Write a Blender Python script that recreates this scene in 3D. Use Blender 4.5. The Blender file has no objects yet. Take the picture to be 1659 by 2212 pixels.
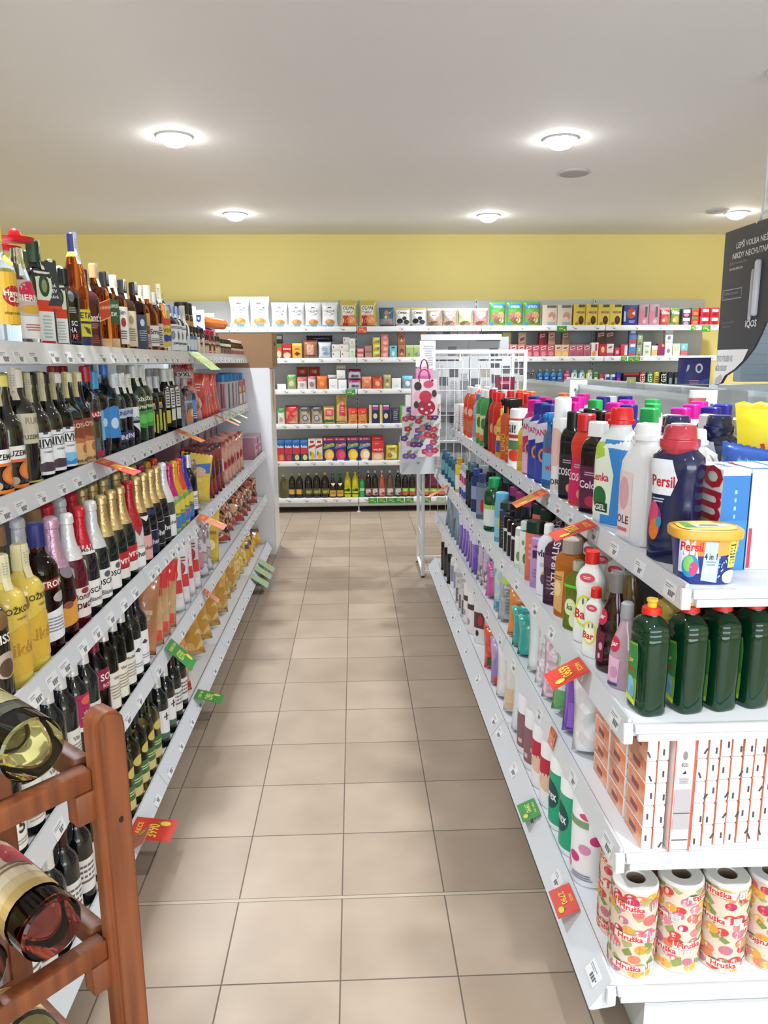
DAY, LAMP, EXPO, LCOL, SPREAD, GLO = 260, 27, 0.05, (.90, .955, 1), 118, 55
import bpy, bmesh, math, random
from mathutils import Vector, Matrix, Euler
random.seed(7)
SC = bpy.context.scene
COL = SC.collection
PI = math.pi
# ------------------------------------------------------------------ camera
F_PX, CX, CY, EYE = 1607.0, 829.5, 1106.0, 1.55
PITCH, YAW, ROLL = 0.19912, 0.03881, -0.00638
_f = Vector((math.sin(YAW)*math.cos(PITCH), math.cos(YAW)*math.cos(PITCH), -math.sin(PITCH)))
_r = Vector((math.cos(YAW), -math.sin(YAW), 0))
_u = _r.cross(_f)
RGT = math.cos(ROLL)*_r + math.sin(ROLL)*_u
UP = -math.sin(ROLL)*_r + math.cos(ROLL)*_u
FWD = _f
cam = bpy.data.cameras.new('camera'); camo = bpy.data.objects.new('camera', cam); COL.objects.link(camo)
cam.sensor_fit = 'HORIZONTAL'; cam.sensor_width = 36; cam.lens = 36*F_PX/1659; cam.clip_start = .02
camo.matrix_world = Matrix(((RGT.x, UP.x, -FWD.x, 0), (RGT.y, UP.y, -FWD.y, 0), (RGT.z, UP.z, -FWD.z, EYE), (0, 0, 0, 1)))
SC.camera = camo
def ray(x, y): return RGT*((x-CX)/F_PX) - UP*((y-CY)/F_PX) + FWD
def on_z(x, y, z): d = ray(x, y); return Vector((0, 0, EYE)) + d*((z-EYE)/d.z)
def on_y(x, y, Y): d = ray(x, y); return Vector((0, 0, EYE)) + d*(Y/d.y)
def y_at(px, X, z):                     # the Y at which the point (X, Y, z) shows at column px
    a = (px-CX)/F_PX
    n = RGT - FWD*a
    return -(X*n.x + (z-EYE)*n.z)/n.y
def x_at(px, Y, z):
    a = (px-CX)/F_PX
    n = RGT - FWD*a
    return -(Y*n.y + (z-EYE)*n.z)/n.x
# ------------------------------------------------------------------ materials
_M = {}
def lin(h):
    h = h.lstrip('#')
    if len(h) == 3: h = ''.join(c*2 for c in h)
    c = [int(h[i:i+2], 16)/255 for i in (0, 2, 4)]
    return tuple(x/12.92 if x <= .04045 else ((x+.055)/1.055)**2.4 for x in c) + (1,)
def newmat(name):
    mt = bpy.data.materials.new(name); mt.use_nodes = True
    return mt, mt.node_tree.nodes, mt.node_tree.links, mt.node_tree.nodes['Principled BSDF']
def m(h, r=.42, tr=0, me=0, coat=0, ior=1.45, bump=0):
    k = (h, r, tr, me, coat, ior, bump)
    if k in _M: return _M[k]
    mt, N, L, b = newmat('plain_'+h)
    b.inputs['Base Color'].default_value = lin(h); b.inputs['Roughness'].default_value = r
    b.inputs['Metallic'].default_value = me; b.inputs['IOR'].default_value = ior
    b.inputs['Transmission Weight'].default_value = tr; b.inputs['Coat Weight'].default_value = coat
    b.inputs['Coat Roughness'].default_value = .08
    if bump:
        nz = N.new('ShaderNodeTexNoise'); nz.inputs['Scale'].default_value = bump; nz.inputs['Detail'].default_value = 3
        bp = N.new('ShaderNodeBump'); bp.inputs['Strength'].default_value = .5; bp.inputs['Distance'].default_value = .004
        tc = N.new('ShaderNodeTexCoord'); L.new(tc.outputs['Object'], nz.inputs['Vector'])
        L.new(nz.outputs[0], bp.inputs['Height']); L.new(bp.outputs[0], b.inputs['Normal'])
    _M[k] = mt
    return mt
def thin(h, alpha=.12, r=.04):          # a clear sheet: tinted see-through film with a sheen
    k = ('thin', h, alpha, r)
    if k in _M: return _M[k]
    mt, N, L, b = newmat('clear_sheet_'+h)
    t = N.new('ShaderNodeBsdfTransparent'); t.inputs[0].default_value = lin(h)
    mx = N.new('ShaderNodeMixShader'); fr = N.new('ShaderNodeLayerWeight'); fr.inputs['Blend'].default_value = .12
    ad = N.new('ShaderNodeMath'); ad.operation = 'ADD'; ad.use_clamp = True; ad.inputs[1].default_value = alpha
    L.new(fr.outputs['Fresnel'], ad.inputs[0]); L.new(ad.outputs[0], mx.inputs[0])
    b.inputs['Base Color'].default_value = (.8, .82, .84, 1); b.inputs['Roughness'].default_value = r
    L.new(t.outputs[0], mx.inputs[1]); L.new(b.outputs[0], mx.inputs[2])
    L.new(mx.outputs[0], N['Material Output'].inputs[0])
    _M[k] = mt
    return mt
def blend(h1, h2, scale=40, r=.3, kind='vor', h3=None, coat=.4, pos=.5):   # printed or packed stuff: patches of two or three colours
    k = ('bl', h1, h2, h3, scale, r, kind, pos)
    if k in _M: return _M[k]
    mt, N, L, b = newmat('mix_'+h1+'_'+h2)
    tc = N.new('ShaderNodeTexCoord')
    if kind == 'vor':
        nz = N.new('ShaderNodeTexVoronoi'); nz.inputs['Scale'].default_value = scale; out = nz.outputs['Color']
        sp = N.new('ShaderNodeSeparateColor'); L.new(out, sp.inputs[0]); val = sp.outputs[0]; hgt = nz.outputs['Distance']
    else:
        nz = N.new('ShaderNodeTexNoise'); nz.inputs['Scale'].default_value = scale; nz.inputs['Detail'].default_value = 4
        val = nz.outputs[0]; hgt = val
    L.new(tc.outputs['Object'], nz.inputs['Vector'])
    cr = N.new('ShaderNodeValToRGB'); e = cr.color_ramp.elements
    if kind == 'vor': e[0].position, e[1].position = .25, .75
    else: e[0].position, e[1].position = pos-.06, pos+.06
    e[0].color = lin(h1); e[1].color = lin(h2)
    if h3: x = e.new(.5); x.color = lin(h3)
    L.new(val, cr.inputs[0]); L.new(cr.outputs[0], b.inputs['Base Color'])
    bp = N.new('ShaderNodeBump'); bp.inputs['Strength'].default_value = .5; bp.inputs['Distance'].default_value = .006
    L.new(hgt, bp.inputs['Height']); L.new(bp.outputs[0], b.inputs['Normal'])
    b.inputs['Roughness'].default_value = r; b.inputs['Coat Weight'].default_value = coat; b.inputs['Coat Roughness'].default_value = .1
    _M[k] = mt
    return mt
def wood():
    if 'wood' in _M: return _M['wood']
    mt, N, L, b = newmat('stained_wood')
    tc = N.new('ShaderNodeTexCoord'); mp = N.new('ShaderNodeMapping'); mp.inputs['Scale'].default_value = (60, 60, 4)
    nz = N.new('ShaderNodeTexNoise'); nz.inputs['Scale'].default_value = 1; nz.inputs['Detail'].default_value = 5
    cr = N.new('ShaderNodeValToRGB'); cr.color_ramp.elements[0].color = lin('5c2f19'); cr.color_ramp.elements[1].color = lin('874b2a')
    cr.color_ramp.elements[0].position = .3; cr.color_ramp.elements[1].position = .7
    L.new(tc.outputs['Object'], mp.inputs[0]); L.new(mp.outputs[0], nz.inputs['Vector']); L.new(nz.outputs[0], cr.inputs[0])
    L.new(cr.outputs[0], b.inputs['Base Color']); b.inputs['Roughness'].default_value = .42
    _M['wood'] = mt
    return mt
def mat(x): return m(x) if isinstance(x, str) else x
GLASS = dict(clear=('f2f6f6', .02, 1), water=('e6f0f4', .02, 1), amber=('c8742a', .02, 1), brown=('8a3f16', .03, 1), rose=('c24a44', .02, 1),
             straw=('d9cf86', .02, 1), olive=('7b7a2c', .03, 1), bluey=('a9d0e8', .02, 1))
def G(k):
    if k in GLASS: h, r, t = GLASS[k]; return m(h, r, t, 0, 0, 1.36)
    return m(k, .07, 0, 0, .6)
WHITE = m('dcdee0', .35)
RAIL = m('d2d5d9', .3)
PAPER = m('e2e2e2', .6)
INK = m('3a3a3e', .6)
# ------------------------------------------------------------------ mesh helpers
def finish(bm, name, mats, smooth=40):
    me = bpy.data.meshes.new(name)
    bmesh.ops.recalc_face_normals(bm, faces=bm.faces)
    bm.to_mesh(me); bm.free()
    for x in mats: me.materials.append(mat(x))
    if smooth:
        me.shade_smooth(); me.set_sharp_from_angle(angle=math.radians(smooth))
    return me
def link(name, me, parent=None, loc=(0, 0, 0), rot=(0, 0, 0)):
    o = bpy.data.objects.new(name, me); COL.objects.link(o)
    o.location = loc; o.rotation_euler = rot
    if parent: o.parent = parent
    return o
def tag(o, label, cat, group=None, kind=None):
    o['label'] = label; o['category'] = cat
    if group: o['group'] = group
    if kind: o['kind'] = kind
    return o
def structure(o): o['kind'] = 'structure'; return o
def root(name, loc, label, cat, rz=0, group=None):
    o = bpy.data.objects.new(name, None); COL.objects.link(o); o.location = loc; o.rotation_euler = (0, 0, rz)
    o.empty_display_size = .05
    return tag(o, label, cat, group)
def bbox(bm, x0, x1, y0, y1, z0, z1, mi=0, bev=0):
    vs = [bm.verts.new((x, y, z)) for z in (z0, z1) for y in (y0, y1) for x in (x0, x1)]
    fs = [bm.faces.new([vs[i] for i in q]) for q in ((0, 2, 3, 1), (4, 5, 7, 6), (0, 1, 5, 4), (2, 6, 7, 3), (0, 4, 6, 2), (1, 3, 7, 5))]
    for f in fs: f.material_index = mi
    if bev:
        es = {e for f in fs for e in f.edges}
        r = bmesh.ops.bevel(bm, geom=list(es), offset=bev, segments=2, affect='EDGES', profile=.5)
        for f in r['faces']: f.material_index = mi
def box_mesh(name, dims, mt, bev=0.0):
    bm = bmesh.new(); bbox(bm, *dims, 0, bev)
    return finish(bm, name, [mt], 30)
def tube(bm, pts, rad, n=8, mi=0):
    pts = [Vector(p) for p in pts]; rings = []
    for i, p in enumerate(pts):
        t = (pts[min(i+1, len(pts)-1)]-pts[max(i-1, 0)]).normalized()
        a = t.cross(Vector((0, 0, 1))) if abs(t.z) < .95 else t.cross(Vector((0, 1, 0)))
        a.normalize(); b = t.cross(a)
        rr = rad[i] if isinstance(rad, (list, tuple)) else rad
        rings.append([bm.verts.new(p + a*rr*math.cos(2*PI*k/n) + b*rr*math.sin(2*PI*k/n)) for k in range(n)])
    for A, B in zip(rings, rings[1:]):
        for k in range(n): bm.faces.new((A[k], A[(k+1) % n], B[(k+1) % n], B[k])).material_index = mi
    bm.faces.new(rings[0]).material_index = mi; bm.faces.new(rings[-1][::-1]).material_index = mi
def prism_y(bm, prof, y0, y1, mi=0):
    a = [bm.verts.new((x, y0, z)) for x, z in prof]; b = [bm.verts.new((x, y1, z)) for x, z in prof]
    n = len(prof)
    for i in range(n): bm.faces.new((a[i], a[(i+1) % n], b[(i+1) % n], b[i])).material_index = mi
    bm.faces.new(a).material_index = mi; bm.faces.new(b[::-1]).material_index = mi
def spow(c, p): return math.copysign(abs(c)**p, c)
def sect(rx, ry, n, t): return rx*spow(math.sin(t), 2/n), -ry*spow(math.cos(t), 2/n)
def loft(bm, secs, N=28, mi=0, cx=0, cy=0, caps=True):    # secs: (z, rx, ry, exponent)
    rings = []
    for z, rx, ry, n in secs:
        rings.append([bm.verts.new((cx+sect(rx, ry, n, 2*PI*k/N)[0], cy+sect(rx, ry, n, 2*PI*k/N)[1], z)) for k in range(N)])
    for A, B in zip(rings, rings[1:]):
        for k in range(N): bm.faces.new((A[k], A[(k+1) % N], B[(k+1) % N], B[k])).material_index = mi
    if caps:
        bm.faces.new(rings[0][::-1]).material_index = mi; bm.faces.new(rings[-1]).material_index = mi
# ------------------------------------------------------------------ surfaces that print can lie on
class LoftSurf:
    def __init__(s, secs, H):
        s.secs = secs; s.H = H; s.tab = {}
        mx = max(secs, key=lambda q: q[1])
        s.hw = s.table(mx[0])[1][16] if mx[3] < 3 else mx[1]
    def at(s, z):
        S = s.secs
        if z <= S[0][0]: return S[0][1:]
        for a, b in zip(S, S[1:]):
            if z <= b[0]:
                t = (z-a[0])/max(b[0]-a[0], 1e-9)
                return tuple(a[i]+(b[i]-a[i])*t for i in (1, 2, 3))
        return S[-1][1:]
    def table(s, z):
        k = round(z, 3)
        if k in s.tab: return s.tab[k]
        rx, ry, n = s.at(z); P = [sect(rx, ry, n, PI*i/32) for i in range(33)]
        L = [0]
        for a, b in zip(P, P[1:]): L.append(L[-1]+math.hypot(b[0]-a[0], b[1]-a[1]))
        s.tab[k] = (P, L)
        return s.tab[k]
    def pt(s, u, v, off):
        P, L = s.table(v); a = min(abs(u), L[-1]*.9999)
        i = 0
        while L[i+1] < a: i += 1
        t = (a-L[i])/max(L[i+1]-L[i], 1e-9)
        x = P[i][0]+(P[i+1][0]-P[i][0])*t; y = P[i][1]+(P[i+1][1]-P[i][1])*t
        nx, ny = P[i+1][1]-P[i][1], -(P[i+1][0]-P[i][0]); l = math.hypot(nx, ny) or 1
        nx, ny = nx/l, ny/l
        if nx*x+ny*y < 0: nx, ny = -nx, -ny
        x += nx*off; y += ny*off
        return (x if u >= 0 else -x, y, v)
    step = .012
class FlatSurf:
    def __init__(s, w, h, y): s.hw = w/2; s.H = h; s.y = y
    def pt(s, u, v, off): return (u, s.y-off, v)
    step = 9
class SideSurf:                          # the right hand side of a box (faces +x), u runs front to back
    def __init__(s, d, h, x): s.hw = d/2; s.H = h; s.x = x
    def pt(s, u, v, off): return (s.x+(off if s.x > 0 else -off), u if s.x > 0 else -u, v)
    step = 9
class TopSurf:
    def __init__(s, w, d, z): s.hw = w/2; s.H = d; s.z = z; s.d = d
    def pt(s, u, v, off): return (u, v-s.d/2, s.z+off)
    step = 9
class BagSurf:
    def __init__(s, w, h, d, seed=0, sag=.4):
        s.hw = w/2; s.H = h; s.d = d; s.sag = sag; s.fat = sag > .8
        rr = random.Random(seed); s.ph = [rr.uniform(0, 6.28) for _ in range(6)]
    def f(s, u, v):
        a = min(1, abs(u)/s.hw); b = min(1, max(0, v/s.H))
        if b > .93 and not s.fat: return .0012
        b = min(b, .93)
        b = b/.93
        q = b**.62 if s.sag < .45 else b
        g = max(0, 1-abs(2*q-1)**(7 if s.fat else 2.6))**.5
        y = s.d/2*max(0, 1-a**(8 if s.fat else 2.8))**.55*g
        p = s.ph
        wr = math.sin(u*95+p[0]+3*math.sin(v*40+p[1]))*.35 + math.sin(v*70+u*60+p[2])*.4 + math.sin((u*1.7-v)*120+p[3])*.25
        return .0012 + max(0, y*(1+(.05 if s.fat else .10)*wr))
    def pt(s, u, v, off): return (u*(1-.06*math.sin(PI*min(1, max(0, v/s.H)))), -s.f(u, v)-off, v)
    step = .014
def bag_bm(sf, nx=16, ny=20):
    bm = bmesh.new(); gr = {}
    for sd in (1, -1):
        for j in range(ny+1):
            for i in range(nx+1):
                u = -sf.hw+2*sf.hw*i/nx; v = sf.H*j/ny
                x, y, z = sf.pt(u, v, 0)
                if sd < 0: y = -y*.9
                edge = i in (0, nx) or j in (0, ny)
                if edge and sd < 0: gr[sd, i, j] = gr[1, i, j]; continue
                if edge: y = 0
                if j == ny: z += .003*(1 if i % 2 else -1)
                gr[sd, i, j] = bm.verts.new((x, y, z))
    for sd in (1, -1):
        for j in range(ny):
            for i in range(nx):
                q = [gr[sd, i, j], gr[sd, i+1, j], gr[sd, i+1, j+1], gr[sd, i, j+1]]
                if len(set(q)) == 4: bm.faces.new(q if sd > 0 else q[::-1])
    return bm
_GC = {}
def glyphs(s, bold=True):
    k = (s, bold)
    if k in _GC: return _GC[k]
    cu = bpy.data.curves.new('t', 'FONT'); cu.body = s; cu.size = 1; cu.resolution_u = 2
    cu.offset = .022 if bold else .004
    o = bpy.data.objects.new('t', cu); me = o.to_mesh()
    vs = [(v.co.x, v.co.y) for v in me.vertices]; fs = [tuple(p.vertices) for p in me.polygons]
    o.to_mesh_clear(); bpy.data.objects.remove(o); bpy.data.curves.remove(cu)
    if vs:
        x0, x1 = min(v[0] for v in vs), max(v[0] for v in vs); y0, y1 = min(v[1] for v in vs), max(v[1] for v in vs)
        vs = [(x-(x0+x1)/2, y-(y0+y1)/2) for x, y in vs]; w = x1-x0; h = y1-y0
    else: w = h = 1
    _GC[k] = (vs, fs, w, h)
    return _GC[k]
# art, in fractions of the surface: r u0 v0 u1 v1 colour | e u v ru rv colour | t text u v height colour [max half width, rotation]
# p [(u, v)...] colour | l u v width height rows colour (lines of small print)
def paint(sf, art, name='print', off=.0006, solid=False):
    bm = bmesh.new(); mats = []; hw, H = sf.hw, sf.H; lay = off; inc = min(.00022, .0016/max(1, len(art)))
    def mi(c):
        c = mat(c)
        if c not in mats: mats.append(c)
        return mats.index(c)
    def rect(u0, v0, u1, v1, c):
        k = mi(c); nu = max(1, math.ceil(abs(u1-u0)/sf.step)); nv = max(1, math.ceil(abs(v1-v0)/(sf.step*2.2)))
        nu, nv = min(nu, 24), min(nv, 16)
        g = [[bm.verts.new(sf.pt(u0+(u1-u0)*i/nu, v0+(v1-v0)*j/nv, lay)) for i in range(nu+1)] for j in range(nv+1)]
        for j in range(nv):
            for i in range(nu): bm.faces.new((g[j][i], g[j][i+1], g[j+1][i+1], g[j+1][i])).material_index = k
    def ell(u, v, ru, rv, c):
        k = mi(c); R = 1 if sf.step > 1 or max(ru, rv) < .012 else 3
        n = 18 if max(ru, rv) > .008 else 10
        cv = bm.verts.new(sf.pt(u, v, lay)); prev = None
        for j in range(1, R+1):
            ring = [bm.verts.new(sf.pt(u+ru*j/R*math.cos(2*PI*q/n), v+rv*j/R*math.sin(2*PI*q/n), lay)) for q in range(n)]
            for q in range(n):
                if prev: bm.faces.new((prev[q], prev[(q+1) % n], ring[(q+1) % n], ring[q])).material_index = k
                else: bm.faces.new((cv, ring[q], ring[(q+1) % n])).material_index = k
            prev = ring
    for a in art:
        lay += inc
        o = a[0]
        if o == 'r': rect(a[1]*hw, a[2]*H, a[3]*hw, a[4]*H, a[5])
        elif o == 'e': ell(a[1]*hw, a[2]*H, a[3]*hw, a[4]*H, a[5])
        elif o == 'p':
            k = mi(a[2])
            if sf.step > 1: bm.faces.new([bm.verts.new(sf.pt(u*hw, v*H, lay)) for u, v in a[1]]).material_index = k
            else:                                # cut up so that it follows the curve
                b2 = bmesh.new(); b2.faces.new([b2.verts.new((u*hw, v*H, 0)) for u, v in a[1]])
                bmesh.ops.triangulate(b2, faces=b2.faces)
                for _ in range(4):
                    es = [e for e in b2.edges if e.calc_length() > .016]
                    if not es: break
                    bmesh.ops.subdivide_edges(b2, edges=es, cuts=1); bmesh.ops.triangulate(b2, faces=b2.faces)
                mp = {v: bm.verts.new(sf.pt(v.co.x, v.co.y, lay)) for v in b2.verts}
                for f in b2.faces: bm.faces.new([mp[v] for v in f.verts]).material_index = k
                b2.free()
        elif o == 'l':
            _, u, v, w, h, n, c = a; rr = random.Random(int(u*100+v*1000+n))
            for i in range(n):
                y = (v+h/2-h*(i+.5)/n)*H; q = rr.uniform(.6, 1)*w/2
                rect((u-q)*hw, y-h*H/n*.24, (u+q)*hw, y+h*H/n*.24, c)
        elif o == 't':
            _, s, u, v, sz, c = a[:6]; lim = a[6] if len(a) > 6 else .92; rot = a[7] if len(a) > 7 else 0
            bold = a[8] if len(a) > 8 else True
            vs, fs, w, h = glyphs(s, bold); k = mi(c)
            sy = sz*H/max(h, .5); sx = min(sy, 2*lim*(H if rot else hw)/w) if not rot else min(sy, 2*lim*H/w)
            ca, sa = math.cos(rot), math.sin(rot); bv = []
            for x, y in vs:
                x, y = x*sx, y*sy
                bv.append(bm.verts.new(sf.pt(u*hw+x*ca-y*sa, v*H+x*sa+y*ca, lay+.0002)))
            for f in fs:
                try: bm.faces.new([bv[i] for i in f]).material_index = k
                except ValueError: pass
    me = bpy.data.meshes.new(name); bm.to_mesh(me); bm.free()
    for x in mats: me.materials.append(x)
    return me
# ------------------------------------------------------------------ kinds of goods
KIND = {}
def pieces(me):                          # print that lies in places far apart becomes one mesh per place
    n = len(me.vertices); par = list(range(n))
    def find(i):
        while par[i] != i: par[i] = par[par[i]]; i = par[i]
        return i
    for e in me.edges:
        a, b = find(e.vertices[0]), find(e.vertices[1])
        if a != b: par[a] = b
    B = {}
    for v in me.vertices:
        r = find(v.index); c = v.co
        if r in B:
            lo, hi = B[r]
            for i in range(3): lo[i] = min(lo[i], c[i]); hi[i] = max(hi[i], c[i])
        else: B[r] = (list(c), list(c))
    K = list(B); g = {k: k for k in K}
    def top(k):
        while g[k] != k: k = g[k]
        return k
    sz = {k: max(B[k][1][i]-B[k][0][i] for i in range(3)) for k in K}
    for i, a in enumerate(K):
        for b in K[i+1:]:
            d = math.sqrt(sum(max(0, B[a][0][q]-B[b][1][q], B[b][0][q]-B[a][1][q])**2 for q in range(3)))
            if d <= max(.019, .48*max(sz[a], sz[b])):
                x, y = top(a), top(b)
                if x != y: g[x] = y
    groups = sorted({top(k) for k in K})
    if len(groups) < 2: return [me]
    out = []
    for gr in groups:
        bm = bmesh.new(); bm.from_mesh(me); bm.verts.ensure_lookup_table()
        bmesh.ops.delete(bm, geom=[v for v in bm.verts if top(find(v.index)) != gr], context='VERTS')
        m2 = bpy.data.meshes.new(me.name); bm.to_mesh(m2); bm.free()
        for x in me.materials: m2.materials.append(x)
        out.append(m2)
    return out
def kind(key, name, parts, dims):        # parts: (name, mesh, parent index or -1)
    ps = list(parts)
    for i, (pn, me, pi) in enumerate(parts):
        if pn in ('label', 'front_print', 'side_print', 'top_print', 'print', 'neck_label'):
            q = pieces(me)
            if len(q) > 1: ps[i] = (pn, q[0], pi); ps += [(pn, x, pi) for x in q[1:]]
    KIND[key] = (name, ps, dims)
PROF = dict(
 spirit=[(0, .9), (.012, 1), (.62, 1), (.67, .95), (.71, .8), (.745, .55), (.78, .4), (.9, .37)],
 square=[(0, .94), (.01, 1), (.64, 1), (.69, .97), (.73, .8), (.755, .5), (.775, .4), (.9, .37)],
 wine=[(0, .92), (.01, 1), (.58, 1), (.63, .97), (.68, .82), (.72, .57), (.76, .43), (.8, .39), (.97, .37), (.985, .42), (1, .41)],
 spark=[(0, .95), (.01, 1), (.4, 1), (.48, .97), (.58, .8), (.68, .55), (.78, .39), (.94, .36)],
 slope=[(0, .9), (.02, 1), (.36, 1), (.5, .9), (.62, .7), (.72, .5), (.8, .4), (.9, .37)],
 rum=[(0, .95), (.01, 1), (.54, 1), (.6, .93), (.65, .72), (.7, .54), (.78, .42), (.92, .36)],
 pet=[(0, .75), (.02, .95), (.05, 1), (.3, 1), (.32, .95), (.34, 1), (.62, 1), (.71, .93), (.79, .7), (.85, .42), (.875, .34), (.93, .34)],
 gel=[(0, .9), (.012, 1), (.66, 1), (.74, .95), (.8, .76), (.84, .5), (.86, .44), (.9, .42)],
 waist=[(0, .85), (.02, 1), (.25, .98), (.42, .86), (.52, .84), (.62, .94), (.7, .92), (.78, .7), (.83, .45), (.88, .4)],
 tube=[(0, .95), (.01, 1), (.78, 1), (.8, .92)],
 can=[(0, .82), (.03, 1), (.93, 1), (.97, .86), (1, .86)],
 jar=[(0, .92), (.02, 1), (.7, 1), (.78, .92), (.8, .85)],
 cone=[(0, 1), (.01, 1), (.5, .97), (.66, .85), (.78, .6), (.84, .42), (.9, .4)])
def secs_of(prof, H, R, ay, n):
    out = []
    for z, r in PROF[prof]:
        nn = n if r > .6 else 2; rx = r*R; ry = r*R*ay if r > .6 else r*R*max(ay, .8)
        out.append((z*H, rx, ry, nn))
    return out
def bottle(key, name, prof, H, R, glass, cap=None, art=(), ay=1, n=2, foil=None, strip=None, fill=None, tag_card=None, N=28, extra=None):
    S = secs_of(prof, H, R, ay, n); sf = LoftSurf(S, H); parts = []
    bm = bmesh.new(); loft(bm, S, N)
    parts.append(('body', finish(bm, name+'_body', [G(glass) if isinstance(glass, str) else glass], 35), -1))
    if foil:                                    # sleeve of foil over the neck
        c, v0 = foil
        bm = bmesh.new(); F = []
        for i in range(9):
            z = (v0+(1.0-v0)*i/8)*H; rx, ry, nn = sf.at(min(z, .94*H)); F.append((z, rx+.0014, ry+.0014, nn))
        zt = F[-1]; F[-1] = (zt[0]-.006*H/.3, zt[1], zt[2], 2); F.append((zt[0], zt[1]*.8, zt[2]*.8, 2))
        if prof == 'spark':
            F = [q for q in F if q[0] < .9*H] + [(.905*H, R*.37, R*.37, 2), (.912*H, R*.45, R*.45, 2), (.955*H, R*.44, R*.44, 2), (.985*H, R*.40, R*.40, 2), (1.0*H, R*.25, R*.25, 2)]
        loft(bm, F, 20)
        parts.append(('foil', finish(bm, name+'_foil', [c if not isinstance(c, str) else m(c, .3, 0, .35, .2, 1.45, 90)], 50), -1))
    if cap:
        c, v0, rf = cap[:3]; top = cap[3] if len(cap) > 3 else 1.0
        rc = R*rf; ryc = rc*(ay if n > 2 and rf > .6 else 1); e = min(.004, rc*.3)
        nn = n if rf > .6 else 2
        bm = bmesh.new(); loft(bm, [(v0*H, rc, ryc, nn), (top*H-e, rc*.97, ryc*.97, nn), (top*H, rc*.97-e, ryc*.97-e, nn)], 20)
        parts.append(('cap', finish(bm, name+'_cap', [m(c, .35) if isinstance(c, str) else c], 40), -1))
    nk = [a for a in art if a[0] == 'r' and a[2] >= .78]
    if nk: art = [a for a in art if a not in nk]; parts.append(('neck_label', paint(sf, nk, name+'_neck', .0022), -1))
    if art: parts.append(('label', paint(sf, art, name+'_label'), -1))
    if strip:                                   # paper duty strip over the cap
        st = LoftSurf([(q[0], q[1]+.0012, q[2]+.0012, q[3]) for q in S if q[0] < .86*H]+[(.87*H, R*.43, R*.43, 2), (1.003*H, R*.43, R*.43, 2)], H)
        bm = bmesh.new(); a0 = strip[1]
        parts.append(('duty_strip', paint(st, [('r', a0-.13, .74, a0+.13, 1.003, strip[0]), ('e', a0, .80, .08, .016, 'c99a5a'), ('l', a0, .9, .18, .1, 5, 'a8a89c')], name+'_strip', .0012), -1))
    if extra: parts += extra(S, sf, H, R)
    kind(key, name, parts, (2*R, 2*R*ay, H))
def box(key, name, w, d, h, col, art=(), side=None, top=None, sart=(), tart=(), bev=.0015):
    bm = bmesh.new(); bbox(bm, -w/2, w/2, -d/2, d/2, 0, h, 0, bev)
    mats = [col]
    for c, ax, sg in ((side, 0, 0), (top, 2, 1)):
        if c:
            mats.append(c)
            for f in bm.faces:
                f.normal_update()
                if abs(f.normal[ax]) > .9 and (sg == 0 or f.normal[ax] > 0): f.material_index = len(mats)-1
    parts = [('carton', finish(bm, name+'_carton', mats, 30), -1)]
    if art: parts.append(('front_print', paint(FlatSurf(w, h, -d/2), art, name+'_front'), -1))
    if sart:
        parts.append(('side_print', paint(SideSurf(d, h, w/2), sart, name+'_side'), -1))
        parts.append(('side_print', paint(SideSurf(d, h, -w/2), sart, name+'_side'), -1))
    if tart: parts.append(('top_print', paint(TopSurf(w, d, h), tart, name+'_top'), -1))
    kind(key, name, parts, (w, d, h))
def bag(key, name, w, h, d, col, art=(), sag=.4, seed=0, r=.28):
    sf = BagSurf(w, h, d, seed or sum(map(ord, key)), sag)
    c = m(col, r, 0, 0, .3, 1.45, 26) if isinstance(col, str) else col
    parts = [('pouch', finish(bag_bm(sf), name+'_pouch', [c], 60), -1)]
    if art: parts.append(('front_print', paint(sf, art, name+'_print', .0018), -1))
    kind(key, name, parts, (w, d, h))
def put(key, loc, rz=0, label=None, cat=None, group=None, rx=0, ry=0, lift=None, s=1, sz=None):
    name, parts, dims = KIND[key]
    z = loc[2]
    if lift is None: lift = abs(math.sin(rx))*dims[1]*.42 + abs(math.sin(ry))*dims[0]*.46
    loc = (loc[0], loc[1], z+lift+.0004)
    if len(parts) == 1: o = bpy.data.objects.new(name, parts[0][1]); COL.objects.link(o)
    else:
        o = bpy.data.objects.new(name, None); COL.objects.link(o); o.empty_display_size = .03
        ch = []
        for pn, me, pi in parts:
            c = bpy.data.objects.new(pn, me); COL.objects.link(c); c.parent = o if pi < 0 else ch[pi]; ch.append(c)
    o.location = loc; o.rotation_euler = (rx, ry, rz); o.scale = (s, s, s*(sz or 1))
    if label: tag(o, label, cat, group)
    return o
ORD = 'first second third fourth fifth sixth seventh eighth ninth tenth eleventh twelfth thirteenth fourteenth fifteenth sixteenth seventeenth eighteenth nineteenth twentieth'.split()
ORD += ['twenty-' + o for o in ORD[:9]] + ['thirtieth']
def nth(i, n, end='near end'): return '' if n == 1 else ' %s from %s' % (ORD[i], end)
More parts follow.
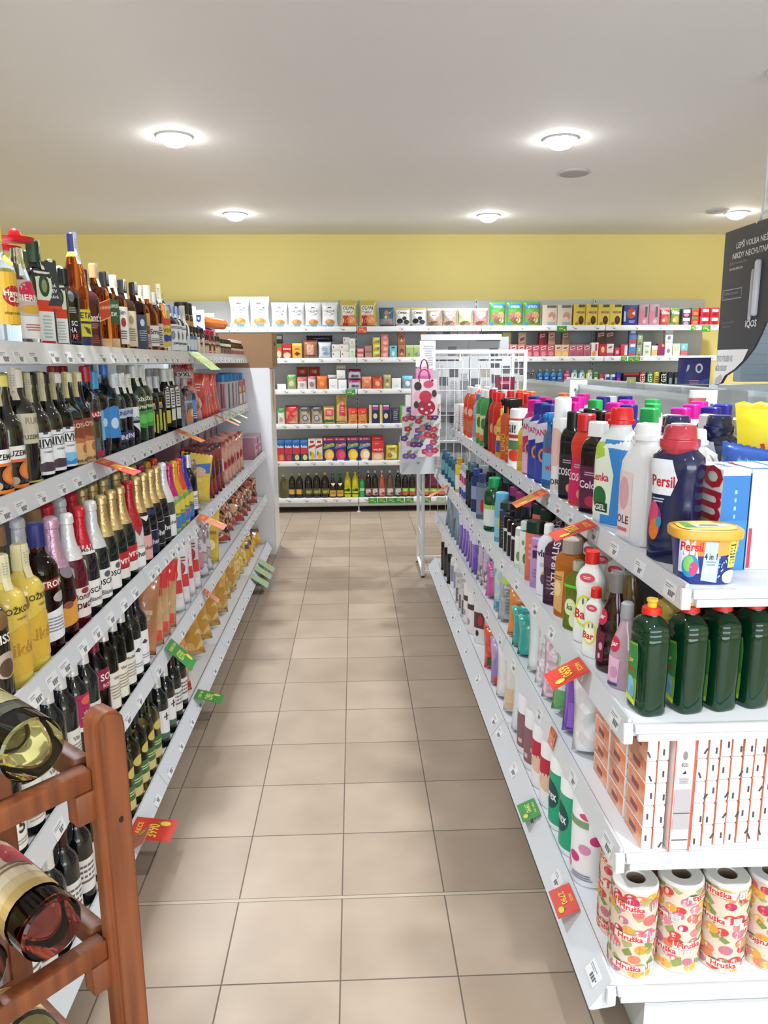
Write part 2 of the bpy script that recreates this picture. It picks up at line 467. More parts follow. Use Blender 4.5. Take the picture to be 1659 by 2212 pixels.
# ================================================================== the room
ZC, YW = 2.85, 8.15
def floor_mat():
    mt, N, L, b = newmat('floor_tiles')
    T, TX, TY = .30283, -.05585, 3.14516
    tc = N.new('ShaderNodeTexCoord'); sp = N.new('ShaderNodeSeparateXYZ'); L.new(tc.outputs['Object'], sp.inputs[0])
    def mth(op, a, b_=None):
        n = N.new('ShaderNodeMath'); n.operation = op
        for i, v in enumerate((a, b_)):
            if v is None: continue
            if isinstance(v, (int, float)): n.inputs[i].default_value = v
            else: L.new(v, n.inputs[i])
        return n.outputs[0]
    def edge(out, o):
        c = mth('DIVIDE', mth('SUBTRACT', out, o), T)
        return mth('ABSOLUTE', mth('SUBTRACT', c, mth('ROUND', c))), mth('FLOOR', c)
    ex, ix = edge(sp.outputs[0], TX); ey, iy = edge(sp.outputs[1], TY)
    g = mth('LESS_THAN', mth('MINIMUM', ex, ey), .0068)
    yj = mth('SUBTRACT', sp.outputs[1], TY-4*T)
    joint = mth('LESS_THAN', mth('ABSOLUTE', yj), .0085); core = mth('LESS_THAN', mth('ABSOLUTE', yj), .0055)
    cb = N.new('ShaderNodeCombineXYZ'); L.new(ix, cb.inputs[0]); L.new(iy, cb.inputs[1])
    wn = N.new('ShaderNodeTexWhiteNoise'); wn.noise_dimensions = '2D'; L.new(cb.outputs[0], wn.inputs['Vector'])
    nz = N.new('ShaderNodeTexNoise'); nz.inputs['Scale'].default_value = 5; nz.inputs['Detail'].default_value = 6; L.new(tc.outputs['Object'], nz.inputs['Vector'])
    mixv = mth('ADD', mth('MULTIPLY', wn.outputs['Value'], .35), mth('MULTIPLY', nz.outputs[0], .65))
    cr = N.new('ShaderNodeValToRGB'); cr.color_ramp.elements[0].color = lin('92806f'); cr.color_ramp.elements[1].color = lin('a49280')
    cr.color_ramp.elements[0].position = .3; cr.color_ramp.elements[1].position = .7; L.new(mixv, cr.inputs[0])
    def mixc(fac, a, c):
        x = N.new('ShaderNodeMix'); x.data_type = 'RGBA'; L.new(fac, x.inputs[0])
        if isinstance(a, tuple): x.inputs[6].default_value = a
        else: L.new(a, x.inputs[6])
        x.inputs[7].default_value = c
        return x.outputs[2]
    c = mixc(g, cr.outputs[0], lin('5b5044')); c = mixc(joint, c, lin('6a5e50')); c = mixc(core, c, lin('a89a86'))
    L.new(c, b.inputs['Base Color'])
    L.new(mth('ADD', mth('MULTIPLY', g, .4), mth('ADD', .3, mth('MULTIPLY', nz.outputs[0], .12))), b.inputs['Roughness'])
    bp = N.new('ShaderNodeBump'); bp.inputs['Strength'].default_value = .4; bp.inputs['Distance'].default_value = .002
    L.new(mth('SUBTRACT', 1, g), bp.inputs['Height']); L.new(bp.outputs[0], b.inputs['Normal'])
    return mt
def noisy(name, h1, h2, sc=3, r=.8):
    mt, N, L, b = newmat(name)
    nz = N.new('ShaderNodeTexNoise'); nz.inputs['Scale'].default_value = sc; nz.inputs['Detail'].default_value = 4
    tc = N.new('ShaderNodeTexCoord'); L.new(tc.outputs['Object'], nz.inputs['Vector'])
    cr = N.new('ShaderNodeValToRGB'); cr.color_ramp.elements[0].color = lin(h1); cr.color_ramp.elements[1].color = lin(h2)
    L.new(nz.outputs[0], cr.inputs[0]); L.new(cr.outputs[0], b.inputs['Base Color']); b.inputs['Roughness'].default_value = r
    return mt
X0, X1, Y0 = -5.2, 6.2, -4.0
structure(link('floor', box_mesh('floor', (X0-.1, X1+.1, Y0-.1, YW+.1, -.1, 0), floor_mat())))
structure(link('ceiling', box_mesh('ceiling', (X0-.1, X1+.1, Y0-.1, YW+.1, ZC, ZC+.1), noisy('ceiling_paint', 'e9e9ea', 'edecec'))))
YEL = noisy('yellow_paint', 'f0de8c', 'f5e496')
structure(link('wall_back', box_mesh('wall_back', (X0, X1, YW, YW+.1, 0, ZC), YEL)))
structure(link('wall_left', box_mesh('wall_left', (X0-.1, X0, Y0, YW+.1, 0, ZC), YEL)))
structure(link('wall_right', box_mesh('wall_right', (X1, X1+.1, Y0, YW+.1, 0, ZC), YEL)))
bm = bmesh.new()                                # shop front behind the camera: wall with a wide window opening
bbox(bm, X0, X1, Y0-.1, Y0, 0, .5); bbox(bm, X0, X1, Y0-.1, Y0, 2.5, ZC)
bbox(bm, X0, -3.4, Y0-.1, Y0, .5, 2.5); bbox(bm, 5.6, X1, Y0-.1, Y0, .5, 2.5)
structure(link('wall_front', finish(bm, 'wall_front', [YEL], 0)))
# ------------------------------------------------------------------ light
w = bpy.data.worlds.new('world'); SC.world = w; w.use_nodes = True
w.node_tree.nodes['Background'].inputs[0].default_value = (.75, .87, 1, 1); w.node_tree.nodes['Background'].inputs[1].default_value = 2.5
def area(name, loc, rot, sx, sy, power, col, spread=180, shape='RECTANGLE'):
    l = bpy.data.lights.new(name, 'AREA'); l.shape = shape; l.size = sx; l.size_y = sy; l.energy = power; l.color = col; l.spread = math.radians(spread)
    o = bpy.data.objects.new(name, l); COL.objects.link(o); o.location = loc; o.rotation_euler = rot
    return o
area('shop_window_daylight', (1.1, Y0+.05, 1.5), (math.radians(90), 0, 0), 9, 2, DAY, (.8, .9, 1))
ems = {}
def emis(s, c=(1, .97, .93)):
    mt = bpy.data.materials.new('lamp_glow'); mt.use_nodes = True; N = mt.node_tree.nodes
    e = N.new('ShaderNodeEmission'); e.inputs[0].default_value = (*c, 1); e.inputs[1].default_value = s
    mt.node_tree.links.new(e.outputs[0], N['Material Output'].inputs[0])
    return mt
GLOW = emis(GLO)
bm = bmesh.new()
rr = [(.086, 0), (.104, 0), (.106, -.006), (.1, -.01), (.088, -.006)]
rings = [[bm.verts.new((r*math.cos(2*PI*k/40), r*math.sin(2*PI*k/40), z)) for k in range(40)] for r, z in rr+rr[:1]]
for A, B in zip(rings, rings[1:]):
    for k in range(40): bm.faces.new((A[k], A[(k+1) % 40], B[(k+1) % 40], B[k]))
RING = finish(bm, 'trim_ring', [m('d8d8d8', .3)], 30)
bm = bmesh.new(); P = [(.086, -.001), (.084, -.016), (.074, -.034), (.052, -.05), (.024, -.058)]
rings = [[bm.verts.new((r*math.cos(2*PI*k/40), r*math.sin(2*PI*k/40), z)) for k in range(40)] for r, z in P]
for A, B in zip(rings, rings[1:]):
    for k in range(40): bm.faces.new((A[k], A[(k+1) % 40], B[(k+1) % 40], B[k]))
bm.faces.new(rings[-1]); LENS = finish(bm, 'lens', [GLOW], 60)
def downlight(x, y, label=None, power=LAMP):
    a = area('downlight_beam', (x, y, ZC-.062), (0, 0, 0), .16, .16, power, LCOL, SPREAD, 'DISK')
    if label:
        t = root('ceiling_downlight', (x, y, ZC-.0005), label, 'ceiling light', 0, 'round downlights in the ceiling')
        link('trim_ring', RING, t); link('lens', LENS, t); a.parent = t; a.location = (0, 0, -.0615); a.visible_camera = True
for px, py, lb in ((376, 294, 'glowing round near ceiling downlight on the liquor side of the aisle'), (1211, 300, 'glowing round near ceiling downlight beside the flat grey speaker'),
                   (508, 462, 'small far downlight near yellow wall, above white crispy bags'), (1055, 465, 'small far downlight near yellow wall, above green cereal bags'),
                   (1592, 459, 'far ceiling downlight just above the hanging black sign')):
    p = on_z(px, py, ZC); downlight(p.x, p.y, lb)
for x, y in ((-1.03, 2.4), (1.25, 2.4), (-1.03, .05), (1.25, .05), (-3.3, 4.74), (3.5, 4.74), (-3.3, 7.08), (3.5, 2.4), (-3.3, 2.4), (3.5, .05), (-1.03, -2.3), (1.25, -2.3), (5.6, 7.05)): downlight(x, y)
def disc(px, py, r, label, nm='ceiling_speaker'):
    p = on_z(px, py, ZC)
    t = root(nm, (p.x, p.y, ZC-.0005), label, 'ceiling speaker')
    bm = bmesh.new(); loft(bm, [(-.012, r*.9, r*.9, 2), (-.009, r, r, 2), (0, r, r, 2)], 40); link('rim', finish(bm, 'rim', [m('c4c2c0', .5)], 30), t)
    bm = bmesh.new(); loft(bm, [(-.0145, r*.84, r*.84, 2), (-.0118, r*.86, r*.86, 2)], 40); link('grille', finish(bm, 'grille', [m('a9a7a6', .7, bump=900)], 30), t)
disc(1240, 372, .115, 'flat grey round ceiling speaker just behind the near lamp over the detergents')
disc(1550, 455, .10, 'flat pale round plate in the ceiling near the black sign', 'ceiling_vent')
# ================================================================== shelving
def ticket_mesh(seed):
    rr = random.Random(seed); w_ = .058; bm = bmesh.new()
    bbox(bm, -w_/2, w_/2, 0, .0012, -.017, .017, 0)
    for u0, u1, z0, z1 in [(-.024, -.024+rr.uniform(.02, .04), .008, .0105), (-.024, -.024+rr.uniform(.012, .03), .0035, .0055)]:
        bbox(bm, u0, u1, -.0004, 0, z0, z1, 2)
    x = -.004
    for k in range(rr.choice((2, 3))):
        bbox(bm, x, x+.0062, -.0004, 0, -.012, .0, 1); x += .0085
    bbox(bm, x, x+.004, -.0004, 0, -.005, 0, 1)
    return finish(bm, 'price_ticket', [PAPER, m('6a6a70', .6), m('9a9aa0', .6)], 0)
TICK = [ticket_mesh(i) for i in range(5)]
NT, REST = {}, {}
def ticket(unit, o, i, loc, rot=(0, 0, 0)):     # the first hundred are parts of their own, what is left over becomes one part
    NT[unit.name] = NT.get(unit.name, 0)+1
    if NT[unit.name] <= 96:
        t = bpy.data.objects.new('price_ticket', TICK[i % 5]); COL.objects.link(t); t.parent = o; t.location = loc; t.rotation_euler = rot
    else: REST.setdefault(unit.name, (unit, []))[1].append((i % 5, Matrix.Translation(Vector(loc)+o.location) @ Euler(rot).to_matrix().to_4x4()))
def flush_tickets():
    for unit, L in REST.values():
        bm = bmesh.new()
        for k, M in L:
            n0 = len(bm.verts); bm.from_mesh(TICK[k]); bm.verts.ensure_lookup_table()
            bmesh.ops.transform(bm, matrix=M, verts=bm.verts[n0:])
        me = bpy.data.meshes.new('price_ticket'); bm.to_mesh(me); bm.free()
        for x in TICK[0].materials: me.materials.append(x)
        link('price_ticket', me, unit)['kind'] = 'stuff'
    REST.clear()
# front rails: direction of the face, tilt
def rail(parent, X, z, ya, yb, side, hgt=.046, tilt=.012, tickets=None, up=.011):
    s = side                                    # +1: the aisle lies at +x, -1: at -x
    bm = bmesh.new()
    prism_y(bm, [(0, up), (s*.006, up), (s*(.010+tilt), -hgt), (s*(.004+tilt), -hgt-.003), (0, -hgt+.004)], ya+.002, yb-.002)
    o = link('price_rail', finish(bm, 'price_rail', [RAIL], 0), parent); o.location = (X-s*.008, 0, z)
    a = math.atan2(tilt+.002, hgt)
    for i, y in enumerate(tickets or []):
        if ya+.04 < y < yb-.04: ticket(parent, o, i, (s*(.0100+tilt*(up+.019)/(up+hgt)), y, -.019), (-a, 0, s*PI/2))
def yshelf(parent, xa, xb, ya, yb, z, th=.03):
    bm = bmesh.new(); bbox(bm, xa, xb, ya+.0015, yb-.0015, -th, 0, 0, .003)
    return link('shelf', finish(bm, 'shelf', [WHITE], 30), parent, (0, 0, z))
rnd = random.Random(3)
def spread_t(a, b, step):
    out = []; y = a
    while y < b: out.append(y); y += step*rnd.uniform(.75, 1.35)
    return out
# left run against its back panel
LZ = [1.587, 1.225, .845, .491, .099]; LXR = [-.83, -.83, -.72, -.72, -.72]
LB = -1.24; LY = [1.18, 2.455, 3.74, 5.02, 5.945]
lg = root('shelving_unit', (0, 0, 0), 'white metal gondola shelving holding bottles, sparkling wine and snacks', 'shelving')
for b in range(4):
    ya, yb = LY[b], LY[b+1]
    bm = bmesh.new(); bbox(bm, LB-.03, LB, ya+.001, yb-.001, .0, 1.74); link('back_panel', finish(bm, 'back_panel', [m('c9ced2', .4)], 0), lg)
    bm = bmesh.new(); bbox(bm, LB, LB+.035, ya-.012, ya+.012, .0, 1.75); link('upright', finish(bm, 'upright', [WHITE], 0), lg)
    for k in range(5):
        yshelf(lg, LB+.036, LXR[k]-.009, ya, yb, LZ[k], .03 if k < 4 else .035)
        st = (.11, .11, .10, .16, .18)[k]
        rail(lg, LXR[k], LZ[k], ya, yb, 1, .037, .010 if k < 4 else .03, spread_t(ya+.07, yb, st), .019)
    bm = bmesh.new(); bbox(bm, LB+.03, -.80, ya, yb, 0, .07); link('kick_plate', finish(bm, 'kick_plate', [m('b9bcc0', .4)], 0), lg)
# end panel and end unit
t = root('end_panel', (0, 5.96, 0), 'white end board closing the far end of the liquor shelving', 'end board')
link('board', box_mesh('board', (-1.27, -.66, 0, .03, .0, 1.51), m('e6e6ea', .4), .003), t)
link('edge_strip', box_mesh('edge_strip', (-.66, -.655, 0, .33, .05, 1.5), m('e6e4e0', .35)), t)
link('side_board', box_mesh('side_board', (-.69, -.661, .031, .34, .0, 1.5), m('dcdce0', .4)), t)
sd = box_mesh('sticker', (0, .001, 0, .10, 0, .3), m('e0a040', .4))
bm = bmesh.new()
for k in range(24): bm.verts.new((.0012, .06*math.cos(2*PI*k/24), .17*math.sin(2*PI*k/24)))
bm.faces.new(list(bm.verts)); me = finish(bm, 'sticker', [m('e6a63c', .4)], 0); link('sticker', me, t, (-.6545, .2, 1.32))
t = root('cardboard_box', (-.82, 6.18, 1.512), 'plain brown cardboard box on the white end board', 'box')
link('carton', box_mesh('carton', (-.26, .185, -.2, .18, 0, .262), noisy('cardboard', 'a07c5c', 'a88464', 8), .003), t)
link('flap', box_mesh('flap', (-.26, .186, -.201, -.002, .2622, .2645), m('b08c6a', .8)), t); link('flap', box_mesh('flap', (-.26, .186, .0, .181, .2622, .2645), m('ab8765', .8)), t)
link('hand_hole', box_mesh('hand_hole', (.1852, .1862, -.04, .04, .17, .2), m('5a4430', .9)), t)
# right run, open towards the camera
RZ = [1.098, .808, .505, .168]; RXR = [.66, .56, .56, .56]; RY = [1.41, 2.66, 3.90, 5.14]; RM = 1.06
rg = root('shelving_unit', (0, 0, 0), 'white metal open-ended gondola shelving holding detergents, cosmetics and paper rolls', 'shelving')
for b in range(3):
    ya, yb = RY[b], RY[b+1]
    bm = bmesh.new(); bbox(bm, RM, RM+.02, ya+.001, yb-.001, .0, 1.06); link('back_panel', finish(bm, 'back_panel', [m('cfd3d6', .4)], 0), rg)
    bm = bmesh.new(); bbox(bm, RM-.005, RM+.025, ya+.002, ya+.03, 0, 1.062); link('upright', finish(bm, 'upright', [WHITE], 0), rg)
    for k in range(4):
        yshelf(rg, RXR[k]+.009, RM-.006 if k else 1.45, ya, yb, RZ[k])
        rail(rg, RXR[k], RZ[k], ya, yb, -1, (.042, .044, .044, .06)[k], (.006, .008, .008, .045)[k], spread_t(ya+.06, yb, (.17, .2, .3, .3)[k]))
        if k: yshelf(rg, RM+.026, 1.45, ya, yb, RZ[k])
    bm = bmesh.new(); bbox(bm, .64, 1.44, ya, yb, 0, .12); link('kick_plate', finish(bm, 'kick_plate', [m('d6d9dc', .4)], 0), rg)
for k in range(4):                              # folded lip at the open near end
    bm = bmesh.new(); bbox(bm, RXR[k]+.012, 1.45, 1.396, 1.411, -.018, .001, 0, .003); bbox(bm, RXR[k]+.02, 1.45, 1.3985, 1.411, -.036, -.0185, 0, .002)
    link('shelf_lip', finish(bm, 'shelf_lip', [WHITE], 30), rg, (0, 0, RZ[k]))
    bm = bmesh.new(); bbox(bm, RXR[k]-.012, RXR[k]+.008, 1.396, 1.409, -.04, .004, 0, .003); link('corner_cap', finish(bm, 'corner_cap', [m('e4e4e2', .4)], 30), rg, (0, 0, RZ[k]))
# back wall run
BZ = [1.897, 1.590, 1.278, .925, .541, .150]; BYF = 7.70; BX = [-2.50, -1.235, .034, 1.298, 2.565, 3.76]
bg = root('shelving_unit', (0, 0, 0), 'white grocery shelving along the yellow back wall', 'shelving')
for b in range(5):
    xa, xb = BX[b], BX[b+1]
    bm = bmesh.new(); bbox(bm, xa+.002, xb-.002, 8.09, 8.12, 0, 2.18); link('back_panel', finish(bm, 'back_panel', [m('cacccc', .45)], 0), bg)
    bm = bmesh.new(); bbox(bm, xa-.014, xa+.014, 8.06, 8.089, 0, 2.19)
    for q in range(40): bbox(bm, xa-.004, xa+.004, 8.0585, 8.06, .2+q*.05, .225+q*.05, 1)
    link('upright', finish(bm, 'upright', [m('d8dada', .4), m('3a3a3c')], 0), bg)
    for k, z in enumerate(BZ):
        bm = bmesh.new(); bbox(bm, xa+.002, xb-.002, BYF, 8.085, -.03, 0, 0, .002); link('shelf', finish(bm, 'shelf', [WHITE], 30), bg, (0, 0, z))
        bm = bmesh.new(); bbox(bm, xa+.004, xb-.004, BYF-.014, BYF-.001, -.048, .004, 0, .002)
        o = link('price_rail', finish(bm, 'price_rail', [m('e8e9ea', .35)], 30), bg, (0, 0, z))
        for i, x in enumerate(spread_t(xa+.08, xb-.05, .15 if k else .3)):
            if x < -1.3: continue
            ticket(bg, o, i, (x, BYF-.0156, -.022))
    bm = bmesh.new(); bbox(bm, xa, xb, BYF+.06, 8.1, .05, .105); bbox(bm, xa+.004, xb-.004, BYF-.006, BYF+.06, .07, .1)
    link('kick_plate', finish(bm, 'kick_plate', [m('c8cacc', .4)], 0), bg)
    bm = bmesh.new(); loft(bm, [(0, .022, .022, 2), (.008, .02, .02, 2), (.012, .008, .008, 2), (.07, .008, .008, 2)], 16, cx=xa, cy=BYF+.02); link('foot', finish(bm, 'foot', [m('d0d0d0', .4)], 40), bg)
flush_tickets()
# promotional cards clipped to the rails: red-orange or green, sticking out into the aisle
def card_mesh(kindc, w_, l_):
    c = {'red': 'c9372c', 'orange': 'd8743c', 'green': '2f8a3c', 'pale': 'b8cfa0', 'pink': 'e0867a', 'glass': '9fbfa8'}[kindc]
    bm = bmesh.new(); bbox(bm, -w_/2, w_/2, -l_, 0, -.0006, .0006)
    body = finish(bm, 'card', [m(c, .35)], 0)
    class S: pass
    sf = S(); sf.hw = w_/2; sf.H = l_; sf.step = 9; sf.pt = lambda u, v, off: (u, v-l_, .0006+off)
    ink = 'e8c24a' if kindc in ('red', 'orange', 'pink') else 'd8e070'
    art = [('t', 'AKCE' if kindc in ('red', 'orange', 'pink') else 'DOBRÁ CENA', 0, .84, .13, ink, .8), ('t', random.choice(('12', '27', '65', '39')) + '90', -.15, .5, .28, ink, .6), ('e', .55, .26, .22, .13, 'e6c84a'), ('p', [(.48, .38), (.62, .38), (.55, .5)], '5a8a30')]
    if kindc in ('red', 'orange', 'pink'): art = [('r', -.96, .7, .96, .99, 'd2402e')] + art
    return body, paint(sf, art, 'card_print', .0003)
CARDS = {}
def promo(c, loc, side, drop=35, yaw=0, w_=.09, l_=.13, label='', rx=None):
    k = (c, w_, l_)
    if k not in CARDS: CARDS[k] = card_mesh(*k)
    t = bpy.data.objects.new('promo_card', None); COL.objects.link(t); t.empty_display_size = .03
    a = link('card', CARDS[k][0], t); b_ = link('print', CARDS[k][1], a)
    t.location = loc
    t.rotation_euler = (math.radians(drop if rx is None else rx), 0, (side*PI/2 if side else 0)+math.radians(yaw))
    return tag(t, label, 'price card', 'promotional price cards on the shelf rails')
# ================================================================== goods on the left run
LN = ['top liquor shelf', 'second liquor shelf', 'third liquor shelf', 'fourth liquor shelf', 'bottom liquor shelf']
RN = ['top detergent shelf', 'second detergent shelf', 'third detergent shelf', 'bottom detergent shelf']
PITCH = .098
LANES = {}
def lane(side, k, key, pos, desc, cat, dx, px, turn, grp, row, ry, rx, dz, jit, end, s, sz, flat):
    w_, d_, h_ = KIND[key][2]; w_ *= s; d_ *= s
    if not isinstance(pos, (list, tuple)): pos = [pos]
    tr = math.radians(turn)
    across = w_ if flat else d_ if abs(w_-d_) < .004 else max(d_, (w_*abs(math.cos(tr))+d_*abs(math.sin(tr)))*1.0)
    RX, RZ_ = (LXR[k], LZ[k]) if side > 0 else (RXR[k], RZ[k])
    X = RX - side*(.012+across/2+dx+row*(PITCH if not flat else across+.01))
    t = math.radians(turn)
    ext = w_ if abs(w_-d_) < .004 else (w_*abs(math.sin(t))+d_*abs(math.cos(t)))*.97
    if flat: ext = d_*1.07/math.cos(rx)/math.cos(t)
    if side > 0: X = max(X, LB+.04+across/2)
    else: X = min(X, RM-.01-across/2) if k else X
    for i, Y in enumerate(sorted(y_at(p, X, RZ_) if px else p for p in pos)):
        lb = desc + (', one row back' if row == 1 else ', two rows back' if row else '') + ' on ' + (LN if side > 0 else RN)[k] + (',' + nth(i, len(pos), end) if len(pos) > 1 else '')
        if len(lb.split()) > 16: lb = lb.replace('from near end', 'from front')
        g = grp or (desc + ', row %d, ' % row + (LN if side > 0 else RN)[k] if len(pos) > 1 else None)
        LANES.setdefault((side, k, row, bool(dz)), []).append([Y, ext/2+.003, (key, X, RZ_+dz, turn+random.uniform(-jit, jit), lb, cat, g, rx, ry+(random.uniform(-.05, .05) if flat else 0), s*(random.uniform(.93, 1.0) if flat else 1), sz)])
def flush():
    for key, L in LANES.items():
        L.sort(key=lambda q: q[0])
        hi = 5.94 if key[0] > 0 else 5.12
        lo = 1.2 if key[0] > 0 else 1.42
        for it in range(3000):
            mv = 0
            for a, b in zip(L, L[1:]):
                gap = b[0]-a[0]-a[1]-b[1]
                if gap < -1e-5: a[0] += gap/2; b[0] -= gap/2; mv = 1
            if L[0][0]-L[0][1] < lo: L[0][0] = lo+L[0][1]
            if L[-1][0]+L[-1][1] > hi: L[-1][0] = hi-L[-1][1]
            if not mv: break
        for Y, e, a in L: put(a[0], (a[1], Y, a[2]), math.radians(a[3]), a[4], a[5], a[6], a[7], a[8], None, a[9], a[10])
    LANES.clear()
def left(k, key, pos, desc, cat='bottle', dx=0, px=True, turn=60, grp=None, row=0, ry=0, rx=0, dz=0, jit=6, end='near end', s=1, sz=None, flat=False):
    lane(1, k, key, pos, desc, cat, dx, px, turn, grp, row, ry, rx, dz, jit, end, s, sz, flat)
def right(k, key, pos, desc, cat='bottle', dx=0, px=True, turn=-60, grp=None, row=0, ry=0, rx=0, dz=0, jit=6, end='near end', s=1, sz=None, flat=False):
    lane(-1, k, key, pos, desc, cat, dx, px, turn, grp, row, ry, rx, dz, jit, end, s, sz, flat)
def fill(side, k, key, p0, p1, desc, cat='bag', row=0, step=None, lean=-.2, turn=24, dx=0, sz=None, ry=0):     # bags filed one behind the other, from column p0 to p1
    w_, d_, h_ = KIND[key][2]; RX, RZ_ = (LXR[k], LZ[k]) if side > 0 else (RXR[k], RZ[k])
    X = RX - side*(.04+dx+row*(w_+.01)); a, b = sorted((y_at(p0, X, RZ_), y_at(p1, X, RZ_)))
    st = max(step or 0, d_*1.07/math.cos(lean)/math.cos(math.radians(turn))); n = max(1, int((b-a)/st))
    lane(side, k, key, [a+st*(i+.5) for i in range(n)], desc, cat, dx, False, side*turn, None, row, ry, lean, 0, 3, 'near end', 1, sz, True)
def ys(a, b, st):
    n = max(1, int(round((b-a)/st))); return [a+(b-a)*i/n for i in range(n+1)]
def band(v0, v1, c, u=1.5): return ('r', -u, v0, u, v1, c)
ST = 'e6e2d0'
# --- top shelf: spirits
bottle('rum_yellow', 'liquor_bottle', 'spirit', .30, .040, 'water', ('e9d44a', .86, .42), [band(.2, .62, 'e5b53c'), ('e', .2, .43, .5, .085, 'b3202a'), ('t', 'Havana', .2, .455, .05, 'fff4e0', .46), ('t', 'Club', .2, .405, .05, 'fff4e0', .4), ('t', 'AÑEJO 3 AÑOS', .1, .29, .028, '5a3a10', .75), ('e', .2, .72, .3, .045, 'ecd060')], strip=None)
HAT = lambda S, sf, H, R: [('hat_cap', HATM, -1)]
bm = bmesh.new(); loft(bm, [(.275, .02, .02, 2), (.278, .043, .043, 2), (.287, .047, .047, 2), (.284, .03, .03, 2), (.286, .018, .018, 2), (.302, .014, .014, 2), (.31, .006, .006, 2)], 28)
HATM = finish(bm, 'hat_cap', [m('c8161e', .3)], 60)
bottle('tequila', 'liquor_bottle', 'slope', .29, .040, 'clear', None, [('r', -.7, .1, .9, .3, 'ecebe8'), ('r', -.6, .3, .8, .62, 'c9b9b4'), ('e', .15, .52, .5, .09, 'd0264a'), ('t', 'SIERRA', .1, .46, .06, 'f4f0ea', .62), ('e', .1, .36, .5, .04, 'd8a83c'), ('l', .1, .2, 1.1, .07, 3, 'c06a60')], extra=HAT)
JG = [('r', -.62, .05, .62, .36, 'e9ebe6'), ('r', -.55, .065, .55, .09, 'c0203a'), ('r', -.62, .36, .62, .46, 'd2452c'), ('r', -.62, .46, .62, .72, 'dde2d0'), ('e', 0, .59, .42, .1, '2f4a30'), ('e', 0, .59, .22, .06, '8a9468'), ('l', 0, .22, .8, .22, 7, 'b4b8b8')]
bottle('herb_big', 'liquor_bottle', 'square', .30, .042, '0d140f', ('1c3a22', .8, .44), JG, .72, 5, strip=(ST, .2))
bottle('herb', 'liquor_bottle', 'square', .262, .037, '0f1a10', ('1d4a26', .8, .44), JG, .72, 5, strip=(ST, -.2))
bottle('herb_black', 'liquor_bottle', 'square', .25, .037, '16191b', ('101214', .8, .44), [('e', 0, .66, .3, .07, '7c8284'), ('l', 0, .5, .8, .08, 4, 'a8adb0'), ('t', 'SC', .1, .34, .06, 'e6e8e8', .5), ('t', 'HA', -.1, .26, .06, 'e6e8e8', .5), ('t', 'RF', .1, .18, .06, 'd06a5a', .5)], .72, 5)
bottle('brandy_tall', 'liquor_bottle', 'cone', .365, .036, 'amber', ('20265e', .84, .43), [band(.06, .13, '22285c'), band(.13, .24, 'd8cc3c'), ('p', [(-.2, .22), (.2, .2), (.3, .15), (0, .16)], '4a4a3a'), band(.24, .26, '20265c'), band(.26, .36, 'e0d23e'), ('t', 'METAXA', .15, .31, .05, '1c1c30', .8), band(.8, .84, 'e8d44a', 2)], strip=('c9cfe0', 0))
bottle('whisky_claret', 'liquor_bottle', 'spirit', .27, .042, '4a1620', ('5c1c26', .8, .42), [('t', "Grant's", 0, .42, .1, 'f2e6dc', .85), ('l', 0, .32, 1.1, .07, 3, 'b07a78'), ('l', 0, .16, 1.2, .1, 4, '8a4a4c')], .8, 4, strip=(ST, .2))
bottle('whisky_red', 'liquor_bottle', 'square', .30, .039, 'amber', ('c79a6c', .84, .43), [('p', [(-.98, .33), (.98, .42), (.98, .62), (-.98, .53)], 'c8462a'), ('p', [(-.98, .325), (.98, .415), (.98, .425), (-.98, .335)], 'e8c890'), ('p', [(-.98, .525), (.98, .615), (.98, .625), (-.98, .535)], 'e8c890'), ('t', 'JOHNNIE', 0, .5, .05, 'e8c890', .7, .12), ('r', -.5, .06, .7, .16, 'c9a070')], .9, 5, strip=('d8c9a8', 0))
bottle('whisky_green', 'liquor_bottle', 'square', .285, .038, 'amber', ('1e2420', .82, .46), [('r', -.8, .36, .8, .66, '33543a'), ('t', 'TULLAMORE', 0, .58, .045, 'c9d0b0', .7), ('t', 'D.E.W.', 0, .48, .05, 'e6e4c8', .5), ('r', -.3, .06, .6, .18, 'd4b48c')], .9, 5, strip=(ST, .1))
bottle('bourbon_white', 'liquor_bottle', 'spirit', .285, .040, 'amber', ('f2efe6', .84, .43), [('r', -.7, .12, .85, .6, 'f0ece6'), ('t', 'Jim', 0, .52, .08, '3a3434', .5), ('e', .1, .4, .3, .06, 'a03a3a'), ('l', 0, .24, .9, .12, 4, '6a6262')], .95, 4, strip=(ST, -.1))
bottle('bourbon_cream', 'liquor_bottle', 'spirit', .28, .040, '3a2416', ('26262a', .82, .46), [('r', -.9, .1, .95, .58, 'ddd0b4'), ('e', .1, .46, .3, .06, 'a89878'), ('l', .1, .26, 1.1, .18, 6, '8a7c60')], .95, 4, strip=('dfe4f0', 0))
bottle('rum_navy', 'liquor_bottle', 'spirit', .28, .038, 'brown', ('16161a', .82, .46), [('r', -.9, .08, .95, .55, '3c4658'), ('e', .1, .44, .3, .05, 'a8b4c4'), ('l', .1, .26, 1.1, .16, 5, '98a2b2')], .95, 4, strip=(ST, 0))
bottle('spirit_gold', 'liquor_bottle', 'spirit', .275, .036, 'amber', ('e9e2cc', .82, .44), [band(.42, .6, 'd9a83c', .9), band(.1, .3, 'b9a6a8', .9), ('l', 0, .2, 1.1, .12, 4, '6a5a5c')], strip=(ST, 0))
bottle('spirit_script', 'liquor_bottle', 'rum', .29, .042, 'amber', ('e8dccc', .8, .5), [band(.12, .42, 'e6e0de', .95), ('t', 'Smug', 0, .32, .1, '332c30', .75), ('l', 0, .2, 1.2, .08, 3, '7a7276')], strip=('d8b8ae', 0))
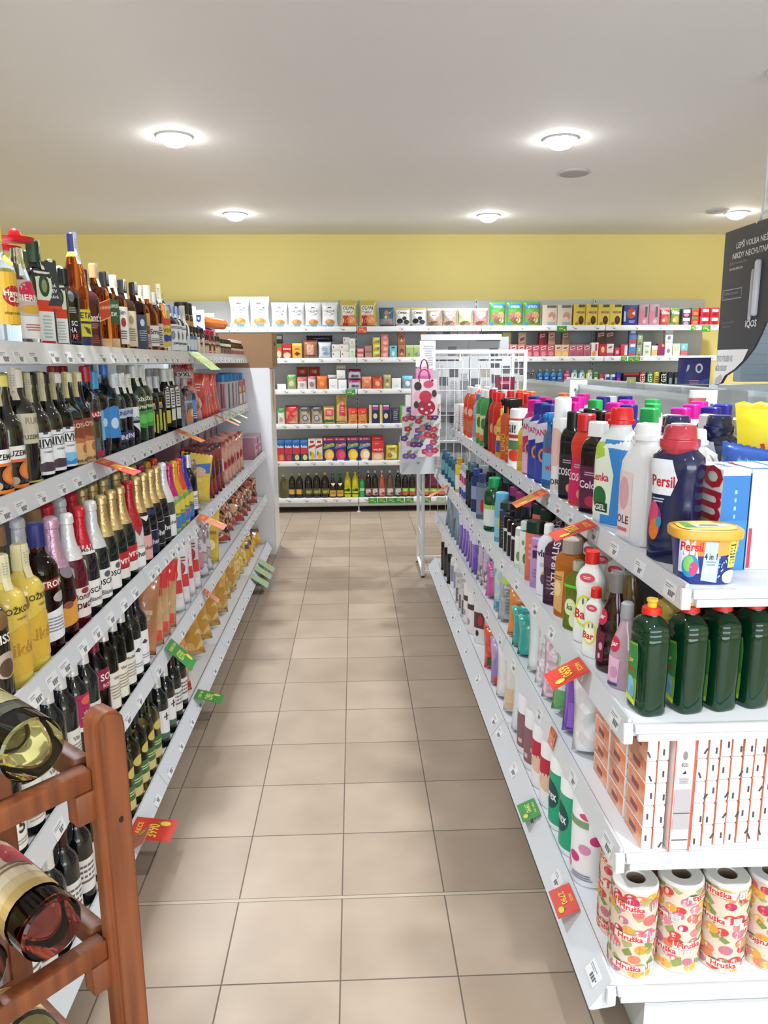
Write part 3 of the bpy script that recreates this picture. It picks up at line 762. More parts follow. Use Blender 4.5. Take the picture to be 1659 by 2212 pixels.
bottle('spirit_brown', 'liquor_bottle', 'square', .27, .036, 'brown', ('e6dcd2', .8, .45), [('r', -.8, .12, .85, .5, 'cfc6c2'), ('l', 0, .3, 1.2, .3, 8, '5a4e4e')], .8, 4)
bottle('vodka_red_yellow', 'liquor_bottle', 'spirit', .315, .042, 'clear', ('e7cf6a', .86, .42), [band(.42, .52, 'd2402c', .95), band(.12, .42, 'dcc04c', .95), ('t', 'SLIVOVICE', .05, .35, .055, '4a4020', .8), ('e', -.15, .24, .28, .05, '2c4690'), ('e', .25, .24, .25, .045, '2c4690')], strip=(ST, -.25))
bottle('vodka_white_small', 'liquor_bottle', 'spirit', .235, .035, 'clear', ('5a78b8', .84, .42), [band(.1, .62, 'e6eaea', .92), ('l', 0, .56, 1.2, .06, 2, '3a3c40'), ('e', -.35, .4, .2, .09, '8a9296'), ('e', .35, .4, .2, .09, '4a5258'), ('t', 'JEMNÁ', 0, .24, .07, '2c2e34', .75)], strip=('c8d2e6', 0))
bottle('vodka_bare', 'liquor_bottle', 'rum', .25, .034, 'clear', ('d8d2c0', .84, .42), [band(.2, .4, 'd2dadc', .7)], strip=(ST, 0))
bottle('coffee_big', 'coffee_jar', 'jar', .18, .045, 'f0d9b0' and '3a1c10', ('1b1716', .78, .93), [band(.5, .66, 'c9983c', 1.9), band(.1, .48, '5c2230', 1.9), ('e', 0, .34, .5, .1, 'b89048')])
bottle('coffee_blue', 'coffee_jar', 'jar', .155, .038, 'clear', ('17171a', .78, .92), [band(.12, .64, '5a78b0', 1.5), ('r', -.3, .2, .5, .55, 'd6dce8')])
bottle('coffee_white', 'coffee_jar', 'jar', .155, .036, '4a2620', ('1a1818', .78, .92), [band(.1, .66, 'e6dedc', 1.5), ('r', .3, .1, .9, .66, 'c03050'), ('t', 'NESCAFÉ', -.3, .38, .1, '5a2a20', .5, PI/2)])
bottle('coffee_red', 'coffee_jar', 'jar', .155, .036, '5a241e', ('b81c4a', .78, .92), [band(.06, .68, 'b02a44', 1.5), ('e', 0, .36, .6, .2, 'e9ccb8'), ('e', 0, .34, .4, .14, '7a3020')])
bottle('spice_mill', 'spice_jar', 'jar', .125, .024, 'b8a078', ('15151a', .74, .96), [band(.08, .6, '8c6a4c', 1.5), ('e', 0, .34, .6, .18, 'e0c8a0'), ('r', -.8, .42, .8, .58, '2c2626')])
bottle('spice_mill_b', 'spice_jar', 'jar', .115, .024, 'd8cfb4', ('1c1a1c', .74, .96), [band(.1, .6, 'd6c9a4', 1.5), ('r', -.5, .2, .6, .5, '6a3a3c'), ('r', -.9, .5, .9, .6, '2a2a2c')])
bottle('mini_bottle', 'miniature_bottle', 'spirit', .125, .021, 'brown', ('c9b8a0', .84, .42), [band(.1, .5, 'd6c8b8', 1.4), ('r', -.6, .2, .7, .4, 'a03444')])
for a in [('rum_yellow', 13, 'clear rum bottle with bright yellow label and red disc'), ('tequila', 56, 'clear bottle wearing a red sombrero-shaped cap'),
          ('herb_big', 94, 'dark square bottle with red-white label and black card around its neck'), ('herb', 127, 'smaller dark square bottle with stag label and red band'),
          ('herb_black', 151, 'black square herb liqueur bottle with white lettering'), ('brandy_tall', 172, 'tall slender amber brandy bottle with blue cap and yellow label'),
          ('whisky_claret', 195, 'claret red whisky bottle with large white lettering'), ('whisky_red', 214, 'amber whisky bottle with slanted orange-red label'),
          ('whisky_green', 236, 'square amber whiskey bottle with green label'), ('bourbon_white', 258, 'bourbon bottle with white label and white cap'),
          ('bourbon_cream', 277, 'dark bourbon bottle with cream label'), ('rum_navy', 293, 'brown bottle with slate blue label'), ('spirit_gold', 307, 'amber bottle with gold band'),
          ('spirit_script', 325, 'wide amber bottle with white script label'), ('spirit_brown', 337, 'brown square bottle with pale label'), ('vodka_red_yellow', 352, 'clear spirit bottle with red and yellow label'),
          ]: left(0, a[0], a[1], a[2])
left(0, 'vodka_white_small', [372, 381, 390], 'small clear vodka bottle with blue cap')
left(0, 'vodka_bare', 398, 'plain clear slim bottle'); left(0, 'coffee_blue', [411, 419], 'instant coffee jar with blue label and black lid', 'jar')
left(0, 'coffee_white', [428, 436], 'instant coffee jar with white label and black lid', 'jar'); left(0, 'coffee_red', [445, 451], 'instant coffee jar with dark red label', 'jar')
left(0, 'spice_mill', [y for y in ys(4.42, 4.78, .058)], 'brown spice mill jar with black lid', 'jar', px=False)
left(0, 'spice_mill_b', [y for y in ys(4.86, 5.26, .058)], 'pale spice mill jar with black lid', 'jar', px=False)
left(0, 'mini_bottle', ys(5.34, 5.86, .05), 'miniature brown liqueur bottle', px=False)
# second row on the top shelf, caps showing above
for a in [('tequila', 30, 'clear bottle with red hat cap'), ('herb_big', 78, 'dark herb bottle with paper strip on cap'), ('whisky_claret', 106, 'claret bottle with red cap'), ('bourbon_white', 140, 'bourbon bottle with white cap'),
          ('whisky_claret', 186, 'whisky bottle with dark red cap'), ('whisky_green', 228, 'green label whiskey bottle'), ('bourbon_cream', 268, 'cream label bottle with black cap'), ('spirit_gold', 300, 'gold band bottle'), ('spirit_script', 338, 'script label bottle with pale cap')]:
    left(0, a[0], a[1], a[2], row=1)
left(0, 'coffee_big', [398, 405], 'large coffee jar with gold band', 'jar', row=1, sz=1.7); left(0, 'coffee_big', [382, 388], 'large coffee jar with gold band', 'jar', row=2, sz=1.7, dx=.02)
box('snack_box', 'snack_box', .15, .05, .20, 'f0ece0', [('r', -1, 0, -.62, 1, 'e8c030'), ('p', [(-.6, 0), (-.1, 0), (-.6, .8)], 'e07a30'), ('t', 'BAKE', .3, .5, .3, '22388c', .4, -PI/2), ('r', .7, .1, .9, .25, '2a2a30')])
for i, (x, y) in enumerate(((-1.12, 5.16), (-1.13, 5.5), (-1.12, 5.84))): put('snack_box', (x, y, LZ[0]), math.radians(8), 'white yellow snack box behind jars on top liquor shelf, %s from near end' % ORD[i], 'box', 'snack boxes on the top liquor shelf', sz=1.65)
bag('orange_snack', 'snack_bag', .30, .36, .09, 'd86a24', [('e', .1, .5, .6, .22, 'f0b070'), ('r', -.8, .74, .8, .86, 'f4e2cc'), ('e', .3, .3, .3, .12, 'e8dcd0')])
put('orange_snack', (-.93, 5.72, LZ[0]+.185), PI/2+.2, 'orange snack bag lying on top of the jars beside the cardboard box', 'bag', None, -1.45, 0, .05, .85)
# neck card of the third bottle
bm = bmesh.new(); bbox(bm, -.028, .028, -.0008, 0, -.13, 0); bbox(bm, -.028, .028, -.0011, 0, -.13, -.122, 1)
me = finish(bm, 'neck_card', [m('34383a', .5), m('d4402c')], 0)
sfc = FlatSurf(.056, .13, -.0012)
pm = paint(sfc, [('t', 'KAŽDÁ', 0, .5, .08, 'd8dcdc', .7), ('t', 'LAHEV', 0, .38, .08, 'd8dcdc', .7), ('t', 'VYHRÁVÁ', 0, .26, .08, 'd8dcdc', .8)], 'card_print', .0002)
Xc = LXR[0]-.026-.045; Yc = y_at(94, Xc, LZ[0]); o = link('neck_card', me, None, (Xc+.04, Yc-.026, LZ[0]+.245), (-.12, 0, math.radians(48))); tag(o, 'black card hung around the neck of the square herb bottle', 'card')
c = link('card_print', pm, o); c.location = (0, 0, -.13)
# --- second shelf: rums and vodkas
bottle('tuz', 'rum_bottle', 'rum', .30, .040, '0b0a0a', ('e6d66a', .90, .41), [band(.3, .41, 'f0eeea'), ('t', 'TUZEMÁK', .1, .355, .06, '2c2624', .9), band(.275, .3, 'e07030'), ('e', .45, .2, .55, .085, 'c87048'), ('e', .45, .2, .45, .07, 'e88a3c'), ('e', .5, .2, .15, .045, 'b84a28'), ('e', -.3, .12, .2, .035, 'b8a488'), band(.055, .085, 'e88030')], strip=('d9c58a', -.35))
bottle('rum_beige', 'rum_bottle', 'spirit', .315, .042, '100d0a', ('e2dcc8', .84, .42), [band(.38, .63, 'c9c2ac', 1.1), ('t', 'RUM', .1, .57, .055, '9a917a', .6), ('t', 'TUZEMSKÝ', .1, .44, .045, '6a6048', .85), ('e', .5, .3, .2, .03, '8c8880'), ('e', .5, .24, .2, .03, '8c8880'), ('r', .25, .1, .75, .13, 'b8b4a8'), band(.055, .07, 'c9c04a')], strip=('d8c9b4', -.3))
NIV = lambda low, gem: [band(.08, .47, 'eceef0', 1.35), ('t', 'NIVN', 0, .37, .075, '20242c', .95), ('r', -.9, .325, .95, .33, '20242c'), ('r', -.9, .42, .95, .425, '20242c'), ('t', 'TUZEMSKÝ', .1, .29, .02, '5a5e66', .6), ('p', [(-.1, .45), (.1, .45), (.13, .475), (0, .46), (-.13, .475)], '4a4e58')] + ([('p', [(-.9, .11), (1.2, .11), (1.2, .17), (-.1, .2), (-.9, .14)], low)] if not gem else [('r', -.9, .1, 1.2, .15, '2a8ad0'), ('p', [(-.5, .17), (0, .13), (.5, .17), (.3, .22), (-.3, .22)], '7cc0e8')])
bottle('niv', 'rum_bottle', 'rum', .30, .040, '0c0b0c', ('17171a', .90, .41), NIV('4a3844', 0), strip=('d6c89a', -.3))
bottle('niv_clear', 'vodka_bottle', 'rum', .30, .040, 'clear', ('d8d8da', .90, .41), NIV('', 1), strip=('cfc08c', -.3))
bottle('mer', 'liqueur_bottle', 'rum', .30, .038, 'water', ('e2dcc0', .90, .42), [band(.28, .52, '84442c', 1.3), ('t', 'ROYAL', .1, .46, .05, 'e6d0b0', .8), ('p', [(-1.2, .28), (1.2, .28), (1.2, .33), (.5, .31), (-.3, .34), (-1.2, .31)], 'b87048'), band(.06, .28, 'd9ae78', 1.3), ('e', .3, .22, .25, .05, 'a87038'), ('t', 'MERUŇKA', .1, .1, .04, '4a2c18', .85)], strip=('d6c486', -.3))
bottle('praz', 'vodka_bottle', 'spirit', .318, .040, 'water', ('b0182a', .84, .45), [('p', [(-.9, .46), (.95, .5), (.95, .56), (-.9, .52)], 'b41e38'), ('t', 'PRAŽSKÁ', .05, .51, .05, 'f2ece8', .85, .06), ('r', -.2, .07, .9, .13, 'b02038')])
bottle('vod_cyan', 'vodka_bottle', 'square', .30, .040, 'clear', ('3a9cd4', .80, .42), [('r', -.7, .22, .1, .56, '7cb8dc'), ('p', [(.1, .24), (.7, .24), (.7, .6), (.1, .56)], '3a86c8'), ('e', .2, .42, .25, .05, 'b8d8ec')], .8, 4)
bottle('vod_tall_blue', 'vodka_bottle', 'spirit', .326, .042, 'bluey', ('2f6cc0', .88, .38), [('p', [(-.8, .2), (.8, .2), (.8, .5), (0, .55), (-.8, .5)], '3a86d0'), ('e', 0, .36, .25, .06, 'c8dcf0')])
bottle('amund', 'vodka_bottle', 'spirit', .29, .038, 'water', ('e6e8ea', .82, .44), [band(.44, .56, 'b8c4dc', .95), ('t', 'AMUNDSEN', .05, .5, .055, '28386e', .9), band(.14, .27, '20305e', .95), ('t', 'FINE', 0, .2, .06, 'dfe4f0', .5)], strip=('e6e6e4', 0))
bottle('boz_vodka', 'vodka_bottle', 'spirit', .285, .038, 'water', ('e6e4d8', .82, .44), [('r', -.5, .36, .95, .56, 'eceef2'), ('r', -.5, .34, .95, .38, '1e2a46'), ('t', 'BOŽKOV', .2, .41, .05, '1e2a46', .7), ('p', [(-.3, .34), (.95, .34), (.95, .18), (.4, .22)], 'dfe4ec')], strip=('e6e2d0', 0))
bottle('boz_green', 'liqueur_bottle', 'spirit', .318, .042, '0f2a1c', ('e6e6dc', .84, .42), [('t', 'BOŽKOV', 0, .58, .055, 'f0f4f0', .85), ('t', 'PEPRMINT', .1, .48, .04, 'cfe8d0', .8), ('p', [(-.8, .26), (-.1, .22), (.7, .2), (.8, .34), (.4, .44), (-.5, .42)], '3a9a44'), ('e', 0, .33, .4, .06, '6ac060')], strip=('e2e0d4', 0))
bottle('black_yellow', 'liqueur_bottle', 'square', .27, .034, '101412', ('d6d6d2', .8, .46), [('r', -.5, .5, .1, .58, 'c9cc48'), ('r', -.5, .12, -.05, .46, 'c4c848'), ('r', -.7, .48, .2, .54, '8a8c90'), ('r', .2, .1, .5, .4, 'b8bc44')], .8, 5, strip=('b8bcc0', 0))
bottle('fernet', 'liqueur_bottle', 'square', .30, .044, '0b0b0c', ('dcdccf', .8, .42), [('r', -.7, .4, -.1, .7, 'e0e0dc'), ('r', .1, .4, .7, .7, 'e0e0dc'), ('r', -.7, .16, -.1, .36, 'd6c440'), ('r', .1, .2, .7, .38, 'dededa'), ('l', -.4, .55, .5, .25, 6, '4a4a4a'), ('l', .4, .55, .5, .25, 6, '4a4a4a')], .7, 6, strip=('d8d8cc', .1))
bottle('clear_dark', 'vodka_bottle', 'slope', .265, .036, 'clear', ('9a9aa0', .84, .42), [('l', 0, .3, 1.2, .3, 9, '7a6e72')])
bottle('clear_orange', 'liqueur_bottle', 'spirit', .25, .036, 'clear', ('b8b4ac', .84, .42), [('p', [(-.8, .1), (.9, .1), (.9, .4), (-.2, .36)], 'd98a4c'), ('t', 'LEDOVÁ', 0, .52, .06, 'd6dade', .8), ('e', .3, .28, .3, .08, 'ecd0a8')])
bottle('blue_can', 'drink_can', 'can', .168, .028, m('2b4c84', .3, 0, .5), None, [('r', -.6, .4, .7, .8, '5a9cd8'), ('l', 0, .3, 1, .2, 3, 'c8d8ec')])
for a in [('tuz', [16, 42], 'dark rum bottle with white and orange label'), ('rum_beige', 71, 'dark rum bottle with beige label and black lower half'), ('niv', [96, 121], 'black rum bottle with plain white label'),
          ('niv_clear', 143, 'clear vodka bottle with white label and blue gem'), ('mer', [161, 181], 'clear apricot spirit bottle with brown label'), ('praz', 198, 'clear vodka bottle with red cap and small red label'),
          ('vod_cyan', 213, 'clear bottle with bright blue cap and pale blue label'), ('vod_tall_blue', 229, 'tall blue-tinted vodka bottle with blue label'), ('amund', [247, 261], 'clear vodka bottle with navy lettering and white cap'),
          ('boz_vodka', 276, 'clear vodka bottle with white and navy label'), ('boz_green', [299, 313], 'dark green mint liqueur bottle'), ('black_yellow', [329, 344], 'black bottle with yellow vertical stripes'),
          ('fernet', [362, 373], 'black square bitter bottle with white panels'), ('clear_dark', 388, 'clear bottle with grey print'), ('clear_orange', 403, 'clear bottle with orange label')]:
    left(1, a[0], a[1], a[2])
left(1, 'blue_can', 415, 'blue drink can', 'can')
for a in [('tuz', [4, 30, 58], 'dark rum bottle'), ('niv', [84, 109], 'black capped rum bottle'), ('praz', [132, 152], 'clear vodka bottle with red cap'), ('amund', [172, 190], 'clear vodka bottle'), ('vod_tall_blue', [207], 'tall blue-capped vodka bottle'), ('boz_vodka', [240, 256], 'white capped vodka bottle'), ('boz_green', [272, 290], 'green mint liqueur bottle'), ('fernet', [330, 345], 'black bitter bottle')]:
    left(1, a[0], a[1], a[2], row=1, dx=.01)
for a in [('fernet', [10, 35, 62, 88], 'black bottle'), ('rum_navy', [112, 134, 156], 'brown bottle with blue label'), ('herb', [180, 220, 262], 'dark square bottle')]:
    left(1, a[0], a[1], a[2], row=2, dx=.03)
def foodbag(key, w_, h_, d_, base, c2, c3=None, art=(), sc=38, kind_='noise', name='snack_bag', sag=.4): bag(key, name, w_, h_, d_, blend(base, c2, sc, .22, kind_, c3), art, sag)
foodbag('red_wafer', .12, .335, .07, 'b02a34', 'd8948c', None, [('r', -.7, .72, .7, .84, 'ece4dc'), ('t', 'XXL', 0, .78, .08, '22222a', .6), ('e', 0, .3, .6, .12, 'd84a40')], 20)
foodbag('red_snack', .17, .27, .07, 'b8302c', 'd9564a', None, [('e', 0, .3, .5, .16, 'e8c8a0'), ('e', 0, .3, .25, .08, '4a2a22'), ('l', 0, .66, 1.2, .2, 3, 'ecc8b0')], 14)
foodbag('orange_pack', .15, .24, .06, 'c8603c', 'e09870', None, [('r', -.6, .5, .6, .7, 'ece0d6'), ('e', .1, .25, .4, .14, 'c02c30')], 14)
fill(1, 1, 'red_wafer', 424, 436, 'long red wafer stick bag leaning back', lean=-.42, step=.11)
fill(1, 1, 'red_snack', 438, 476, 'red crisps bag', lean=-.25, step=.105)
fill(1, 1, 'orange_pack', 450, 474, 'orange snack pack', row=1, lean=-.2, step=.12, dx=.03)
bottle('blue_tin', 'snack_tube', 'tube', .25, .04, 'c8b8bc', ('2a78b8', .8, 1.03), [band(.05, .78, 'bcb4bc', 1.9), ('r', -.8, .1, -.3, .75, 'a03c48'), ('r', .1, .1, .4, .75, '585866'), ('r', .6, .1, .8, .75, 'e8e8ec')])
left(1, 'blue_tin', [484, 492, 500, 507, 514], 'snack tube with blue lid', 'tube', end='near end')
left(1, 'blue_tin', [489, 497, 505], 'snack tube with blue lid', 'tube', row=1)
box('red_white_box', 'snack_box', .10, .05, .2, 'c43c40', [('r', -.8, .1, .8, .5, 'e8dcd8'), ('e', 0, .66, .5, .12, 'e8c060')])
left(1, 'red_white_box', [5.70, 5.82], 'red and white snack box by the end board', 'box', px=False, turn=80)
# --- third shelf: sparkling wine
def spark(key, glass, foilc, art, H=.315, R=.043, v0=.60): bottle(key, 'sparkling_wine_bottle', 'spark', H, R, glass, None, art, foil=(foilc, v0))
W_ = 'eae6e2'
GOLD = m('cdb27a', .35, 0, .75, 0, 1.45, 120)
bottle('egg_dark', 'liqueur_bottle', 'spirit', .29, .042, '14100e', ('d8d4c8', .8, .46), [('t', 'BAISS', 0, .5, .07, 'ece6da', .8), ('e', .1, .64, .4, .07, '7a5a30'), ('e', .2, .3, .5, .1, 'b8a898'), ('e', .2, .28, .3, .07, '5a4434')], strip=('c8ccd4', 0))
bottle('egg_yellow', 'liqueur_bottle', 'spirit', .30, .045, m('dcc052', .12, 0, 0, .5), ('dccf9a', .8, .42), [('t', 'BOŽKOV', .1, .6, .06, '4a3a18', .85), ('t', 'VAJEČNÝ', .2, .53, .028, '7a6430', .6), ('e', -.5, .56, .2, .06, '8a6c28'), ('p', [(-.6, .1), (.9, .1), (.9, .4), (.2, .48), (-.6, .4)], 'd9b03c'), ('t', 'Likér', .1, .3, .1, 'b48a30', .7)], strip=('d9cfa8', 0))
bottle('metropol', 'vermouth_bottle', 'spirit', .33, .043, 'brown', ('23286a', .82, .46), [('p', [(-.9, .5), (.9, .53), (.9, .6), (-.9, .57)], '8c2020'), ('t', 'METROPOL', 0, .55, .05, 'f0e4d8', .9, .03), ('p', [(-.7, .1), (.8, .14), (.8, .38), (-.7, .32)], 'e4e6ec'), ('l', 0, .24, 1, .12, 5, '8a8e9a'), ('e', .3, .44, .35, .04, 'b0a8a4'), ('r', -1, .885, 1, .9, 'd85a6a')])
bottle('cork_brown', 'vermouth_bottle', 'spirit', .32, .040, 'straw', ('96714c', .84, .5), [('r', -.7, .2, .8, .5, 'd8d0c0')])
spark('pink_foil', 'rose', m('c9a0b8', .3, 0, .5, 0, 1.45, 100), [('e', .2, .57, .35, .06, '8a7c88'), ('p', [(-.8, .1), (.9, .16), (.9, .36), (-.8, .24)], 'd9983a'), ('e', 0, .3, .2, .03, '8a4a40')], .325, .046)
spark('igr', 'a8283e' and m('6a1424', .06, .3, 0, .4, 1.36), m('e6e4e6', .35, 0, .3, 0, 1.45, 100), [band(.1, .36, 'e8d9d6', 1.1), ('t', 'Золото', .1, .28, .05, '2c2226', .7), ('t', 'Игристое', .1, .2, .08, '2c2226', .95), ('e', .1, .33, .2, .025, '8a3040')])
spark('moscato_red', '1a0f1e', m('c81c30', .3, 0, .2, .2, 1.45, 100), [band(.1, .34, W_, 1.1), ('t', 'MOSCATO', .1, .25, .05, '26262a', .9), ('t', 'Bianco', .1, .17, .04, '6a6a70', .5), ('r', -1, .58, 1, .66, 'e8dcd8'), ('t', 'Mo At', 0, .62, .035, '4a3a3c', .5)], v0=.63)
spark('moscato', '0f1a14', m('dedee0', .35, 0, .3, 0, 1.45, 100), [band(.08, .36, W_, 1.1), ('t', 'MOSCATO', .1, .24, .055, '26262a', .95), ('e', .1, .31, .18, .03, '5a5a66'), ('t', 'Bianco', .1, .14, .045, '6a6a70', .5)], v0=.56)
spark('moscato_gold', '0e1812', GOLD, [band(.08, .36, W_, 1.1), ('t', 'MOSCATO', .1, .24, .055, '26262a', .95), ('e', .1, .31, .18, .03, '5a5a66')], v0=.6)
spark('avr', '0f1c12', GOLD, [band(.1, .2, 'e6ddd2', 1.1), ('p', [(-1, .2), (1, .22), (1, .38), (-1, .36)], 'b8202c'), ('t', 'Avrora', .1, .29, .08, 'f0dcd0', .8, .05)])
spark('bohemia_red', 'd6d4ce', m('b41c24', .3, 0, .2, .2, 1.45, 100), [band(.06, .26, 'efeeea', 1.3), ('t', 'Bohemia', .1, .2, .06, '3a3a3e', .8), ('p', [(-.3, .5), (0, .4), (.3, .5)], 'a83040'), ('r', -1, .285, 1, .29, 'a04040')], v0=.5)
spark('bohemia_pink', '12160f', GOLD, [band(.06, .34, 'e0a6a0', 1.1), ('t', 'Bohemia', .1, .2, .05, '6a3a3c', .75), ('p', [(-.3, .56), (0, .5), (.3, .56)], 'e8e0d8')])
spark('bohemia_navy', '0d1012', GOLD, [band(.06, .32, '1c2038', 1.1), ('t', 'Bohemia', .1, .2, .06, 'c8ccd8', .8), ('r', -1, .33, 1, .337, 'b8bcc8'), band(.52, .58, '232a54', 1.6)])
spark('bohemia_black', '101412', GOLD, [band(.06, .36, '1a1a1c', 1.1), ('t', 'Bohemia', .1, .24, .07, 'e0e0e0', .85), ('r', -1, .37, 1, .377, 'c8c8c8'), ('r', -1, .1, 1, .105, 'c8c8c8')])
spark('silver_white', '4a4840', m('e2e0e0', .35, 0, .3, 0, 1.45, 100), [band(.06, .34, 'eceae6', 1.1), ('t', 'Bohemia', .1, .24, .05, '55555a', .7)], v0=.5)
def kid(key, c, b): spark(key, m(b, .12, 0, 0, .5), m(c, .28, 0, .1, .3, 1.45, 60), [('r', -1, .28, 1, .5, '7a9a4a'), ('r', -.8, .1, .7, .26, '3a7ab0'), ('e', .2, .38, .5, .08, 'd8c84a'), ('e', -.4, .2, .3, .06, 'd06a8a'), ('r', -1, .3, 1, .305, '2c3c6a')], .30, .04, .55)
kid('kid_magenta', 'b81c6c', 'a8b89a'); kid('kid_yellow', 'dca020', 'a8b060'); kid('kid_orange', 'e0481c', 'b8b04a'); kid('kid_purple', '3a2c9c', '4a4a9a')
for a in [('egg_dark', 4, 'dark liqueur bottle with white lettering'), ('egg_yellow', [38, 73], 'opaque yellow egg liqueur bottle'), ('metropol', 106, 'brown vermouth bottle with navy cap and red banner'), ('pink_foil', 138, 'rose sparkling wine bottle with pink foil neck'),
          ('igr', 163, 'deep red sparkling wine bottle with white foil'), ('moscato_red', 186, 'sparkling wine bottle with bright red foil'), ('moscato', 209, 'dark sparkling bottle with white foil'), ('moscato_gold', 232, 'dark sparkling bottle with gold foil and white label'),
          ('avr', [254, 271], 'gold-necked sparkling bottle with red script label'), ('bohemia_red', 288, 'pale sparkling bottle with red foil'), ('bohemia_pink', 304, 'gold-necked sparkling bottle with pink label'), ('bohemia_navy', 319, 'gold-necked sparkling bottle with navy label'),
          ('bohemia_black', [333, 346], 'gold-necked sparkling bottle with black label'), ('silver_white', 358, 'sparkling bottle with silver-white foil'), ('kid_magenta', 370, 'party drink bottle with magenta foil'), ('kid_yellow', 381, 'party drink bottle with yellow foil'),
          ('kid_orange', 391, 'party drink bottle with orange foil'), ('kid_purple', 401, 'party drink bottle with purple foil')]:
    left(2, a[0], a[1], a[2])
for a in [('cork_brown', [20, 95], 'bottle with cork stopper'), ('moscato', [62, 150], 'sparkling bottle with white foil'), ('moscato_red', [124, 170], 'sparkling bottle with red foil'), ('avr', [192, 214, 236], 'gold-necked sparkling bottle'), ('bohemia_pink', [262, 280, 296], 'gold-necked pink label bottle'),
          ('kid_magenta', [312], 'party drink bottle with magenta foil'), ('kid_yellow', [326], 'party drink bottle with yellow foil'), ('kid_orange', [340], 'party drink bottle with orange foil')]:
    left(2, a[0], a[1], a[2], row=1, dx=.01)
bottle('wine_dark', 'wine_bottle', 'wine', .30, .038, '0b0f0c', None, [band(.14, .42, W_, .95), ('t', 'VINO', 0, .34, .035, '4a4644', .5), ('l', 0, .24, 1, .12, 4, '9a948c')], foil=('e0deda', .78))
left(2, 'wine_dark', 413, 'dark green wine bottle beside the party bottles')
foodbag('beige_snack', .18, .26, .08, 'a8885e', 'c9b08c', '6a4a38', [('r', -.5, .4, .5, .6, 'e0d4c4')], 18)
foodbag('yellow_blue', .17, .26, .06, 'd9b83c', 'e0c455', None, [('p', [(-.9, .45), (.9, .6), (.9, .82), (-.9, .68)], '3f6cb4'), ('e', .2, .6, .4, .1, 'd8b490'), ('e', -.2, .2, .2, .06, '4a3a20')], 10)
foodbag('dark_red', .17, .27, .08, '5a1418', '8c2428', '2a0c0e', [('l', 0, .6, 1, .2, 3, 'b89070')], 12)
foodbag('red_pale', .17, .26, .07, '9c2a30', 'd0a08c', None, [('r', -.6, .3, .6, .6, 'dcc8b8')], 14)
fill(1, 2, 'beige_snack', 418, 434, 'beige see-through biscuit bag', lean=-.15, step=.12)
fill(1, 2, 'yellow_blue', 435, 447, 'tilted yellow bag with blue panel', lean=-.3, step=.2, ry=.22)
fill(1, 2, 'dark_red', 449, 482, 'dark red shiny snack bag', lean=-.2, step=.11)
fill(1, 2, 'red_pale', 484, 525, 'red bag with pale panel', lean=-.15, step=.12)
box('pink_box', 'chocolate_box', .20, .12, .15, 'b88a98', [('r', -.9, .3, .9, .7, 'd8b0b8'), ('r', -.6, .42, .5, .6, 'a83058'), ('r', .6, .1, .9, .9, '3a4a80')], 'b07888', 'c8a8b0')
for i, y in enumerate(ys(4.55, 5.75, .24)): put('pink_box', (-1.13, y, LZ[2]+.0), PI/2, 'pale pink chocolate box at the back of third liquor shelf, %s from near end' % ORD[i], 'box', 'pink boxes on the third liquor shelf', sz=1.6)
box('dark_box', 'chocolate_box', .16, .1, .12, '221a24', [('r', -.9, .2, .9, .8, '2c2230'), ('e', 0, .5, .5, .2, 'c89aa8')], None, '2a2430')
for i, y in enumerate(ys(5.1, 5.72, .2)): put('dark_box', (-1.13, y, LZ[2]+.2405), PI/2, 'black chocolate box stacked on pink boxes, third liquor shelf, %s from near end' % ORD[i], 'box', 'black boxes on the third liquor shelf', sz=.7)
left(2, 'pink_box', [5.61, 5.815], 'pink and white carton at the rail', 'box', px=False, turn=90, jit=1, dx=.006, sz=1.15, s=.92)
# --- fourth shelf: wine, then snacks
def wine(key, glass, foilc, art, H=.305, R=.038, prof='wine', fv=.78): bottle(key, 'wine_bottle', prof, H, R, glass, None, art, foil=(foilc, fv) if foilc else None)
V15 = [band(.08, .44, 'e6e2dc', 1.1), ('t', 'COLLECTION', .1, .37, .03, '5a5450', .75), ('t', '15', .1, .26, .11, '2c2828', .45), ('l', .1, .14, .9, .05, 2, 'a49c94')]
wine('wine_15', '0c100d', 'e4e2de', V15); wine('wine_pink', '0d120f', 'e4e2de', [band(.28, .62, 'a81c58', 1.0), ('e', .1, .56, .3, .04, 'd8604a'), ('t', 'VÍNO', .1, .45, .035, 'e8b8c4', .5), ('l', .1, .38, .9, .08, 3, 'd890a8'), band(.28, .32, 'eee8ea', 1.0)])
wine('wine_plain', '0a0e0c', 'e6e4e0', [band(.08, .42, 'dcd8d2', 1.0), ('t', 'Vin', .1, .34, .04, '6a645e', .4), ('l', .1, .24, 1.0, .12, 4, '8a847e'), ('e', .5, .12, .2, .03, 'b89a58')])
wine('wine_sol', 'rose', '7a1c34', [band(.42, .62, '8a1a3c', 1.1), ('t', 'SOL', .15, .54, .07, 'f2e4e4', .6), ('t', 'ROSÉ', .15, .46, .05, 'e0b8c0', .5)])
wine('wine_amber', 'straw', 'dedcd4', [band(.08, .46, 'e6dfd0', 1.1), ('t', 'Víno', .1, .4, .035, '6a604e', .4), ('l', .1, .26, 1.0, .16, 5, 'a09884'), ('e', .5, .12, .22, .04, 'c2a060')])
wine('wine_olive', 'olive', 'dedcd4', [band(.1, .46, 'e2ddd2', 1.1), ('t', 'Muškát', .1, .4, .035, '6a604e', .5), ('l', .1, .26, 1.0, .16, 5, 'a09884')])
wine('wine_bird', '0d110e', '15181a', [band(.1, .5, 'e6e6e6', 1.1), ('p', [(-.2, .36), (0, .4), (.25, .37), (.1, .345)], '3a3a3e'), ('l', .1, .2, .9, .06, 2, '9a9aa0')])
left(3, 'wine_15', [22, 62], 'dark wine bottle with large number on white label'); left(3, 'wine_plain', [98, 122, 145], 'black wine bottle with white neck foil')
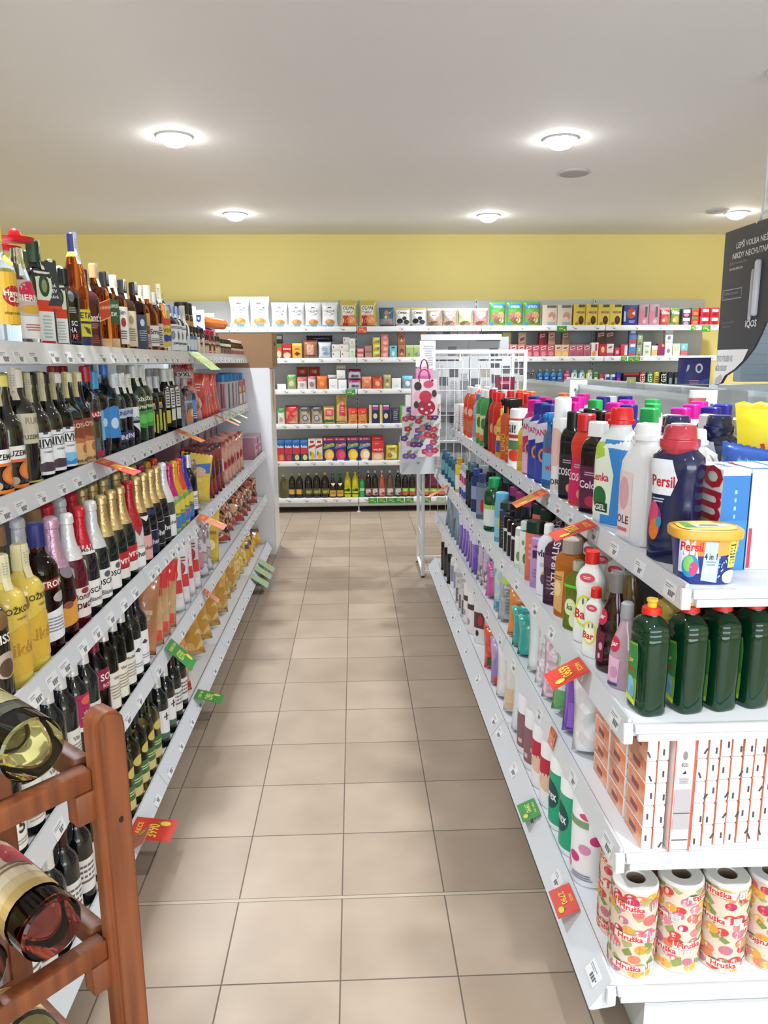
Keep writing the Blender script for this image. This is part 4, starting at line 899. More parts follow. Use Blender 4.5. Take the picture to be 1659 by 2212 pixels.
left(3, 'wine_pink', 170, 'dark wine bottle with magenta label'); left(3, 'wine_plain', [194], 'black wine bottle with cream label beside the magenta label'); left(3, 'wine_sol', 216, 'rose wine bottle with dark red label'); left(3, 'wine_amber', [236, 255], 'amber wine bottle with cream label')
left(3, 'wine_olive', 272, 'olive green wine bottle'); left(3, 'wine_bird', [287, 301], 'black wine bottle with bird on white label')
left(3, 'wine_15', [44, 84], 'dark wine bottle', row=1); left(3, 'wine_plain', [110, 135, 158, 180], 'black wine bottle', row=1); left(3, 'wine_olive', [205, 226, 246, 262], 'olive wine bottle', row=1)
foodbag('sausage', .10, .30, .075, 'a06a44', 'b87c50', None, [('r', -.3, .5, .4, .56, 'c8a080')], 8)
foodbag('baguette', .12, .29, .055, 'b48c5e', 'c8a274', None, [('r', -1, .66, 1, .97, 'c8302c'), ('p', [(-.9, .3), (.2, .36), (.2, .48), (-.9, .42)], '3a7a40'), ('e', 0, .8, .5, .05, 'e8dcd0'), ('r', -1, .06, 1, .2, 'd0483c')], 8)
foodbag('red_white', .15, .29, .07, 'd8d2d0', 'e6e0de', None, [('r', -1, .3, -.1, .84, '8c2028'), ('r', -.1, .3, .9, .5, 'c83c38'), ('e', .4, .6, .3, .1, 'b8303c'), ('l', .4, .75, .8, .1, 2, 'a04850')], 10)
foodbag('grey_pack', .16, .25, .07, 'b0a8a8', 'd0c8c8', '8a6a70', [('r', -.6, .2, .6, .5, 'c0888c')], 16)
foodbag('yellow_long', .12, .30, .06, 'c8a22c', 'dcbc48', None, [('e', 0, .3, .5, .1, 'e8d8a0'), ('r', -.7, .5, .6, .56, '8a6a28')], 10)
foodbag('choco_mix', .16, .20, .08, '3a1c1c', 'b04038', 'c9a47c', [('e', 0, .4, .5, .16, 'd8b48c')], 22)
fill(1, 3, 'sausage', 312, 330, 'long brown bread roll bag', lean=-.28, step=.10, ry=.18)
fill(1, 3, 'baguette', 333, 380, 'red and tan baguette bag with green patch', lean=-.22, step=.095, ry=.12)
fill(1, 3, 'red_white', 383, 436, 'white and red cracker bag', lean=-.12, step=.115)
fill(1, 3, 'grey_pack', 438, 458, 'greyish pink biscuit bag', lean=-.2, step=.11)
fill(1, 3, 'yellow_long', 459, 474, 'long yellow pretzel bag', lean=-.3, step=.12, ry=.15)
fill(1, 3, 'grey_pack', 372, 410, 'grey snack bag', row=1, lean=-.1, step=.12)
heap3 = [(4.28, 5.86, 9, 'brown and red chocolate bag', -.83, (-.5, -.2), (10, 50), 0), (4.3, 5.25, 5, 'brown chocolate bag at the back', -1.03, (-.3, 0), (0, 40), 0), (4.5, 5.7, 6, 'red and brown chocolate bag heaped on top', -.86, (-1.2, -.8), (20, 70), .15)]
bottle('tub_red', 'snack_tub', 'tube', .16, .055, 'c02c28', ('b8b4b0', .86, 1.05), [band(.2, .6, 'd84840', 1.9)]); left(3, 'tub_red', 4.95, 'red round tub with grey lid', 'tub', row=2, px=False, dx=.06)
box('tray', 'display_tray', .30, .2, .17, '3a2420', [('r', -.95, .08, .95, .5, '5a3428')] + [('e', -.75+.3*i, .62, .1, .13, 'cfc0b0') for i in range(6)])
for i, y in enumerate((5.42, 5.77)): put('tray', (-1.09, y, LZ[3]), PI/2, 'dark display tray of round sweets at the back of fourth liquor shelf, %s' % ('nearer', 'farther')[i], 'tray', 'dark trays')
# --- bottom shelf: wine, then noodles and crisps
wine('wine_white', 'straw', '1c241c', [band(.2, .36, '3c6a3a', 1.1), band(.1, .2, 'cdb878', 1.1), ('e', .2, .5, .4, .06, 'c9b45a'), ('l', 0, .28, .9, .06, 2, 'c8c88a')], .31, .039)
wine('wine_cross', '0f130e', 'e4e2de', [band(.12, .5, 'e6e2e0', 1.1), ('r', -.06, .36, .06, .46, '3a3a3c'), ('r', -.2, .4, .2, .42, '3a3a3c'), ('p', [(-1, .12), (1, .12), (1, .16), (-1, .22)], '4a6a58'), ('r', .4, .14, .9, .24, 'b8306a')])
wine('wine_swirl', '0c0f0d', '3a1418', [band(.14, .46, 'dedad6', 1.0), ('l', 0, .32, 1.0, .2, 4, '6a6460')])
left(4, 'wine_swirl', [60, 92], 'dark wine bottle with swirl label'); left(4, 'wine_15', [122], 'dark wine bottle with white label behind wooden post'); left(4, 'wine_swirl', [150, 178], 'dark wine bottle with red neck'); left(4, 'wine_plain', [205, 230], 'black wine bottle behind wooden post')
left(4, 'wine_white', [270, 285, 300, 314, 328], 'pale white-wine bottle with green label'); left(4, 'wine_cross', [347, 362], 'dark wine bottle with cross on white label'); left(4, 'wine_swirl', [376, 388], 'dark wine bottle beside the crisps')
left(4, 'wine_plain', [240, 262, 284, 306], 'black wine bottle', row=1)
NOOD = blend('b98632', 'd9b264', 26, .16, 'vor', 'c99a45', .8)
bag('noodle', 'noodle_bag', .22, .32, .13, NOOD, [('r', -.5, .78, .5, .92, 'e4e0da'), ('l', 0, .85, .8, .1, 3, '6a6a70')], .5)
bag('noodle_b', 'pasta_bag', .22, .28, .125, blend('c0922e', 'e6c87a', 42, .16, 'vor', 'd2ac50', .8), [('r', -.4, .2, .3, .4, 'e0cfc0')], .5)
bag('crisps_orange', 'crisps_bag', .2, .26, .09, blend('b87034', 'd9a05c', 60, .2, 'vor', None, .6), [('r', -1, .0, 1, .16, '9c2c2c'), ('e', .2, .7, .5, .12, 'e09a3c')], .5)
foodbag('crisps_red', .2, .26, .09, 'a82a24', 'd8743a', 'e0c060', [('r', -.6, .4, .6, .6, '2c3468')], 16, name='crisps_bag')
bag('yellow_sweets', 'sweets_bag', .16, .16, .08, blend('cf9d1e', 'e6c23c', 24, .2, 'vor', None, .7), [('r', -.9, .62, .9, .84, '4a3a5a')], .5)
fill(1, 4, 'crisps_orange', 398, 416, 'orange peanut snack bag', lean=-.2, step=.10, turn=34)
fill(1, 4, 'crisps_red', 396, 408, 'red crisps bag', row=1, lean=-.1, step=.11)
def heap(k, key, y0, y1, n, desc, x, lean=(-.55, -.2), yaw=(5, 60), dz=0, cat='bag', s=(.92, 1.05)):     # loosely thrown together
    for i in range(n):
        Y = y0+(y1-y0)*(i+.5)/n
        put(key, (x+random.uniform(-.01, .01), Y, LZ[k]+dz), math.radians(random.uniform(*yaw)), desc + ' on ' + LN[k] + (',' + nth(i, n, 'near end') if n > 1 else ''), cat, desc + ', ' + LN[k], random.uniform(*lean), random.uniform(-.12, .12), None, random.uniform(*s))
for q in heap3: heap(3, 'choco_mix', q[0], q[1], q[2], q[3], q[4], q[5], q[6], q[7])
heap(4, 'noodle', 3.16, 4.70, 7, 'golden noodle bag filled with curls', -.85, (-.4, -.15), (20, 48), s=(.98, 1.03))
heap(4, 'noodle', 3.30, 4.70, 7, 'golden noodle bag at the back', -1.08, (-.25, -.1), (5, 35), s=(.94, 1.0))
heap(4, 'noodle_b', 4.70, 5.22, 3, 'pale yellow pasta bag', -.862, (-.4, -.15), (20, 48))
heap(4, 'noodle_b', 4.72, 5.24, 3, 'pale yellow pasta bag at the back', -1.08, (-.25, -.1), (5, 35))
heap(4, 'yellow_sweets', 5.22, 5.88, 5, 'yellow wrapped sweets bag', -.83, (-.6, -.2), (20, 70))
heap(4, 'yellow_sweets', 5.26, 5.62, 3, 'yellow sweets bag at the back', -1.02, (-.4, 0), (0, 60), s=(1.1, 1.2))
heap(4, 'yellow_sweets', 5.30, 5.80, 4, 'yellow sweets bag heaped on top', -.87, (-1.2, -.8), (20, 80), .165)
t = root('cardboard_tub', (-1.065, 5.775, LZ[4]+.0008), 'round brown cardboard tub behind the yellow sweets', 'tub')
bm = bmesh.new(); loft(bm, [(0, .135, .135, 2), (.25, .135, .135, 2), (.25, .128, .128, 2), (.02, .128, .128, 2)], 32); link('drum', finish(bm, 'drum', [noisy('cardboard2', 'a58262', 'b08c6a', 9)], 40), t)
bag('pink_flower', 'sweets_bag', .1, .12, .05, 'd0506a', [('e', 0, .5, .5, .25, 'e890a0')]); put('pink_flower', (-.84, 5.90, LZ[4]), PI/3, 'small bright pink sweets bag at the far end of bottom liquor shelf', 'bag')
flush()
# cards on the left rails
def lp(c, k, px, label, **kw):
    X = LXR[k]+.004; promo(c, (X, y_at(px, X, LZ[k]), LZ[k]+.0205+kw.pop('dz', 0)), 1, label=label, **kw)
lp('red', 1, 214, 'red-orange price card on second liquor shelf, the near one', drop=20); lp('orange', 1, 383, 'orange price card in the middle of second liquor shelf rail', drop=25)
lp('pale', 0, 412, 'pale green price card, first of two hanging at top liquor rail', drop=35, w_=.06, l_=.16, yaw=-20); lp('pale', 0, 421, 'pale green price card, second of two hanging at top liquor rail', drop=35, w_=.06, l_=.16, yaw=-20)
lp('pink', 1, 466, 'pinkish red card on second liquor shelf near the wafers', drop=25, w_=.06, l_=.15); lp('pale', 1, 480, 'pale card on second liquor shelf, second from the end', drop=30, w_=.06); lp('pale', 1, 495, 'pale card on second liquor shelf, next to the end board', drop=25, w_=.06)
lp('pink', 2, 430, 'small red card on third liquor shelf rail above the crackers', drop=25, w_=.1); lp('green', 3, 364, 'green price card on fourth liquor shelf rail', drop=45, w_=.10)
lp('red', 4, 287, 'red price card on bottom liquor rail beside the wooden post', drop=8, w_=.11, l_=.13); lp('green', 4, 424, 'green price card on bottom liquor rail in the middle', drop=15, w_=.09, l_=.12)
for i, px in enumerate((545, 553, 560)): lp('glass', 4, px, 'pale green price card at the far end of bottom liquor rail, %s from near' % ORD[i], drop=35, w_=.12, l_=.13)
lp('pink', 3, 440, 'small pale red card on fourth liquor shelf rail above noodles', drop=40, w_=.05, l_=.09); lp('pink', 4, 262, 'pale red price card partly hidden behind the wooden post', drop=-35, w_=.09, l_=.1)
# ================================================================== wooden bottle rack in the foreground
WD = wood(); RX_, RY_ = -.338, .87
AZ = math.radians(139)
t = root('wooden_wine_rack', (RX_, RY_, 0), 'reddish brown wooden wine rack standing before the liquor shelves, holding lying bottles', 'rack', AZ)
def post(x, y, h):
    bm = bmesh.new(); w2, d2 = .019, .019
    P = [(-w2, 0), (w2, 0), (w2, h-.022), (w2*.86, h-.009), (w2*.4, h-.001), (0, h), (-w2*.5, h-.002), (-w2*.9, h-.012), (-w2, h-.024)]
    a = [bm.verts.new((-d2, py, z)) for py, z in P]; b_ = [bm.verts.new((d2, py, z)) for py, z in P]
    for i in range(len(P)): bm.faces.new((a[i], a[(i+1) % len(P)], b_[(i+1) % len(P)], b_[i]))
    bm.faces.new(a); bm.faces.new(b_[::-1])
    bmesh.ops.recalc_face_normals(bm, faces=bm.faces)
    bmesh.ops.bevel(bm, geom=[e for e in bm.edges if len(e.link_faces) == 2 and e.calc_face_angle() > .9], offset=.004, segments=2, affect='EDGES')
    return link('post', finish(bm, 'post', [WD], 40), t, (x, y, 0))
p = post(-.016, -.013, 1.132); post(-.016, .62, 1.132); post(.33, .62, 1.132); post(.33, -.013, 1.132)
bm = bmesh.new()
for k in range(12): bm.verts.new((-.0192, -.002+.0035*math.cos(k*PI/6), .985+.0045*math.sin(k*PI/6)))
bm.faces.new(list(bm.verts)); link('screw_hole', finish(bm, 'screw_hole', [m('20140c', .8)], 0), p)
for z in (1.056, .811, .566, .321):
    for d in ((-.012, .012, .006, .6, -.028, 0), (.28, .304, .006, .6, -.028, 0)):
        o = link('cross_bar', box_mesh('cross_bar', d, WD, .003), t, (0, 0, z))
    for y in (.004, .30, .60): link('side_bar', box_mesh('side_bar', (.0125, .279, y-.011, y+.011, -.026, .006), WD, .003), t, (0, 0, z))
    for y in (.0,): link('corner_brace', box_mesh('corner_brace', (-.014, .012, -.012, .03, -.07, -.0285), WD, .003), t, (0, 0, z))
R0 = Matrix.Rotation(AZ, 3, 'Z')
def rackpos(x, y, z): return Vector((RX_, RY_, 0)) + R0 @ Vector((x, y, z))
bottle('rack_white', 'wine_bottle', 'wine', .30, .039, 'straw', None, [band(.14, .2, '3a3624', 1.9), band(.2, .42, '262620', 1.9), band(.42, .5, 'dccf9a', 1.9), band(.5, .56, '4a6a3c', 1.9), ('e', 0, .31, .5, .08, '8a8050'), ('r', -1.9, .425, 1.9, .43, 'a89a5a')], foil=('d6d0c0', .78), N=48)
bottle('rack_rose', 'wine_bottle', 'wine', .30, .039, m('c05a50', .02, 1, 0, 0, 1.36), None, [band(.2, .27, 'cbb48a', 1.9), band(.27, .62, 'd9c8a8', 1.9), ('e', .0, .5, .6, .07, 'c84a50'), ('e', .4, .42, .4, .06, 'b8404a'), ('e', -.5, .44, .4, .06, 'c8606a'), ('e', -.9, .54, .3, .05, 'c84a50'), ('l', .1, .36, .8, .06, 2, '8a6a5a'), band(.14, .2, 'b89a5c', 1.9)], foil=('8a2030', .78), N=48)
for z, k, y, lab in ((1.056, 'rack_white', .066, 'lying white wine bottle on the upper level of the wooden rack'), (.811, 'rack_rose', .066, 'lying rose bottle with floral cream label on lower rack level'),
                     (1.056, 'rack_white', .16, 'second lying white wine bottle deeper in the wooden rack'), (.811, 'rack_rose', .16, 'second lying rose bottle deeper in the wooden rack'), (.566, 'rack_white', .066, 'lying bottle on the lowest visible level of wooden rack')):
    q = rackpos(.004, y, z+.0465)
    o = put(k, (0, 0, 0), 0, lab, 'bottle', None)
    o.rotation_euler = (R0 @ Matrix.Rotation(PI/2, 3, 'Y') @ Matrix.Rotation(-PI/2, 3, 'Z')).to_euler(); o.location = q
# ================================================================== goods on the right run
# --- top shelf: cleaners and washing gel
def cleaner(key, prof, H, R, c, capc, art=(), ay=.62, n=3, v0=.86, rf=.42, name='cleaner_bottle', gl=.25, **kw):
    bottle(key, name, prof, H, R, m(c, gl, 0, 0, .3) if isinstance(c, str) else c, (capc, v0, rf) if capc else None, art, ay, n, **kw)
cleaner('cl_orange', 'gel', .30, .045, 'd8502c', 'e8e4e4', [('e', 0, .5, .7, .14, 'd9402c'), ('r', -.7, .1, .7, .34, 'c86a3c'), ('e', .1, .5, .5, .08, 'e8b8a0')])
cleaner('cl_clearblue', 'waist', .27, .04, 'a8c0d8', '5a7ab0', [('r', -.7, .1, .7, .5, '7a9ac8')])
cleaner('cl_green', 'gel', .30, .045, '3f9a4c', 'e9ecec', [('r', -.8, .15, .8, .55, 'd8d89a'), ('e', .0, .4, .5, .1, '3c7a3c'), ('r', -.7, .1, .7, .2, 'e0703c')])
cleaner('cl_cream', 'waist', .28, .04, 'd8d6a0', '2f6c4a', [('r', -.6, .2, .6, .5, 'c8cc7a')])
cleaner('cl_dkgreen', 'slope', .31, .042, m('133a22', .07, 0, 0, .6), 'c0202c', [('r', -.7, .1, .7, .4, '1a4a2a')], 1, 2)
cleaner('cl_red', 'gel', .30, .045, 'c8281e', 'd8201e', [('r', -.6, .12, .6, .5, 'b8302a'), ('e', 0, .4, .4, .08, 'e8a070')])
cleaner('cl_yellow', 'waist', .23, .038, 'e0a428', 'ecc83c', [('r', -.8, .3, .8, .62, 'ecd060'), ('r', -.6, .1, .4, .34, '3a5aa0'), ('t', 'FIXI', 0, .48, .08, '7a3020', .7)])
cleaner('cl_black_trig', 'gel', .27, .048, 'd0582c', None, [('t', 'LINO', -.2, .3, .1, 'd8b83c', .9, PI/2), ('r', .2, .05, .9, .7, '1c1a1c')])
cleaner('cl_sil', 'tube', .25, .046, 'ecebe8', 'e8e6e4', [('t', 'Sil!', 0, .66, .14, '2a2a2c', .8), ('r', -1, .5, 1, .56, 'c02c2c'), ('r', -1, .3, 1, .46, '5a7a50'), ('e', .3, .2, .5, .1, 'd8402c')], 1, 2, .84, .95, 'cleaner_tub')
cleaner('cl_yellow_slim', 'waist', .22, .032, 'd8b82c', '2c6a3c', [('r', -.6, .2, .6, .5, 'c88a2c')])
VAN = lambda c1, c2: [('r', -.95, .02, .95, .3, c2), ('p', [(-.9, .5), (.9, .56), (.9, .8), (-.9, .74)], 'd8d0dc'), ('t', 'VANISH', 0, .65, .08, c1, .8, .05), ('e', .1, .36, .5, .09, 'd88a3c'), ('e', .1, .36, .3, .055, '2c3c8c')]
cleaner('van_pink', 'gel', .30, .048, 'd0287c', 'd8188c', VAN('b0186c', 'e2b0c8'), .55, 4, .83, .62)
cleaner('van_blue', 'gel', .295, .048, '2a3a94', '2c3488', VAN('c02c5c', '38489c'), .55, 4, .83, .62)
cleaner('cl_window', 'gel', .255, .046, m('8ac0dc', .04, .75, 0, 0, 1.36), '2f7ec0', [('r', -.9, .05, .9, .5, '6aa4d0'), ('t', 'CLEN', 0, .55, .07, 'c03050', .8), ('t', 'win', .1, .3, .09, 'd03044', .6), ('r', -.8, .04, .8, .12, '2a5a90')], .55, 4)
cleaner('spray_white', 'tube', .33, .032, 'e9e7e6', 'f2f2f2', [('e', 0, .5, .7, .2, 'e0b8ac'), ('t', 'CORE', 0, .14, .06, '4a4a50', .8), ('r', -.8, .06, .8, .1, 'd0c4c0')], 1, 2, .8, .9, 'spray_can')
COS = lambda t_, c: [('r', -.95, .06, .95, .52, c), ('t', t_, 0, .32, .085, 'e6d6de', .9), ('e', .3, .14, .3, .05, 'd88a70'), ('l', 0, .44, 1, .05, 2, 'c0a0b0')]
cleaner('cos_black', 'gel', .29, .046, m('141416', .12, 0, 0, .6), '141416', COS('COSOU', '2a2830'), .65, 4, .8, .6)
cleaner('cos_red', 'waist', .29, .048, m('d83a2c', .15, 0, 0, .5), 'd2202a', COS('COSOU', 'c8285a'), .65, 4, .82, .6)
cleaner('cos_plum', 'gel', .275, .048, m('1a1012', .1, 0, 0, .6), 'eeecec', COS('Color', '5a2440') + [('e', .2, .14, .5, .06, 'b02c4c')], .65, 4, .84, .62)
def jug(key, H, R, c, capc, art, liquid=None, name='detergent_jug', gl=.3, ay=.72):
    S0 = [(0, .9), (.02, 1), (.56, 1), (.68, .95), (.76, .74), (.82, .5), (.85, .46), (.88, .44)]
    S = [(z*H, r*R, r*R*(ay if r > .6 else .95), 4 if r > .7 else 2) for z, r in S0]
    sf = LoftSurf(S, H); bm = bmesh.new(); loft(bm, S, 32)
    x = R*.98; bm2 = bm                          # carrying handle at one side
    tube(bm, [(x-.02, 0, .74*H), (x+.006, 0, .745*H), (x+.030, 0, .70*H), (x+.040, 0, .6*H), (x+.038, 0, .45*H), (x+.026, 0, .34*H), (x-.01, 0, .28*H)], [.015, .016, .0165, .0165, .0165, .0165, .015], 14)
    parts = [('body', finish(bm, key, [m(c, gl, 0, 0, .2) if isinstance(c, str) else c], 40), -1)]
    bm = bmesh.new(); rc = R*.56
    loft(bm, [(.865*H, rc, rc, 2), (.87*H, rc*1.04, rc*1.04, 2), (.9*H, rc*1.04, rc*1.04, 2), (.905*H, rc*.9, rc*.9, 2), (.985*H, rc*.84, rc*.84, 2), (H, rc*.76, rc*.76, 2)], 28)
    parts.append(('cap', finish(bm, key+'_cap', [m(capc, .3) if isinstance(capc, str) else capc], 40), -1))
    parts.append(('label', paint(sf, art, key+'_label'), -1))
    kind(key, name, parts, (2*R, 2*R*ay, H))
TRW = m('e4e6e6', .35, .12, 0, 0, 1.45)
jug('jug_blue', .325, .062, 'e6e8ea', 'd2201e', [('r', -.3, .02, .98, .74, '3a86cc'), ('p', [(-.95, .1), (.2, .1), (.35, .45), (-.1, .7), (-.95, .62)], 'e2ead8'), ('p', [(-.9, .55), (-.2, .6), (-.3, .72), (-.9, .7)], 'a8c83c'), ('t', 'Lenka', -.4, .42, .07, 'c83040', .5), ('e', -.4, .24, .4, .1, '2a6a3a'), ('r', -.6, .12, .1, .2, '1e4a2a'), ('t', 'GEL', -.3, .16, .05, 'e8e8e8', .3)])
jug('jug_white', .30, .06, 'ecebec', 'eeeeee', [('r', -.9, .06, .2, .6, 'e8d4d4'), ('e', -.35, .42, .35, .14, 'd8a8ac'), ('t', 'OLE', -.35, .2, .07, '5a4a50', .45), ('r', -.7, .1, .0, .13, 'c86a78')])
jug('jug_plain', .285, .06, 'e9e9ea', TRW, [('r', -.8, .1, .1, .5, 'ece8e8')])
PGEL = m('182048', .14, 0, 0, .6)
def pgel(key, H, R, capm):
    S = [(z*H, r*R, r*R*.66, 3) for z, r in [(0, .86), (.02, .96), (.2, 1), (.45, .9), (.6, .92), (.7, 1), (.78, .94), (.82, .7), (.84, .66)]]
    sf = LoftSurf(S, H); bm = bmesh.new(); loft(bm, S, 32); parts = [('body', finish(bm, key, [PGEL], 40), -1)]
    bm = bmesh.new(); rc = R*.74
    loft(bm, [(.80*H, rc*.8, rc*.8, 2), (.84*H, rc*.96, rc*.96, 2), (.85*H, rc, rc, 2), (.90*H, rc, rc, 2), (.905*H, rc*.86, rc*.86, 2), (.985*H, rc*.78, rc*.78, 2), (H, rc*.7, rc*.7, 2)], 28)
    parts.append(('cap', finish(bm, key+'_cap', [capm], 40), -1))
    parts.append(('label', paint(sf, [('p', [(-.98, .5), (.1, .5), (.35, .62), (.1, .76), (-.98, .76)], 'e2e4ea'), ('t', 'Persil', -.25, .6, .085, 'c41e2e', .5), ('e', -.55, .3, .36, .13, '8a2c6a'), ('e', -.6, .36, .25, .09, 'c8486a'), ('e', -.5, .24, .22, .08, 'd0762c'), ('e', -.3, .3, .12, .04, '3a8ab0'), ('l', -.4, .46, .7, .04, 2, 'b8bccc')], key+'_label'), -1))
    kind(key, 'gel_bottle', parts, (2*R, 2*R*.66, H))
pgel('pgel', .31, .058, m('e0485a', .12, .45, 0, .3)); pgel('pgel_navy', .30, .055, m('1c2450', .2, 0, 0, .4))
for a in [('cl_orange', [1014, 1022], 'orange cleaner bottle with white cap', 'bottle'), ('cl_clearblue', [1033], 'pale blue cleaner bottle', 'bottle'), ('cl_green', [1043, 1052], 'green cleaner bottle with white cap', 'bottle'),
          ('cl_dkgreen', [1063], 'dark green cleaner bottle with red cap', 'bottle'), ('cl_red', [1073, 1081], 'bright red cleaner bottle', 'bottle'), ('cl_yellow', 1089, 'small yellow cleaner bottle', 'bottle'),
          ('cl_sil', 1114, 'white scouring tub with red stripe and pictured cleaner', 'tub'), ('cl_yellow_slim', 1131, 'slim yellow bottle with green cap', 'bottle'), ('van_pink', 1150, 'magenta stain remover bottle', 'bottle'),
          ('van_blue', [1165, 1179], 'dark blue stain remover bottle', 'bottle'), ('spray_white', 1217, 'tall white spray can', 'can'), ('cos_black', 1234, 'glossy black softener bottle', 'bottle'), ('cos_red', 1253, 'red softener bottle', 'bottle'), ('cos_plum', 1281, 'dark plum softener bottle with white cap', 'bottle')]:
    right(0, a[0], a[1], a[2], a[3])
def trigger(key, base_key, c):
    n_, parts, d = KIND[base_key]; H = d[2]; bm = bmesh.new()
    loft(bm, [(.86*H, .014, .014, 2), (.93*H, .014, .014, 2)], 16); bbox(bm, -.012, .012, -.045, .03, .93*H, .93*H+.035, 0, .004); bbox(bm, -.006, .006, -.034, -.026, .93*H-.035, .93*H, 0, .001); bbox(bm, -.008, .008, -.054, -.045, .93*H+.016, .93*H+.03, 0, .001)
    kind(key, 'spray_bottle', [q for q in parts if q[0] != 'cap'] + [('trigger', finish(bm, key+'_trigger', [m(c, .35)], 40), -1)], (d[0], d[1], H+.01))
trigger('trig_black', 'cl_black_trig', '151416'); trigger('trig_blue', 'cl_window', '2f78bc')
right(0, 'trig_black', [1099, 1106], 'orange and black spray bottle with black trigger', 'bottle'); right(0, 'trig_blue', 1194, 'clear blue window spray bottle with blue trigger', 'bottle')
right(0, 'jug_blue', 1330, 'large white jug of blue gel with red cap', 'jug', turn=-60, dx=-.012, jit=1); right(0, 'jug_white', 1384, 'white detergent jug with pink label', 'jug', turn=-75, dx=-.01, jit=1)
put('pgel', (.725, 1.63, RZ[0]), math.radians(-52), 'navy washing gel bottle with translucent red cap on top detergent shelf', 'bottle')
put('jug_plain', (.835, 1.80, RZ[0]), math.radians(40), 'plain white detergent jug behind the navy gel bottle', 'jug'); put('jug_plain', (.875, 1.965, RZ[0]), math.radians(-50), 'plain white jug between blue gel jug and navy bottles', 'jug')
# rows behind on the top shelf
back = [('cl_orange', [1030, 1050], 'orange cleaner bottle with white cap', 1), ('cl_green', [1066, 1088], 'green cleaner bottle with white cap', 1), ('cl_red', [1100, 1118, 1136], 'red-capped cleaner bottle', 1), ('van_pink', [1172, 1200, 1228], 'magenta capped stain remover', 1), ('van_blue', [1150, 1186], 'blue stain remover bottle', 1), ('cos_black', [1270, 1296], 'black softener bottle', 1), ('cos_red', [1310], 'red softener bottle', 1)]
for k, pos, d_, rw in back: right(0, k, pos, d_, 'bottle', row=rw)
cleaner('soft_white', 'gel', .28, .05, 'e6e4e6', 'e4e2e4', [('r', -.8, .1, .8, .6, 'd8c8d0')], .65, 4, .84, .62, 'softener_bottle')
cleaner('soft_green', 'gel', .29, .05, 'dfe4e0', '2fae5a', [('r', -.8, .1, .8, .6, '9ad0a0')], .65, 4, .82, .62, 'softener_bottle')
cleaner('soft_pink', 'gel', .29, .05, 'e2dce4', 'e0209c', [('r', -.8, .1, .8, .6, 'd8a0c8')], .65, 4, .82, .66, 'softener_bottle')
cleaner('soft_navy', 'gel', .29, .05, '2c2c7c', '2a2a86', [('r', -.8, .1, .8, .6, '4a4aa0')], .65, 4, .82, .66, 'softener_bottle')
cleaner('soft_orange', 'gel', .28, .05, 'e8e2d8', 'e87a3c', [('r', -.8, .1, .8, .6, 'e8b080')], .65, 4, .82, .62, 'softener_bottle')
def grid(k, pts, d_, cat='bottle'):
    pts = sorted(pts, key=lambda q: q[1])
    for i, (x, y) in enumerate(pts): put(k, (x, y, RZ[0]), math.radians(-60+random.uniform(-10, 10)), d_ + ' deep on top detergent shelf' + (',' + nth(i, len(pts), 'near end') if len(pts) > 1 else ''), cat, d_ + ' at the back' if len(pts) > 1 else None)
grid('soft_pink', [(1.02, 2.9), (1.13, 2.55), (1.14, 3.1), (1.26, 2.75), (1.38, 2.95), (1.30, 2.4), (1.38, 2.5), (1.02, 3.4), (1.14, 3.7)], 'softener bottle with magenta cap')
grid('soft_green', [(1.02, 2.55), (1.14, 2.82), (1.27, 3.15), (1.38, 2.2), (1.02, 3.14)], 'softener bottle with green cap')
grid('soft_navy', [(1.14, 3.4), (1.26, 3.45), (1.25, 2.58), (1.36, 2.72), (1.02, 2.75)], 'softener bottle with navy cap')
grid('soft_white', [(1.02, 2.36), (1.14, 2.36), (1.26, 2.22), (1.02, 3.62), (1.26, 3.65), (1.14, 2.2)], 'softener bottle with white cap')
grid('soft_orange', [(.93, 4.1), (1.02, 4.3), (1.14, 4.05), (1.02, 4.55)], 'bottle with orange cap')
grid('pgel_navy', [(.90, 2.05), (1.02, 2.05)], 'navy gel bottle with dark cap')
grid('cos_black', [(.93, 2.15), (1.08, 2.15), (1.20, 2.07)], 'black gel bottle')
for i, y in enumerate(ys(4.78, 5.05, .135)):
    if i == 0: box('wipes_pack', 'wipes_pack', .09, .06, .17, 'e6e4e4', [('r', -.2, .1, .2, .9, 'd6d4d4'), ('l', 0, .5, 1.2, .5, 7, '8a8688')])
    put('wipes_pack', (.73, y, RZ[0]), math.radians(-60), 'white upright wet wipes pack at far end of top detergent shelf,%s' % nth(i, 3), 'pack', 'white wipes packs')
